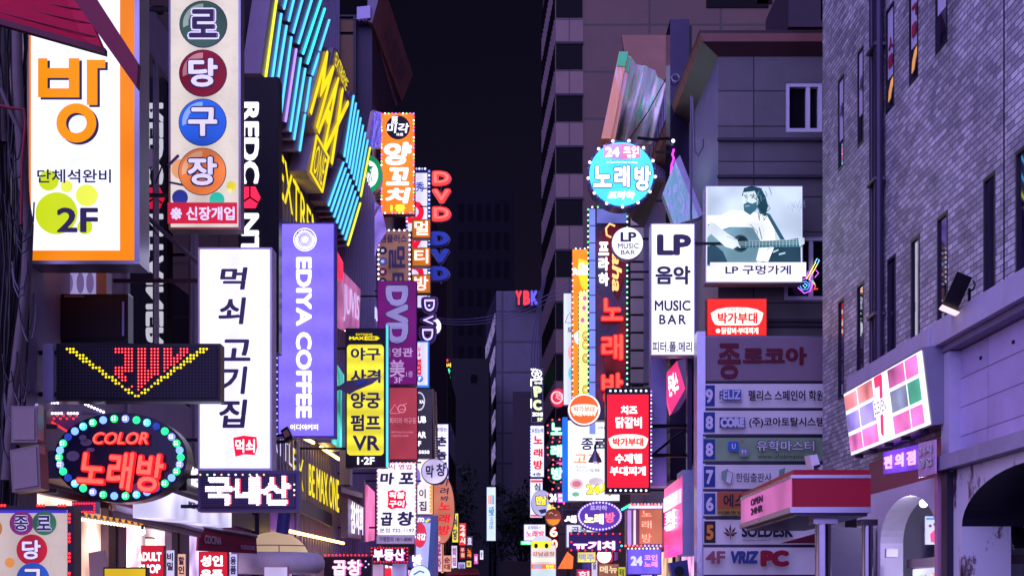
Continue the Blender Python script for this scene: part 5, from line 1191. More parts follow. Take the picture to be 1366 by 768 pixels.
for k in range(7): s.line([(1045 + k * 3, 286 + (k % 3) * 2), (1049 + k * 3, 276 + (k % 2) * 3), (1053 + k * 2.4, 285)], .5, TE((150, 170, 200)), 'squiggle')
s.r(943, 357, 1069, 375.5, glow((226, 224, 250), 1.1), 'caption_strip')
s.t('LP 구멍가게', (963, 361, 1049, 373), INK, .045)
s = Sign('wall_sign', 'red lit restaurant sign with white cartouche below the guitarist billboard', 'sign', (943, 398, 1023, 448), 24.4, .25, paint((170, 60, 60), .4), glow((238, 42, 40), 1.05, .15), b=1)
def cartouche(s, x0, y0, x1, y1, mat):
    w, h = x1 - x0, y1 - y0
    s.poly([(x0 + w * a, y0 + h * b) for a, b in ((.0, .32), (.12, .12), (.3, .02), (.5, 0), (.7, .02), (.88, .12), (1, .32), (.97, .7), (.92, .94), (.86, 1), (.14, 1), (.08, .94), (.03, .7))], mat, 'cartouche')
CRE = glow((255, 240, 228), 1.1, .05); RDL = glow((226, 30, 36), 1.0, 0)
cartouche(s, 948, 410, 1018, 434, CRE); s.t('박가부대', (957, 417, 1010, 432), RDL, .08); s.t('리필로 맛있는', (971, 411.5, 995, 414.5), glow((170, 60, 80), .8), .02)
s.d(957.5, 441.5, 3, 3, CRE, 'mark'); s.t('닭갈비·부대찌개', (962, 437, 1011, 446), CRE, .09)
# neon guitar in the lower window
T = thing('neon_guitar', 'small neon guitar in violet, blue and yellow hanging inside the lower window', 'neon sign', P(1076, 392, 24.95))
def nt_(pts, w, c, nm): 
    m = MB(); m.tube([P(x, y, 24.97) for x, y in pts], w / 2 / F * 25, 6); m.smooth = True; part(nm, m, glow(c, 1.4, 0), T)
nt_([(1062, 375), (1065, 384), (1073, 391), (1081, 388), (1084, 378), (1080, 372), (1083, 366), (1078, 362), (1075, 371), (1069, 374), (1062, 375)], 1.3, (200, 90, 255), 'outline')
nt_([(1066, 379), (1070, 386), (1077, 386), (1080, 379), (1075, 375), (1068, 377)], 1.1, (80, 140, 255), 'body'); nt_([(1071, 380), (1074, 384), (1077, 380), (1073, 378)], .9, (120, 220, 255), 'pickup')
nt_([(1076, 372), (1088, 350)], 1.0, (255, 230, 80), 'neck'); nt_([(1079, 373), (1090, 353)], 1.0, (255, 200, 120), 'neck'); nt_([(1087, 350), (1090, 345), (1093, 347), (1090, 353)], 1.1, (120, 200, 255), 'headstock')
nt_([(1083, 376), (1088, 381), (1086, 386), (1091, 385)], 1.2, (255, 80, 70), 'star'); nt_([(1084, 374), (1087, 379)], 1.1, (60, 230, 130), 'star'); nt_([(1088, 360), (1092, 364), (1087, 370)], 1.0, (200, 90, 255), 'note')

# tenant directory
s = Sign('directory_board', 'tall grey tenant directory board listing floors nine to four F', 'sign', (931, 448, 1125, 800), 22.6, .3, paint((130, 124, 150), .35, .5), paint((44, 38, 60), .4), b=2)
part('edge_rail', MB().box(P(930, 800, 22.55), P(936.5, 448, 22.95)), paint((190, 186, 214), .3, .7), s.T)
PANW = paint((220, 216, 222), .4, var=.16, scale=1.2)
MAR = paint((92, 22, 44), .4)
s.r(937, 450, 1125, 508, paint((128, 110, 128), .35, var=.15), 'header_panel'); s.t('종', (957, 458, 988, 506), MAR, .06); s.t('로코아', (990, 463, 1076, 487), MAR, .10)
def fixt():  # the first glyph hangs lower
    pass
rows = [(512, 544), (548, 579), (584, 615), (620, 652), (656, 688), (693, 726), (730, 766)]
for i, (a, b) in enumerate(rows):
    s.r(937, a, 1125, b, PANW if i != 2 else paint((134, 164, 130), .4), 'tenant_panel')
    s.r(937, b + .3, 1125, b + 3.4, paint((60, 54, 80), .35, .5), 'rail')
    if i < 6:
        s.r(938, a + 2, 953, b - 2, paint((36, 60, 140) if i != 5 else (30, 24, 44), .4), 'number_plate')
        s.t('988765'[i], (940.5, a + 7, 950.5, b - 6), paint((214, 210, 240), .4) if i != 5 else paint((226, 140, 60), .4), .09)
BLU_ = paint((44, 60, 130), .4); BK = paint((26, 22, 44), .4)
s.r(962, 521, 987, 535, paint((70, 96, 170), .4), 'logo_block'); s.t('F', (958, 523, 962, 534), BLU_, .05); s.t('ELIZ', (963, 522, 986, 534), paint((200, 206, 240), .4), .05); s.t('Instituto de Español', (958, 536.5, 988, 539.5), paint((80, 80, 120), .4), .01)
s.t('펠리스 스페인어 학원', (996, 522, 1096, 536), BK, .05)
s.r(958, 558, 992, 572, BLU_, 'logo_block'); s.t('CORE', (959, 558.5, 991, 571.5), paint((206, 208, 236), .4), .16)
s.t('(주)코아토탈시스템', (997, 558, 1096, 572), BK, .05)
s.poly(rrect(969, 590, 983, 603, 2.5), paint((50, 100, 190), .35), 'logo_cube'); s.poly(rrect(984, 598, 996, 610, 2.5), paint((120, 140, 160), .35), 'logo_cube'); s.t('U', (974, 593, 979, 600), PANW, .05); s.t('M', (987, 601, 993, 607), PANW, .05); s.d(987, 590, 1.5, 1.5, paint((200, 60, 100), .4), 'dot')
GW = paint((206, 206, 226), .4)
s.t('유학마스터', (1005, 588, 1084, 604), BK, .09); s.t('유학마스터', (1006, 589, 1083, 603), GW, .03); s.t('www.uhakmaster.net', (1008, 607, 1086, 613), paint((40, 60, 50), .4), .01)
s.poly([(960, 630), (969, 626), (966, 645), (960, 640)], paint((120, 150, 140), .4), 'logo_leaf'); s.poly([(968, 629), (975, 632), (972, 647), (966, 644)], paint((206, 206, 220), .4), 'logo_leaf'); s.line([(968, 629), (975, 632), (972, 647), (966, 644)], .7, BK, 'logo_line')
s.t('한림출판사', (979, 632, 1026, 644), BK, .02); s.poly([(1036, 628), (1044, 625), (1042, 642), (1036, 640)], paint((110, 150, 130), .4), 'logo_leaf')
s.r(954, 657, 1125, 680, paint((170, 84, 52), .4), 'orange_ground'); s.r(954, 680, 1125, 687, paint((150, 130, 40), .4), 'yellow_ground'); s.t('에스인', (962, 660, 1006, 677), BK, .03); s.t('서울특별시 종로구 관철동', (955, 682, 1050, 686), paint((90, 40, 60), .4), .02)
s.t('SOLDESK', (986, 701, 1054, 717), BK, .09); s.t('IT Academy (주)솔데스크', (988, 719.5, 1024, 722.5), paint((80, 70, 110), .4), .01)
for a, l in ((90, 15), (125, 13), (55, 13), (160, 10.5), (20, 10.5), (188, 6), (-8, 6)):
    ca, sa = math.cos(R(a)), -math.sin(R(a)); s.poly([(971, 714), (971 + ca * l * .55 - sa * 1.5, 714 + sa * l * .55 + ca * 1.5), (971 + ca * l, 714 + sa * l), (971 + ca * l * .55 + sa * 1.5, 714 + sa * l * .55 - ca * 1.5)], MAR, 'leaf')
s.line([(971, 714), (971, 719)], 1, MAR, 'leaf_stem'); s.poly([(1036, 725), (1087, 711), (1125, 711), (1125, 725)], MAR, 'maroon_wedge')
s.t('4F', (938, 735, 964, 752), paint((150, 80, 100), .4), .08); s.t('VRIZ', (971, 735, 1008, 752), BLU_, .14, .15); s.t('PC', (1010, 734, 1048, 756), paint((140, 20, 50), .4), .18)

# blade sign and disc of the music bar
s = Sign('blade_sign', 'white music bar blade sign with dark letters in two scripts', 'sign', (868, 298, 927, 474), 24, .3, paint((196, 190, 220), .4), tubes((238, 236, 255), 1.12, .5), b=1.5, arm='R')
DKN = glow((48, 40, 88), .8, .1)
s.t('LP', (876, 313, 922, 341), DKN, .10); s.t('음악', (874, 355, 921, 380), DKN, .08); s.t('MUSIC', (873, 401, 921, 415), DKN, .05); s.t('BAR', (879, 420, 915, 433), DKN, .05, sp=1.3); s.t('피터.폴.메리', (870, 456, 923, 470), DKN, .05)
s = Sign('round_sign', 'small white round music bar disc overlapping the tall red and blue sign', 'sign', (816, 303, 858, 346), 25, .2, paint((190, 186, 210), .4), glow((240, 240, 255), 1.12, .05), b=.6, shape='oval')
s.t('LP', (827.5, 310, 849, 323), DKN, .08); s.t('MUSIC', (824, 325, 852, 332), DKN, .03); s.t('BAR', (828, 334, 847, 340), DKN, .03)
# round turquoise karaoke sign
s = Sign('round_sign', 'big round turquoise karaoke sign ringed with small bulbs', 'sign', (783, 187, 875, 278), 29, .4, paint((96, 84, 150), .4), glow((70, 206, 240), 1.05, .12), b=3, shape='oval', arm='R')
s.d(829, 232, 42.6, 42, glow((84, 222, 246), 1.0, .14), 'turquoise_disc', lift=.014)
WHL = glow((250, 250, 255), 1.2, 0); NV = paint((60, 60, 150), .4)
s.poly([(805, 194), (829, 192), (829, 213), (805, 211)], glow((196, 150, 226), .95), 'badge'); s.poly([(829, 192), (854, 196), (854, 211), (829, 213)], glow((238, 130, 196), .95), 'badge')
s.t('24', (807, 197, 826, 210), WHL, .07); s.t('코인', (831, 196, 852, 206), WHL, .05); s.t('현금', (836, 207, 848, 211), WHL, .06); s.t('24 Hours Coin Music noraebang', (809, 216, 850, 219), WHL, .02)
for ch, x0_, x1_ in (('노', 790, 817), ('래', 818, 841), ('방', 845, 869)): s.t(ch, (x0_, 221, x1_, 252 if ch != '방' else 257), NV, .15); s.t(ch, (x0_ + 1.2, 222.2, x1_ - 1.2, 250.8 if ch != '방' else 255.8), WHL, .08)
s.t('프라하', (810, 256, 847, 267), WHL, .10, .15)
m = MB(); c = s.c + Vector((0, .2, 0))
s.bulbs([(829 + 44.5 * math.cos(2 * math.pi * k / 40), 232.5 + 44 * math.sin(2 * math.pi * k / 40)) for k in range(40)], 1.5, [glow((60, 60, 130), .3, 0), paint((150, 140, 190), .3)])
s.bulbs([(829 + 45 * math.cos(2 * math.pi * (k + .2) / 13), 232.5 + 44.5 * math.sin(2 * math.pi * (k + .2) / 13)) for k in range(13)], 2.0, [glow((255, 236, 220), 1.8, 0)], lift=.06)
m = MB(); m.tube([P(872, 186, 29.1), P(904, 184, 29.1)], .03, 6); m.tube([P(850, 184, 29.1), P(878, 187, 29.1)], .03, 6); part('top_bracket', m, BLACK, s.T)
# tall red and blue sign
s = Sign('blade_sign', 'very tall red and blue sign with red neon syllables, edged by green lamps', 'sign', (785, 277, 837, 560), 30, .35, paint((50, 40, 70), .4), paint((58, 46, 84), .35), b=.6, arm='R')
s.r(795, 279, 836, 559, holo('dark_red_print', [(40, 30, 60), (120, 24, 44), (56, 44, 84), (40, 34, 66), (140, 30, 40)], .35, .0, .7, .5), 'printed_face')
s.r(796, 279, 836, 298, glow((120, 124, 220), .8, .3), 'blue_head')
for k in range(13): s.r(786, 279 + k * 23.2, 794, 279 + k * 23.2 + 21.8, glow((128, 142, 236), .85, .1), 'side_lamp')
s.poly([(803, 310), (812, 300), (826, 302), (834, 320), (833, 370), (824, 400), (814, 380), (806, 350)], glow((120, 26, 46), .55, .4), 'red_leaf')
s.poly([(806, 480), (826, 440), (835, 400), (835, 480), (828, 530), (812, 540)], glow((150, 36, 50), .45, .6), 'red_leaf')
GO = glow((255, 196, 120), 1.15, .05)
s.line([(820, 303), (813, 300), (808, 306), (809, 315), (815, 318)], 2.6, GO, 'script')
s.t('aha', (816, 338, 829, 390), GO, .06, .2, rot=90)
s.tv('프라하', (798, 323, 812, 384), WHL, .10)
for ch, y0, y1 in (('노', 399, 430), ('래', 447, 482), ('방', 498, 540)): s.neon(ch, (801, y0, 831, y1), glow((244, 24, 30), 1.1, 0), glow((250, 92, 76), 1.0, .05), .12)
GRN = [glow((90, 255, 150), 1.5, 0), glow((220, 255, 230), 1.6, 0)]
s.bulbs([(784.5, 280 + k * 7.2) for k in range(39)] + [(836.5, 282 + k * 7.2) for k in range(38)] + [(790 + k * 7.5, 276.8) for k in range(6)], 1.25, GRN)
# slim ones left of it
s = Sign('blade_sign', 'slim orange drink sign with violet edge lamps behind the tall red and blue sign', 'sign', (763, 332, 800, 540), 34, .3, paint((120, 60, 40), .4), glow((250, 134, 30), 1.05, .2), b=.8, arm='R')
s.poly([(772, 345), (790, 350), (790, 390), (776, 385), (770, 362)], glow((250, 204, 50), 1.05, .1), 'yellow_patch'); s.t('Cha', (772, 351, 784, 360), WHL, .10, .1); s.t('Rock', (764.5, 358, 785, 367), WHL, .12); s.poly([(766, 446), (775, 438), (774, 462), (767, 456)], WHL, 'white_patch')
s.bulbs([(763.8, 352 + k * 7.4) for k in range(25)] + [(768 + k * 6, 332) for k in range(3)], 1.0, [glow((230, 160, 255), 1.5, 0), WB])
s = Sign('blade_sign', 'slim pale yellow sign with pink dots behind the tall red and blue sign', 'sign', (772, 389, 800, 534), 33, .25, paint((150, 150, 100), .4), glow((244, 240, 150), 1.0, .12), b=.6)
for x, y in ((780, 398), (779, 411), (777, 427), (781, 452)): s.d(x, y, 2.6, 3.2, glow((236, 90, 180), 1.0), 'pink_dot')
for y in (448, 460, 478, 520): s.ring(781, y, 4.4, 6.2, .45, paint((60, 60, 60), .4), 'round_letter'); s.ring(781, y, 3.7, 5.4, .62, glow((236, 206, 60), 1.0), 'round_letter')
s.bulbs([(772.8, 391 + k * 5.6) for k in range(26)] + [(775 + k * 4, 389) for k in range(3)], .9, GRN)
s = Sign('blade_sign', 'slim white dessert sign with a cloud drawing at the left of the slim orange sign', 'sign', (751.5, 391, 772, 540), 36, .25, paint((150, 150, 180), .4), tubes((206, 212, 240), 1.0, .4), b=.6)
s.line([(754, 430), (757, 422), (760, 416), (762, 424), (763, 431), (754, 430)], .8, paint((90, 90, 130), .5), 'cloud_line'); s.t('모', (757, 437, 764, 443), INK, .08); s.d(762, 470, 4.5, 10, glow((236, 150, 160), 1.0), 'pink_spot'); s.d(762, 498, 4, 9, glow((110, 200, 226), 1.0), 'blue_spot')
# pleated foil sculpture
FO = [holo('foil_orange', [(250, 190, 170), (255, 190, 130), (255, 170, 110), (255, 200, 190), (230, 190, 210)], .3, .15, 2.2, .18, 1.0), holo('foil_violet', [(200, 190, 245), (130, 255, 170), (255, 225, 210), (245, 240, 255), (110, 255, 160), (230, 190, 255)], .22, .25, 3.0, .22, 4.0), holo('foil_copper', [(120, 84, 80), (176, 130, 120), (90, 64, 70), (210, 180, 176)], .3, .3, .4, .3, 8.0)]
T = thing('foil_facade', 'pleated iridescent foil facade panel leaning above the turquoise karaoke disc', 'facade panel', P(845, 200, 31))
def ppoly(nm, pts, Y, th, mat): part(nm, MB().prism([P(x, y, Y) for x, y in pts], (0, th, 0)), mat, T)
ppoly('back_sheet', [(829, 47), (888, 47), (888, 112), (878, 120), (838, 100)], 31.9, .1, paint((120, 84, 74), .25, .4, var=.4, scale=.8))
ppoly('edge_strip', [(826, 69), (838, 69), (815, 185), (802, 185)], 30.9, .4, FO[0]); ppoly('edge_strip', [(838, 74), (842, 76), (820, 188), (813, 190)], 31.0, .3, FO[0])
ppoly('green_patch', [(826.5, 69), (838, 69), (834, 89), (822.5, 88)], 30.88, .01, paint((90, 250, 150), .3)); ppoly('green_patch', [(838.5, 75), (842, 77), (838.5, 97), (834.5, 95)], 30.98, .01, paint((90, 250, 150), .3))  # green reflections at the top of the foil, painted as thin plates
m = MB(); top = [(842, 76), (849, 86), (858, 88), (860, 87), (867, 91), (874, 94), (877, 103), (882, 105), (887, 112)]; bot = [(817, 192), (823, 192), (830, 192), (834, 192), (840, 192), (846, 192), (854, 192), (862, 192), (868, 192)]; dp = [0, .35, .1, 0, .3, .35, .05, .2, 0]
N = len(top); vs = [P(x, y, 31.2 + d2) for (x, y), d2 in zip(top, dp)] + [P(x, y, 31.2 + d2) for (x, y), d2 in zip(bot, dp)]
m.add(vs, [(i, i + 1, N + i + 1, N + i) for i in range(N - 1)]); m.smooth = True
o = part('pleated_sheet', m, FO[1], T, recalc=False)
sm = o.modifiers.new('thick', 'SOLIDIFY'); sm.thickness = .06; sm.offset = 1
ppoly('ribbed_flank', [(874, 112), (888, 110), (887, 238), (872, 238)], 31.7, .3, paint((150, 136, 170), .35, .4))
m = MB()
for k in range(4): m.box(P(875 + k * 3.2, 238, 31.68), P(876 + k * 3.2, 118, 31.69))
part('rib', m, paint((90, 80, 110), .4, .4), T)
solo('guy_wire', 'thin black wire slanting across the pleated foil facade', 'wire', MB().tube([P(838, 188, 30.5), P(864, 150, 30.6), P(888, 106, 31)], .012, 5), BLACK)
T = thing('gloss_column', 'glossy black facade column with a small ring, right of the pleated foil', 'column', P(904, 560, 28.5))
m = MB(); m.box(P(894, 640, 28.5), P(913, 47, 29.3)); part('shaft', m, paint((46, 40, 62), .12, .5, var=.5, scale=1.0), T)
m = MB(); c = P(901, 104, 28.4); m.tube([c + Vector((.075 * math.cos(2 * math.pi * k / 20), 0, .075 * math.sin(2 * math.pi * k / 20))) for k in range(21)], .011, 6); part('ring', m, STEEL, T)
part('neon_squiggle', MB().tube([P(x, y, 28.45) for x, y in ((899, 199), (897, 206), (899, 212), (896, 220), (895, 232))], .022, 6), glow((226, 60, 220), 1.3, 0), T)
part('white_lamp', MB().sphere(P(898, 188, 28.4), .035), glow((236, 230, 255), 2, 0), T)
part('seam', MB().box(P(914, 640, 28.6), P(918, 50, 29.2)), BLACK, T)
# tilted boxes
for lab, face, edge, Y, fm, nm in (('tilted foil covered box sign above the white music bar blade', [(901, 214), (932, 290), (899, 300), (884, 258)], [(901, 214), (907, 207), (938, 286), (932, 290)], 26.5, holo('foil_blue', [(130, 130, 210), (220, 226, 255), (150, 240, 200), (245, 240, 255), (170, 170, 240)], .22, .2, 3.0, .8, 2.0), 'tilted_sign'), ('tilted pink box sign with white brush lettering under the white music bar blade', [(884, 503), (903, 481), (914, 518), (895, 552)], [(903, 481), (914, 478), (924, 516), (914, 518)], 25.6, glow((246, 60, 130), 1.05, .3), 'tilted_sign')):
    T = thing(nm, lab, 'sign', P(face[3][0], face[3][1], Y))
    part('face', MB().prism([P(x, y, Y) for x, y in face], (0, .25, 0)), fm, T)
    part('edge', MB().prism([P(x, y, Y + .01) for x, y in edge], (0, .35, 0)), paint((170, 164, 196), .4, .3), T)
    if Y < 26:
        Q = [P(890, 502, Y), P(902, 494, Y), P(893, 530, Y), P(906, 522, Y)]
        part('lettering', lay_text(MB(), '돈까스', Q, .10, .2, lift=.02), WHL, T, recalc=False)
        part('bottom_edge', MB().prism([P(x, y, Y + .01) for x, y in ((895, 552), (914, 518), (924, 516), (906, 546))], (0, .3, 0)), paint((180, 150, 190), .4), T)
T = thing('wall_sign', 'tall magenta lightbox with white lettering beside the directory board', 'sign', P(900, 750, 24))
a, b, c, d_ = P(886, 652, 26.5), P(910, 634, 24), P(886, 744, 26.5), P(910, 738, 24)
part('face', MB().slab((a, b, c, d_), .08), tubes((250, 60, 150), 1.1, .5, 'Z', .4), T); part('casing', MB().box(P(910.3, 740, 24), P(922, 632, 24.8)), paint((160, 166, 206), .4, .2), T)
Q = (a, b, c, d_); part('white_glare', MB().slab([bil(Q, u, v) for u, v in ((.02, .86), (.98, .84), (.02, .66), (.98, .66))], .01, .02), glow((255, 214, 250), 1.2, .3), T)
m = MB()
for ch, q in zip('감자탕', cells(3, [bil(Q, u, v) for u, v in ((.15, .62), (.8, .62), (.15, .36), (.8, .36))], 0)): lay_text(m, ch, q, .1, lift=.03)
part('lettering', m, WHL, T, recalc=False)
# red stew sign with truss
s = Sign('blade_sign', 'red cheese stew sign with white Korean lettering, lamp rows above and below', 'sign', (808, 517, 867.5, 657), 24.5, .35, paint((30, 22, 34), .4), glow((250, 24, 48), 1.05, .12), fr=(810, 526, 865, 650), arm=None)
s.r(809, 518, 866.5, 526, BLACK, 'lamp_strip'); s.r(809, 650, 866.5, 656, BLACK, 'lamp_strip')
s.bulbs([(814 + k * 6.8, 521.5) for k in range(8)] + [(814 + k * 6.8, 654) for k in range(8)], 1.5, [glow((226, 236, 255), 1.4, 0)], lift=.05)
s.t('치즈', (828, 541, 850, 553), WHL, .08); s.t('닭갈비', (821, 556, 856, 571), WHL, .07); cartouche(s, 811.5, 579, 864.5, 598, CRE); s.t('박가부대', (817, 584, 858, 595), RDL, .09); s.t('수제햄', (820, 605, 856, 618), WHL, .07); s.t('부대찌개', (813.5, 622, 861, 634), WHL, .07)
s.bulbs([(868.5, 522 + k * 5.2) for k in range(24)], 1.1, [glow((190, 110, 255), 1.4, 0), WB])
m = MB()
for y in (568, 607): m.tube([P(868, y, 24.7), P(924, y, 24.7)], .035, 6)
m.tube([P(870, 607, 24.7), P(900, 582, 24.7), P(922, 568, 24.7)], .025, 6); m.box(P(920, 620, 24.65), P(923, 480, 24.8)); part('truss', m, BLACK, s.T)
m = MB(); m.box(P(868.5, 648, 24.9), P(886, 478, 25.3)); part('lilac_pilaster', m, paint((150, 140, 200), .4), s.T)
s = Sign('round_sign', 'round orange stew sign rimmed in white, left of the red cheese stew sign', 'sign', (757.5, 525, 801, 567), 27, .25, paint((220, 210, 230), .4), glow((250, 240, 240), 1.1, .05), b=.5, shape='oval')
s.d(779, 546, 19.4, 19, glow((250, 96, 44), 1.05, .12), 'orange_disc'); cartouche(s, 761, 539, 797.5, 552, CRE); s.t('박가부대', (765, 542, 793, 549.5), glow((236, 110, 70), 1.0), .05); s.t('수제햄·부대찌개', (764, 551, 794, 555), CRE, .06)
# white meat house sign with lamp
s = Sign('blade_sign', 'white meat house sign with pictures of dishes and yellow 24 hour numerals', 'sign', (757, 560, 827, 668), 31, .3, paint((150, 150, 180), .4), tubes((238, 240, 255), 1.1, .5), b=.8, arm='R')
part('blue_edge', MB().box(P(750.5, 668, 31.05), P(756.6, 558, 31.3)), glow((30, 110, 230), .9), s.T)
s.t('종로', (775, 584, 808, 600), INK, .05, .05); s.t('고기', (765, 604, 800, 619), glow((240, 150, 90), 1.0), .06, .05); s.t('Premium', (769, 621, 783, 624), paint((110, 100, 150), .5), .01); s.t('맛있는 고기집 명품', (769, 625, 800, 629), paint((110, 100, 150), .5), .02)
for x, y, rx, ry, c_ in ((769, 645, 9, 7, (240, 200, 220)), (769, 645, 6, 4, (226, 130, 150)), (795, 642, 10, 5, (226, 206, 226)), (813, 650, 8, 6, (240, 196, 180)), (768, 659, 5, 3, (130, 210, 170))): s.d(x, y, rx, ry, glow(c_, 1.0, .3), 'dish_picture')
YE_ = glow((250, 226, 50), 1.1, 0)
s.t('24시', (781, 643, 815, 661), paint((90, 70, 30), .4), .16); s.t('24시', (782, 644, 814, 660), YE_, .11); s.t('24H Open', (797, 569, 820, 573), paint((100, 90, 150), .5), .03, .2)
T = thing('gooseneck_lamp', 'grey bell shaped lamp hanging in front of the white meat house sign', 'lamp', P(797, 612, 29.5))
m = MB(); prof_ = [(1.2, 600), (2.6, 602), (4.2, 606), (7.5, 611), (9.2, 616)]; vs = []; fs = []; K = 20
for r_, y in prof_:
    c = P(794, y, 29.5)
    for k in range(K): vs.append(c + Vector((r_ / F * 29.5 * math.cos(2 * math.pi * k / K), r_ / F * 29.5 * math.sin(2 * math.pi * k / K), 0)))
for i in range(len(prof_) - 1):
    for k in range(K): fs.append((i * K + k, i * K + (k + 1) % K, (i + 1) * K + (k + 1) % K, (i + 1) * K + k))
m.add(vs, fs); m.smooth = True; part('shade', m, paint((110, 104, 130), .35, .5), T, recalc=False)
m = MB(); m.tube([P(794, 601, 29.5), P(794, 594, 29.5), P(797, 590, 29.7), P(803, 590, 30.3), P(806, 596, 30.9)], .025, 6); part('arm', m, DARK, T)
part('bulb', MB().sphere(P(794, 615.5, 29.5), .045), glow((200, 190, 220), .6, 0), T)
# three black discs and their small relatives
DM = paint((28, 34, 52), .4)
for ch, cx, cy, lab in (('노', 742, 571.5, 'topmost of three black discs with green white syllables, edged with red lamps'), ('래', 742, 601, 'middle black disc of the green white syllables, beside the pink tail'), ('방', 743, 631, 'lowest of the three black discs with green white syllables, above the magenta 24 disc')):
    s = Sign('disc_sign', lab, 'sign', (cx - 12.5, cy - 13, cx + 12.5, cy + 13), 35, .2, paint((30, 34, 56), .4), DM, b=.8, shape='oval', group='black syllable discs')
    s.t(ch, (cx - 8, cy - 8.5, cx + 8.5, cy + 9), glow((40, 200, 140), 1.2, 0), .17); s.t(ch, (cx - 7, cy - 7.4, cx + 7.4, cy + 8), glow((226, 255, 240), 1.2, 0), .07)
    s.bulbs([(cx + 12.3 * math.cos(R(a)), cy + 12.8 * math.sin(R(a))) for a in range(20, 380, 45)], 1.2, [glow((255, 80, 90), 1.6, 0)])
s = Sign('disc_sign', 'dark disc with magenta coin badge and white 24 numerals, below the syllable discs', 'sign', (731, 650, 755.5, 676), 34.5, .2, paint((40, 30, 56), .4), paint((44, 30, 60), .4), b=.6, shape='oval')
s.t('24', (733, 658, 742.5, 669), WHL, .13); s.r(743.5, 657, 753.5, 670, glow((220, 60, 220), 1.1), 'badge'); s.t('코인', (744.5, 658.5, 752.5, 663), WHL, .1); s.t('현금', (745, 664.5, 752, 668.5), WHL, .08)
s.bulbs([(743 + 12 * math.cos(R(a)), 663 + 12.6 * math.sin(R(a))) for a in range(0, 360, 40)], 1.2, [glow((255, 90, 90), 1.6, 0)])
s = Sign('disc_sign', 'brown disc lantern shading from wine red to amber, under the magenta 24 disc', 'sign', (727, 678, 749, 701), 33.5, .3, paint((90, 60, 60), .4), glow((150, 70, 60), .85, .5), b=.5, shape='oval')
s.poly([(728.5, 692), (747.5, 692), (744, 698), (738, 700), (732, 698)], glow((220, 130, 40), .95, .3), 'amber_half'); s.line([(732, 685), (735, 683), (738, 685)], .8, glow((240, 200, 170), .9), 'face_line'); s.line([(740, 687), (743, 686)], .8, glow((240, 200, 170), .9), 'face_line')
solo('pink_tail', 'pink curled tail shape beside the middle black syllable disc', 'decoration', MB().prism([P(x, y, 35.3) for x, y in ((738, 621), (744, 616), (752, 616), (756, 622), (756, 628), (752, 622), (744, 621), (740, 625))], (0, .1, 0)), glow((250, 100, 210), 1.0))
s = Sign('round_sign', 'round red sign with a white swirl, above the black syllable discs', 'sign', (733.5, 517.5, 757, 543), 38, .2, paint((150, 60, 80), .4), glow((214, 44, 76), .95, .15), b=.5, shape='oval')
s.ring(743, 530, 8, 8.6, .78, glow((246, 200, 216), 1.0), 'swirl'); s.t('치킨마루', (741, 524, 755.5, 533), glow((246, 200, 216), 1.0), .04, .1)
s = Sign('blade_sign', 'dark internet cafe sign with white P and C capitals and a star crest', 'sign', (708.5, 492, 724.5, 563), 44, .25, paint((150, 150, 180), .4), paint((50, 48, 64), .4), b=1)
s.ring(716, 498, 7, 5.5, .8, WHL, 'crest'); s.t('★', (711, 493, 721, 502), WHL, .02); s.t('스타', (709.5, 503, 724, 508.5), WHL, .10); s.t('라이트', (713, 509.5, 723.5, 512.5), WHL, .08); s.t('P', (711, 515, 723, 530), glow((226, 240, 190), 1.1), .14, -.1); s.t('C', (711, 533, 723, 547.5), glow((226, 240, 190), 1.1), .14, -.1); s.t('ZONE', (710, 550, 724, 555), WHL, .12); s.t('5F', (716.5, 557, 724, 562), glow((226, 240, 190), 1.0), .1)
s.bulbs([(708.6, 506 + k * 2) for k in range(5)] + [(708.6, 533 + k * 2) for k in range(6)] + [(709 + k * 2.5, 492.5) for k in range(3)], 1.0, [WB])
s = Sign('blade_sign', 'white karaoke sign with red stacked syllables below the internet cafe sign', 'sign', (707.5, 567, 726, 636), 43, .25, paint((160, 160, 200), .4), tubes((228, 228, 255), 1.1, .4), b=.8)
s.t('유진노래', (709, 571, 724.5, 577), paint((80, 90, 150), .5), .05)
for ch, y0, y1 in (('노', 581, 592), ('래', 598, 609), ('방', 613.5, 626)): s.t(ch, (711.5, y0, 724, y1), glow((226, 50, 60), 1.0), .09)
s.t('4층', (710, 630, 722, 634.5), paint((80, 90, 150), .5), .05)
s.bulbs([(708.2, 570 + k * 4.2) for k in range(16)], 1.0, [glow((170, 180, 255), 1.5, 0)])
s = Sign('box_sign', 'white box sign with a red head line behind the pale lilac disc', 'sign', (707, 638, 724, 690), 41, .3, paint((190, 190, 220), .4), tubes((226, 226, 250), 1.05, .4), b=.6)
s.r(708, 640, 723.5, 643, glow((236, 60, 80), 1.0), 'red_line'); s.t('심', (712.5, 644, 721, 653.5), INK, .07); s.r(708, 686, 723.5, 688.5, glow((236, 60, 80), 1.0), 'red_line')
s = Sign('round_sign', 'pale lilac disc with bold yellow brown lettering, left of the magenta 24 disc', 'sign', (708.5, 653, 737, 688), 37, .2, paint((130, 124, 170), .4), glow((180, 176, 226), .85, .15), b=.6, shape='oval')
s.t('만남', (714, 660, 730, 674), paint((70, 54, 30), .4), .18); s.t('만남', (715, 661, 729, 673), YE_, .09); s.poly([(718, 680), (728, 678), (729, 683), (722, 685)], INK, 'dark_mark'); s.t('호프', (730, 672, 741, 679), YE_, .1)
s = Sign('blade_sign', 'small white karaoke sign with pink letters near the street floor', 'sign', (698.5, 698.5, 728, 721), 48, .25, paint((150, 150, 190), .4), tubes((226, 226, 255), 1.1, .4), b=.8)
s.t('뮤직하우스', (704, 701, 722, 706), paint((110, 110, 170), .5), .04); s.t('노래방', (701.5, 707, 726, 716), glow((226, 70, 110), 1.0), .08)
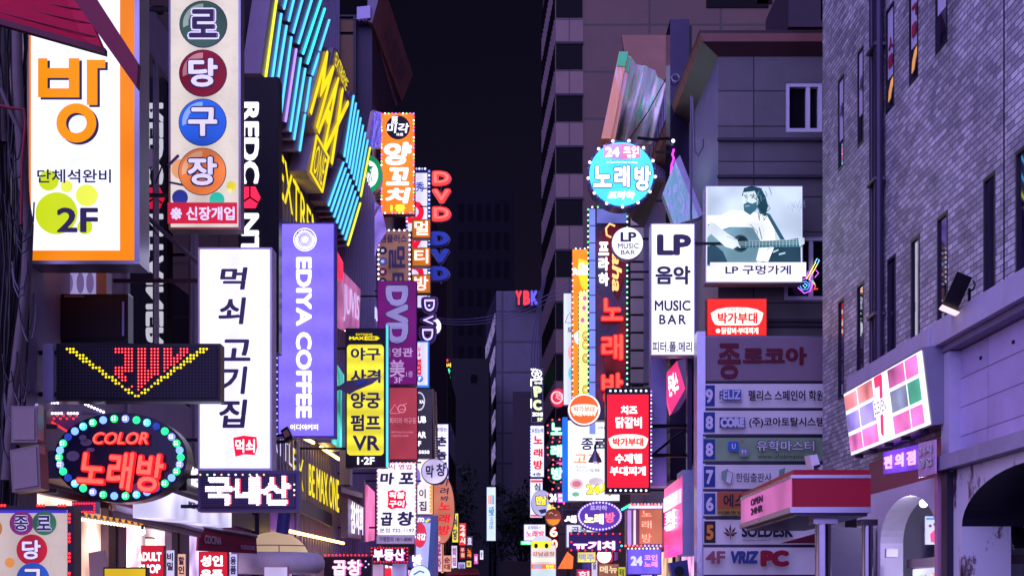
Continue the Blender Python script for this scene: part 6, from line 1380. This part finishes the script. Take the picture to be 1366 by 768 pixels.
s = Sign('led_bar', 'small green glowing LED bar at the far right end of the sign rows', 'sign', (693.5, 720, 712, 727), 60, .2, DARK, glow((40, 240, 130), 1.2, .3), b=1)
s.t('OPEN', (696, 721.5, 710, 725.5), glow((200, 255, 226), 1.3), .08)
s = Sign('blade_sign', 'rounded top sign stacked with yellow, white and orange bands near the pavement', 'sign', (708, 726, 742, 790), 37, .3, paint((190, 186, 200), .4), glow((220, 206, 214), 1.0, .2), b=.8)
s.poly([(709, 726), (711, 718), (718, 714.5), (728, 714.5), (735, 718), (738, 726)], glow((200, 200, 226), .9), 'rounded_top'); s.poly(rrect(709, 721, 735, 731, 2), glow((226, 220, 60), 1.0), 'yellow_band'); s.d(715, 727.5, 2.4, 3.2, paint((60, 50, 70), .5), 'face_mark'); s.d(729, 727.5, 2.4, 3.2, paint((60, 50, 70), .5), 'face_mark')
s.t('강남곱창', (710, 735, 740, 741), glow((190, 110, 90), .9), .07); s.r(709, 743, 741, 749, glow((240, 236, 220), 1.0), 'white_band'); s.r(709, 752, 741, 758, glow((240, 120, 70), 1.0), 'orange_band'); s.d(717, 755, 6, 2.6, glow((170, 170, 230), .9), 'oval'); s.t('한잔', (728, 753, 739, 757.5), YE_, .07); s.r(709, 760, 741, 790, glow((196, 216, 226), .95), 'pale_band')
s = Sign('channel_letters', 'stack of two round red neon numerals beside the brown disc lantern', 'sign', (732.5, 702, 744.5, 732), 40, .1, paint((40, 28, 40), .5))
s.neon('6', (733, 702, 744, 716), glow((255, 50, 44), 1.3, 0), glow((255, 214, 190), 1.2, 0), .14); s.neon('0', (735, 719, 744, 732), glow((255, 50, 44), 1.3, 0), glow((255, 214, 190), 1.2, 0), .14)
s = Sign('oval_sign', 'purple oval karaoke sign ringed with pale dots', 'sign', (769.5, 667.5, 830.5, 708), 28, .3, paint((110, 84, 190), .4), glow((92, 60, 176), .85, .15), b=.6, shape='oval')
s.bulbs([(800 + 28 * math.cos(2 * math.pi * k / 40), 687.8 + 18 * math.sin(2 * math.pi * k / 40)) for k in range(40)], 1.3, [glow((190, 170, 255), 1.3, 0)])
s.t('프라하', (787, 673.5, 810, 680.5), glow((206, 180, 250), 1.0), .05); s.neon('노래', (779, 684, 805, 698), glow((250, 226, 120), 1.1, 0), glow((255, 250, 214), 1.2, 0), .12, skew=-1); s.neon('방', (807, 683, 820, 697), glow((230, 40, 100), 1.1, 0), glow((250, 110, 150), 1.1, 0), .12)
s = Sign('blade_sign', 'dark sign with one white bold syllable peeking out behind the purple oval', 'sign', (750, 676, 800, 699), 32, .25, paint((90, 80, 120), .4), paint((70, 58, 84), .45), b=1)
s.t('새', (752.5, 687, 769, 697), WHL, .14); s.r(751, 678, 799, 680, paint((120, 100, 140), .4), 'head_line')
s = Sign('blade_sign', 'white sign with pale grey letters and yellow spots under the purple oval', 'sign', (755, 698, 800, 730), 32.5, .2, paint((150, 150, 180), .4), glow((214, 214, 246), 1.0, .15), b=1)
s.t('곱창', (762, 702, 784, 711), paint((140, 136, 180), .5), .05); s.d(789, 706, 4, 2.5, YE_, 'yellow_spot')
s = Sign('led_display', 'violet LED panel with white letters in a magenta fringe, under the purple oval', 'display', (759.5, 709, 829, 735.5), 27, .25, paint((56, 44, 90), .4), paint((70, 58, 120), .4), b=1.2)
s.t('ㅠ기치', (764, 720.5, 821, 734), glow((226, 80, 220), 1.0, .05), .16); s.t('ㅠ기치', (765, 721.2, 820, 733.4), glow((255, 248, 255), 1.2, .05), .10)
s.bulbs(rim(762, 711.5, 827, 733.5, 9.5), 1.2, [RB])
T = thing('box_sign', 'salmon box sign with red neon syllables under a white lit strip', 'sign', P(860, 727, 27))
s.Y = 27
s = Sign('canopy_lights', 'white lit canopy strip with a row of coloured bulbs over the salmon box sign', 'lights', (838, 673.5, 884, 678), 26.8, .3, paint((200, 190, 226), .4), glow((230, 216, 255), 1.1, .1), b=.6)
s.bulbs([(842 + k * 4.6, 672.3) for k in range(10)], 1.6, [glow((255, 90, 90), 1.4, 0), glow((255, 120, 110), 1.4, 0), glow((170, 150, 255), 1.4, 0)], lift=.02); s.bulbs([(830 + k * 2.4, 679 - k * 1.4) for k in range(5)], 1.8, [glow((60, 226, 180), 1.4, 0)], lift=.02)
bpy.data.objects.remove(T)
s = Sign('box_sign', 'salmon box sign with red neon syllables under a white lit strip', 'sign', (836, 678.5, 883.5, 728), 27, .5, paint((140, 110, 130), .4), glow((196, 112, 92), .85, .15), fr=(853, 679, 883, 725))
s.r(837, 680, 842, 726, glow((190, 150, 230), .9), 'lilac_edge'); s.r(845, 680, 848, 726, glow((230, 216, 255), 1.0), 'white_edge')
for ch, y0, y1 in (('노', 681, 689), ('래', 694, 705), ('방', 711, 724)): s.neon(ch, (855, y0, 869, y1), glow((240, 40, 40), 1.2, 0), glow((255, 150, 130), 1.1, 0), .14)
s.bulbs([(829 + k * 5.2, 727.5) for k in range(11)], 1.5, [glow((60, 226, 200), 1.3, 0)] + [glow((255, 100, 100), 1.3, 0)] * 5 + [glow((170, 150, 255), 1.3, 0)] * 5)
s = Sign('blade_sign', 'blue violet coin karaoke sign with pale 24 numerals at the pavement edge', 'sign', (836.5, 731, 882.5, 766), 26, .25, paint((120, 110, 200), .4), tubes((110, 90, 236), 1.0, .35), b=1.4)
s.t('24', (841, 741, 857, 754), glow((206, 200, 255), 1.1), .13); s.t('코인', (859, 739, 877, 747), glow((236, 150, 236), 1.1), .1); s.t('노래', (859, 748, 877, 756), glow((250, 140, 220), 1.1), .1)
s.bulbs(seg((838, 731), (882, 731), 9), 1.2, [glow((255, 190, 130), 1.4, 0), glow((255, 236, 210), 1.4, 0)])
# bottom blur on the right
solo('globe_lamp', 'round white glowing lamp below the violet LED panel with magenta fringe', 'lamp', MB().sphere(P(806, 741, 27.5), 9.5 / F * 27.5, 20, 12), glow((255, 240, 226), 1.6, .05))
T = thing('tent_banner', 'bright orange slanting pennant banner at the foot of the right row', 'banner', P(757, 768, 33)); part('cloth', MB().prism([P(x, y, 33) for x, y in ((744, 758), (757, 735), (765, 742), (764, 758))], (0, .1, 0)), glow((250, 120, 60), 1.0, .3), T); part('pole', MB().tube([P(757, 734, 33.1), Vector((P(757, 0, 33.1).x, 33.1, 0))], .03, 6), DARK, T)
for lab, x0_, y0_, x1_, y1_, Y, cc, tx, tc in (('yellow round cornered sign with pale letters below the white lamp', 770, 735, 795, 750, 30, (236, 226, 110), '맥주', (160, 150, 200)), ('crimson sign low beside the orange banner', 769, 758, 788, 790, 30.5, (206, 40, 90), '회', (250, 220, 230)), ('brown wooden menu sign under the round white lamp', 798, 751, 826, 790, 29, (150, 96, 80), '메뉴', (240, 210, 170)), ('yellow green menu sign low beside the brown menu sign', 824, 755, 835, 790, 28.5, (206, 210, 60), '족발', (80, 70, 40)), ('white lit menu sign between the crimson and brown ones', 788.5, 746, 797.5, 790, 30.2, (226, 216, 246), '술', (120, 80, 140))):
    s = Sign('menu_sign', lab, 'sign', (x0_, y0_, x1_, y1_), Y, .15, paint((90, 70, 100), .4), glow(cc, .95, .35), b=.8); s.t(tx, (x0_ + 2, y0_ + 3, x1_ - 2, min(y1_ - 2, y0_ + 13)), glow(tc, .9), .07)
T = thing('camera_housing', 'dark blue box camera housing at the foot of the magenta lightbox', 'camera', P(905, 768, 23.6))
part('body', MB().prism([P(893, 750, 23.6), P(917, 746, 23.6), P(920, 772, 23.6), P(898, 775, 23.6)], (0, .3, 0)), paint((60, 70, 130), .35), T); part('lens', MB().disc(P(906, 761, 23.59), Vector((.08, 0, 0)), Vector((0, 0, .08)), (0, -.02, 0), 20), BLACK, T); part('post', MB().tube([Vector((P(908, 0, 23.8).x, 23.8, 0)), P(908, 770, 23.8)], .05, 8), DARK, T)
T = thing('lit_pilaster', 'violet lit strip of small lamps running down the wall edge beside the directory board', 'pilaster', P(925, 620, 24.4))
part('post', MB().box(P(917, 640, 24.4), P(921, 478, 24.6)), paint((60, 50, 90), .4), T)
for k in range(26): bulb_at(T, P(927.5, 522 + k * 4.4, 24.38), 1.1 / F * 24.4, glow((190, 90, 255), 1.2, 0))
part('strip', MB().box(P(925.5, 640, 24.4), P(929.5, 478, 24.6)), paint((90, 70, 140), .4), T)

# ------------------------------------------------------------------ convenience store and the red kiosk roof
T = thing('convenience_sign', 'white convenience store box sign with red and green checks under the stone ledge', 'sign', Vector((wallR(16.6, .36), 16.6, 3.42)))
Y0, Y1, z0, z1 = 14.96, 18.25, 3.44, 4.26
def rq(u0, v0, u1, v1, o=.36): # u from the far (picture left) end
    f = lambda u, v: Vector((wallR(Y1 + (Y0 - Y1) * u, o + .10 * v), Y1 + (Y0 - Y1) * u, z0 + (z1 - z0) * v))
    return (f(u0, v1), f(u1, v1), f(u0, v0), f(u1, v0))
part('casing', MB().slab(rq(0, 0, 1, 1), .30), paint((130, 126, 150), .4, .3), T); part('face', MB().slab(rq(.01, .02, .985, .97), .01, .012), tubes((240, 238, 255), 1.15, .4, 'Y', .12), T)
PINK, ORG, GRE, VIOs = glow((240, 120, 200), 1.05, .5), glow((244, 140, 150), 1.0, .5), glow((70, 176, 150), .95, .4), glow((150, 136, 240), 1.0, .5)
GRY = glow((140, 150, 190), .95, .5)
for u0, v0, u1, v1, mm in ((.02, .70, .195, .93, ORG), (.21, .70, .41, .95, ORG), (.02, .37, .195, .64, VIOs), (.21, .37, .41, .65, VIOs), (.02, .06, .195, .31, PINK), (.21, .06, .41, .32, PINK), (.61, .70, .795, .95, PINK), (.81, .70, .94, .95, PINK), (.61, .36, .795, .65, GRY), (.81, .36, .94, .65, GRE), (.61, .06, .795, .31, PINK), (.81, .06, .94, .31, PINK)): part('colour_check', MB().slab(rq(u0, v0, u1, v1), .004, .02), mm, T)
RD7 = glow((236, 50, 110), 1.1, .2)
part('numeral', lay_text(MB(), '7', rq(.455, .10, .555, .95), .04, 0, 0, .03), RD7, T, recalc=False); part('band', MB().slab(rq(.42, .40, .60, .62), .004, .045), glow((240, 238, 255), 1.15, .05), T); part('lettering', lay_text(MB(), 'ELEVEN', rq(.44, .43, .58, .59), .0, 0, 0, .055), paint((80, 70, 120), .4), T, recalc=False)
for k in range(5):
    y = Y1 + (Y0 - Y1) * (.1 + k * .2); part('clip', MB().box((wallR(y, .40), y - .02, z0 - .05), (wallR(y, .30), y + .02, z0 - .002)), DARK, T)
T = thing('window_display', 'violet digital display glowing behind the glass strip under the convenience sign', 'display', Vector((wallR(16.2, .1), 16.2, 2.97)))
Q = [FR(1178, 603, .16), FR(1226, 592, .16), FR(1178, 632, .16), FR(1226, 625, .16)]
part('screen', MB().slab(Q, .04), glow((110, 60, 220), .95, .4), T)
for i, ch in enumerate('편의점'): part('letter', lay_text(MB(), ch, [bil(Q, u, v) for u, v in ((.06 + i * .32, .8), (.30 + i * .32, .8), (.06 + i * .32, .2), (.30 + i * .32, .2))], .10, lift=.01), glow((250, 170, 230), 1.2), T, recalc=False)
T = thing('notice_board', 'pale pink notice plate hung at the end of the moulding beside the digital display', 'notice', FR(1236, 636, .36))
Q = [FR(1225, 591, .40), FR(1247, 586, .40), FR(1225, 637, .40), FR(1247, 631, .40)]
part('plate', MB().slab(Q, .02), paint((206, 166, 206), .4), T); part('lettering', lay_text(MB(), '24시', [bil(Q, u, v) for u, v in ((.1, .9), (.9, .9), (.1, .6), (.9, .6))], .06, lift=.01), paint((236, 226, 240), .4), T, recalc=False); part('lettering', lay_text(MB(), '영업', [bil(Q, u, v) for u, v in ((.1, .52), (.9, .52), (.1, .25), (.9, .25))], .06, lift=.01), paint((236, 226, 240), .4), T, recalc=False)
T = thing('kiosk_canopy', 'dark red kiosk canopy with bright metal trims on steel columns', 'canopy', Vector((3.3, 16, 0)))
xa, xb, ya, yb, za, zb = 2.86, 3.655, 14.5, 17.7, 2.52, 2.88
RC = paint((158, 14, 44), .38, var=.12)
part('core', MB().box((xa, ya, za), (xb, yb, zb)), RC, T)
part('red_front', MB().box((xa + .02, ya - .012, za + .03), (xb, ya - .002, zb - .04)), RC, T)
part('pink_flank', MB().box((xa - .012, ya + .02, za + .03), (xa - .002, yb, zb - .04)), glow((222, 112, 196), .55, .2), T)  # pink light falling on the flank is put in as emission
m = MB(); m.box((xa - .03, ya - .03, za - .03), (xb + .002, yb, za + .028)); m.box((xa - .02, ya - .02, zb - .038), (xb + .002, yb, zb - .005)); part('metal_trim', m, paint((160, 154, 176), .25, .85, var=.2), T)
part('roof_lip', MB().box((xa + .01, ya + .01, zb), (xb, yb, zb + .05)), RC, T)
part('soffit', MB().box((xa + .05, ya + .05, za - .06), (xb - .02, yb - .05, za - .032)), paint((60, 56, 70), .25, .7, var=.5), T)
CH = paint((130, 124, 142), .14, .95, var=.2)
for x, y, r_ in ((P(1098, 0, 15.0).x, 15.0, .085), (P(1157, 0, 15.3).x, 15.3, .06)):
    m = MB(); m.tube([Vector((x, y, .1)), Vector((x, y, 2.42))], r_, 24); m.smooth = True; c = part('column', m, CH, T)
    part('capital', MB().box((x - r_ * 1.5, y - r_ * 1.5, 2.40), (x + r_ * 1.5, y + r_ * 1.5, 2.465)), CH, c)
Qs = (P(1024, 663, 17) * 1, None)
q = [Vector((xa - .014, y, z)) for y, z in ((16.9, 2.80), (16.1, 2.80), (16.9, 2.60), (16.1, 2.60))]
m = MB()
for t_, (v1, v0) in (('OPEN', (.98, .56)), ('24HR', (.44, .02))): lay_text(m, t_, [bil(q, u, v) for u, v in ((0, v1), (1, v1), (0, v0), (1, v0))], .10, lift=.004)
part('flank_lettering', m, paint((70, 40, 80), .5), T, recalc=False)
part('rear_wall', MB().box((3.95, 17.6, 0), (4.5, 17.75, 2.5)), paint((96, 90, 116), .4), T)
T = thing('security_camera', 'small white security camera on the red kiosk roof', 'camera', P(1088, 628, 15.2))
part('housing', MB().prism([P(1080, 607, 15.0), P(1090, 605.5, 15.0), P(1095, 622, 15.0), P(1084, 626, 15.0)], (0, .28, .02)), paint((206, 200, 214), .4), T); part('lens', MB().prism([P(1085.5, 621, 14.985), P(1094, 618.5, 14.985), P(1095, 622, 14.985), P(1086, 625, 14.985)], (0, .02, 0)), BLACK, T); part('mount', MB().tube([P(1089, 624, 15.15), P(1089, 630, 15.15)], .03, 8), STEEL, T)
T = thing('floodlight', 'black floodlight box on a bracket above the stone ledge of the brick building', 'lamp', FR(1280, 410, .3))
a = [FR(1277, 362, .55), FR(1297, 370, .38), FR(1277, 414, .38), FR(1257, 406, .55)]
m = MB(); m.prism(a, (.05, .26, 0)); part('housing', m, BLACK, T)
m = MB(); m.prism([a[2] + Vector((-.01, 0, .0)), a[3], a[3] + Vector((.02, -.02, -.02)), a[2] + Vector((.02, -.02, -.02))], (.03, .22, 0)); part('lens', m, glow((255, 214, 226), .9, .1), T)
m = MB(); m.tube([FR(1293, 385, .30), FR(1293, 404, .25), FR(1290, 408, .20)], .016, 6); m.tube([FR(1298, 374, .3), FR(1301, 380, .28), FR(1298, 386, .28), FR(1293, 388, .3)], .008, 6); part('bracket', m, BLACK, T)
# inside the white arch
T = thing('bulb_lamp', 'round glowing bulb hanging in the white arch of the shopfront', 'lamp', P(1232, 680, 16.2))
m = MB(); m.sphere(P(1232, 671, 16.3), 5.4 / F * 16.3, 16, 10); m.smooth = True; part('bulb', m, glow((250, 246, 255), 4.0, 0), T); part('socket', MB().tube([P(1232, 665, 16.3), P(1232, 655, 16.3)], .022, 8), paint((220, 216, 230), .4), T)
lp = bpy.data.lights.new('bulb_light', 'POINT'); lp.energy = 26; lp.color = (.78, .74, 1); lp.shadow_soft_size = .05
lo = bpy.data.objects.new('bulb_light', lp); COL.objects.link(lo); lo.parent = T; lo.location = P(1232, 673, 16.2) - Vector(T.location) + Vector((0, -.06, -.06))
s = Sign('menu_poster', 'white poster with pink and violet splashes inside the white arch', 'poster', (1234, 688, 1260, 726), 17.2, .03, paint((200, 196, 220), .4), glow((206, 210, 240), .9, .15), b=.4)
s.r(1235, 690, 1259, 693, glow((90, 150, 226), .9), 'blue_line'); s.poly([(1240, 712), (1246, 706), (1252, 714), (1248, 724), (1241, 722)], glow((236, 80, 150), 1.0), 'pink_splash')
for x, y in ((1240, 701), (1246, 699), (1252, 704), (1256, 712), (1255, 720)): s.d(x, y, 2, 2, glow((110, 60, 130), .9), 'dot')
T = thing('display_case', 'lit glass counter with rainbow blurred goods inside the white arch', 'counter', Vector((5.1, 16.4, 0)))
part('cabinet', MB().box((4.95, 15.6, 0), (5.6, 17.6, 2.0)), paint((200, 196, 222), .4), T)
part('glass_front', MB().box((4.93, 15.65, 1.62), (4.945, 17.5, 1.98)), glow((214, 214, 246), .9, .3), T)
rr = random.Random(9)
for k in range(26):
    y, z = rr.uniform(15.7, 17.4), rr.uniform(1.64, 1.86); part('goods', MB().box((4.915, y, z), (4.926, y + rr.uniform(.05, .16), z + rr.uniform(.05, .11))), glow(rr.choice([(250, 120, 170), (120, 220, 220), (240, 236, 130), (190, 150, 250), (255, 190, 150)]), .9, .2), T)
part('top_board', MB().box((4.9, 15.55, 2.0), (5.65, 17.65, 2.1)), paint((150, 130, 140), .5), T)
part('lit_shelf', MB().box((4.925, 15.7, 1.3), (4.945, 17.5, 1.58)), glow((160, 190, 255), .9, .5), T)
s = Sign('small_sign', 'short white lit sign at the counter edge of the white arch', 'sign', (1182, 731, 1198, 743), 17.0, .06, paint((190, 186, 210), .4), glow((206, 196, 255), .9, .2), b=.8)

# ------------------------------------------------------------------ far end of the street
s = Sign('vertical_lettering', 'tiny green and yellow sauna lettering floating before the dim block', 'sign', (591, 478, 601.5, 516), 100, .2, paint((20, 18, 26), .5))
s.tv('사우나', (592, 491, 601, 515), glow((50, 230, 160), 1.2, 0), .1); s.t('24시', (591.5, 484, 601.5, 489.5), glow((240, 200, 50), 1.2, 0), .1); s.d(596.5, 480.5, 1.6, 1.8, glow((240, 50, 60), 1.2, 0), 'red_lamp')
s = Sign('roof_letters', 'red and blue neon capitals on top of the grey office block', 'sign', (688, 387, 718.5, 408), 149, .3, paint((40, 34, 50), .5))
for ch, x0_, x1_, c_ in (('Y', 688, 696, (236, 50, 60)), ('B', 698, 707, (236, 50, 60)), ('K', 708, 717.5, (90, 80, 220))): s.t(ch, (x0_, 388, x1_, 407), glow(c_, 1.0, 0), .12, ex=.2)
s = Sign('blade_sign', 'white language school sign with orange and blue bars far down the street', 'sign', (649, 649, 661.5, 721), 66, .3, paint((190, 196, 220), .4), tubes((206, 222, 246), 1.05, .8), b=.6)
for k, c_ in enumerate(((236, 130, 90), (236, 130, 90), (80, 150, 220), (80, 150, 220))): s.r(651.5 + k * 2.1, 660, 652.9 + k * 2.1, 672, glow(c_, 1.0), 'bar')
s.t('YBM', (652, 675, 659, 687), glow((40, 130, 190), .9), .08, rot=90); s.t('어학원', (652.5, 689, 658.5, 705), glow((120, 160, 200), .9), .05, rot=90)
for lab, x0_, y0_, x1_, y1_, Y, cc, tx, tc in (('tiny yellow banner sign beside the salmon oval', 603, 684, 611.5, 723, 70, (230, 216, 70), '식당', (80, 60, 90)), ('tiny red sign with a white ring at the far end of the row', 612, 697, 622, 727, 72, (240, 50, 50), '24시', (255, 226, 226)), ('tiny dark sign with white letters right of the tiny red sign', 622, 714, 631, 728, 74, (60, 56, 80), '호프', (226, 220, 250)), ('tiny white sign low beneath the tiny yellow banner', 602, 727, 610, 757, 68, (226, 206, 240), '회집', (170, 90, 150)), ('tiny maroon sign under the tiny red one', 613, 728, 621, 745, 71, (130, 30, 50), '주점', (240, 170, 150)), ('tiny orange lettered sign at the far street end', 622, 729, 630, 745, 76, (70, 30, 36), '노래', (250, 130, 60)), ('tiny yellow sign near the pavement at the far street end', 622, 747, 629, 756, 75, (226, 206, 90), '밥', (90, 70, 60)), ('tiny pale blue sign low at the far street end', 611, 749, 621, 762, 66, (176, 166, 226), '약', (90, 80, 150)), ('narrow pinkish sign under the salmon oval', 581, 722, 590, 762, 50, (226, 180, 210), '포차', (150, 60, 120)), ('pink lit sign wedged under the slanted band of the blue white sign', 574, 732, 580, 764, 46, (240, 110, 190), '분식', (255, 236, 250)), ('thin orange lit strip sign behind the narrow pinkish sign', 588, 724, 592, 764, 56, (250, 150, 70), '면', (120, 50, 30)), ('tiny green sign at the foot of the farthest left signs', 600, 757, 606, 766, 64, (70, 210, 150), '김', (240, 255, 245)), ('tiny magenta sign in the dark gap of the far street', 632, 738, 638, 752, 77, (236, 80, 180), '바', (255, 230, 250)), ('tiny white sign just beyond the tiny magenta one', 640, 733, 645, 746, 78, (226, 226, 255), '방', (90, 80, 150)), ('small tan sign beside the narrow pinkish sign', 591, 740, 602, 762, 52, (214, 150, 130), '순대', (120, 50, 60))):
    s = Sign('small_sign', lab, 'sign', (x0_, y0_, x1_, y1_), Y, .2, DARK, glow(cc, .95, .2), b=.4); s.tv(tx, (x0_ + 1.5, y0_ + 2, x1_ - 1.5, y1_ - 2), glow(tc, 1.0), .1)
solo('globe_lamp', 'pink and white lamp ball on a bracket left of the salmon oval foot', 'lamp', MB().sphere(P(583, 718, 43), 4.5 / F * 43, 14, 9), glow((250, 170, 190), 1.1, .2))
s = Sign('round_sign', 'pale blue round sign with a blue stroke at the very foot of the left row', 'sign', (545, 753, 575, 784), 32, .2, paint((150, 160, 210), .4), glow((206, 220, 255), 1.05, .1), b=1, shape='oval')
s.line([(552, 766), (560, 761), (566, 763)], 2, glow((70, 80, 180), .9), 'stroke')
s = Sign('poster_board', 'red lit poster at the foot of the row under the three letter LED panel', 'poster', (513, 757, 522, 800), 31.5, .1, paint((120, 30, 40), .4), glow((236, 40, 60), 1.0, .1), b=.4)
s = Sign('small_sign', 'pale pink lit shop box at the pavement between the LED panels', 'sign', (497, 752, 512, 800), 31.8, .3, paint((150, 120, 160), .4), glow((196, 156, 210), .9, .3), b=.6)
s = Sign('small_sign', 'white violet lit shop box right of the red poster on the left pavement', 'sign', (523, 751, 543, 800), 32.4, .3, paint((150, 130, 170), .4), glow((176, 156, 236), .9, .4), b=.6)
s = Sign('led_bar', 'green glowing traffic lamp plate at the dark corner of the brown block', 'lamp', (693, 719, 700, 727), 80, .2, DARK, glow((60, 250, 150), 1.3, .1), b=.8)
# parked truck and red roof at the end
T = thing('truck', 'dark delivery truck waiting at the far end of the street', 'truck', Vector((P(690, 0, 60).x, 61, 0)))
xA, xB = P(668, 0, 60).x, P(716, 0, 60).x; TK = paint((30, 26, 40), .4)
part('cargo_box', MB().box((xA, 60.0, .75), (xB, 64, P(0, 748, 60).z)), TK, T)
cb = part('cab', MB().box((xA + .08, 58.6, .55), (xB - .08, 59.97, 2.1)), paint((40, 36, 56), .3), T)
part('windscreen', MB().box((xA + .18, 58.57, 1.25), (xB - .18, 58.595, 2.0)), glass(), cb); part('bumper', MB().box((xA + .05, 58.5, .4), (xB - .05, 58.59, .62)), paint((60, 56, 70), .4), cb)
for x in (xA + .25, xB - .25): part('headlight', MB().box((x - .12, 58.55, .75), (x + .12, 58.595, .92)), paint((200, 200, 210), .2), cb)
for x in (xA + .18, xB - .18):
    for y in (59.2, 62.8):
        m = MB(); m.disc(Vector((x - .11, y, .4)), Vector((0, .4, 0)), Vector((0, 0, .4)), (.22, 0, 0), 24); w = part('wheel', m, BLACK, T)
T = thing('stall_roof', 'low dark red stall roof across the far street', 'canopy', P(615, 766, 55))
a, b, c, d_ = P(594, 765, 54), P(640, 763, 54), P(636, 757, 56), P(598, 758, 56); part('roof', MB().prism([a, b, c, d_], (0, 0, -.06)), paint((150, 30, 56), .4), T)
m = MB()
for p in (a, b): m.tube([Vector((p.x, p.y, 0)), p], .03, 6)
part('post', m, DARK, T)
# cables over the street
T = thing('overhead_cables', 'three thin cables sagging across the street from the outlined capitals to the tower', 'cable', P(655, 415, 45))
for k in range(3):
    a, b = P(580, 424 + k * 3, 44), P(790, 352 + k * 6, 46); m = MB()
    m.tube([a.lerp(b, t / 16) + Vector((0, 0, -1.1 * 4 * (t / 16) * (1 - t / 16) * .55)) for t in range(17)], .013, 5); part('cable', m, paint((110, 100, 140), .5), T)
T = thing('hanging_cables', 'bunch of cables hanging down the corner of the tall brown tower', 'cable', P(720, 480, 48))
for k in range(4):
    m = MB(); m.tube([P(724 + k * 1.5, 372, 48), P(718 + k, 405, 48), P(712 + k * 3.4, 440, 48), P(709 + k * 4, 470, 48), P(710 + k * 3.5, 500, 48)], .014, 5); m.smooth = True; part('cable', m, paint((90, 80, 116), .5), T)

# dark street trees at the end
def tree(label, px, base_y, Y, hgt, rad, seed):
    rr = random.Random(seed); base = Vector((P(px, 0, Y).x, Y, 0))
    T = thing('street_tree', label, 'tree', base, 'street trees at the end of the road')
    m = MB(); m.tube([base, base + Vector((.05, 0, hgt * .4)), base + Vector((-.05, 0, hgt * .85))], .16, 8, .05)
    for k in range(6):
        a = rr.uniform(0, 6.3); z = hgt * rr.uniform(.4, .7); m.tube([base + Vector((0, 0, z)), base + Vector((rad * .7 * math.cos(a), rad * .7 * math.sin(a), z + hgt * .2))], .05, 5, .015)
    m.smooth = True; part('trunk', m, paint((40, 32, 38), .8), T)
    m = MB(); cl = [(Vector((rr.uniform(-rad, rad), rr.uniform(-rad, rad), hgt * rr.uniform(.5, 1.0))), rr.uniform(.35, .75)) for _ in range(34)]
    for c, r_ in cl:
        for _ in range(46):
            d_ = Vector((rr.gauss(0, 1), rr.gauss(0, 1), rr.gauss(0, .8))).normalized() * r_ * rr.uniform(.4, 1); p = base + c + d_; u = Vector((rr.gauss(0, 1), rr.gauss(0, 1), rr.gauss(0, 1))).normalized(); v = u.orthogonal().normalized(); s_ = rr.uniform(.08, .15)
            m.add([p - u * s_, p + v * s_ * .5, p + u * s_, p - v * s_ * .5], [(0, 1, 2, 3)])
    part('crown', m, paint((40, 50, 46), .6, var=.5, scale=1.5), T, recalc=False)
tree('dark street tree left of the white language school sign', 609, 800, 84, 9.6, 1.0, 1)
tree('dark street tree before the brown block, right of the white language school sign', 694, 800, 78, 8.2, 1.5, 2)
tree('bushy dark tree behind the small white karaoke sign', 701, 800, 70, 6.4, 1.1, 3)
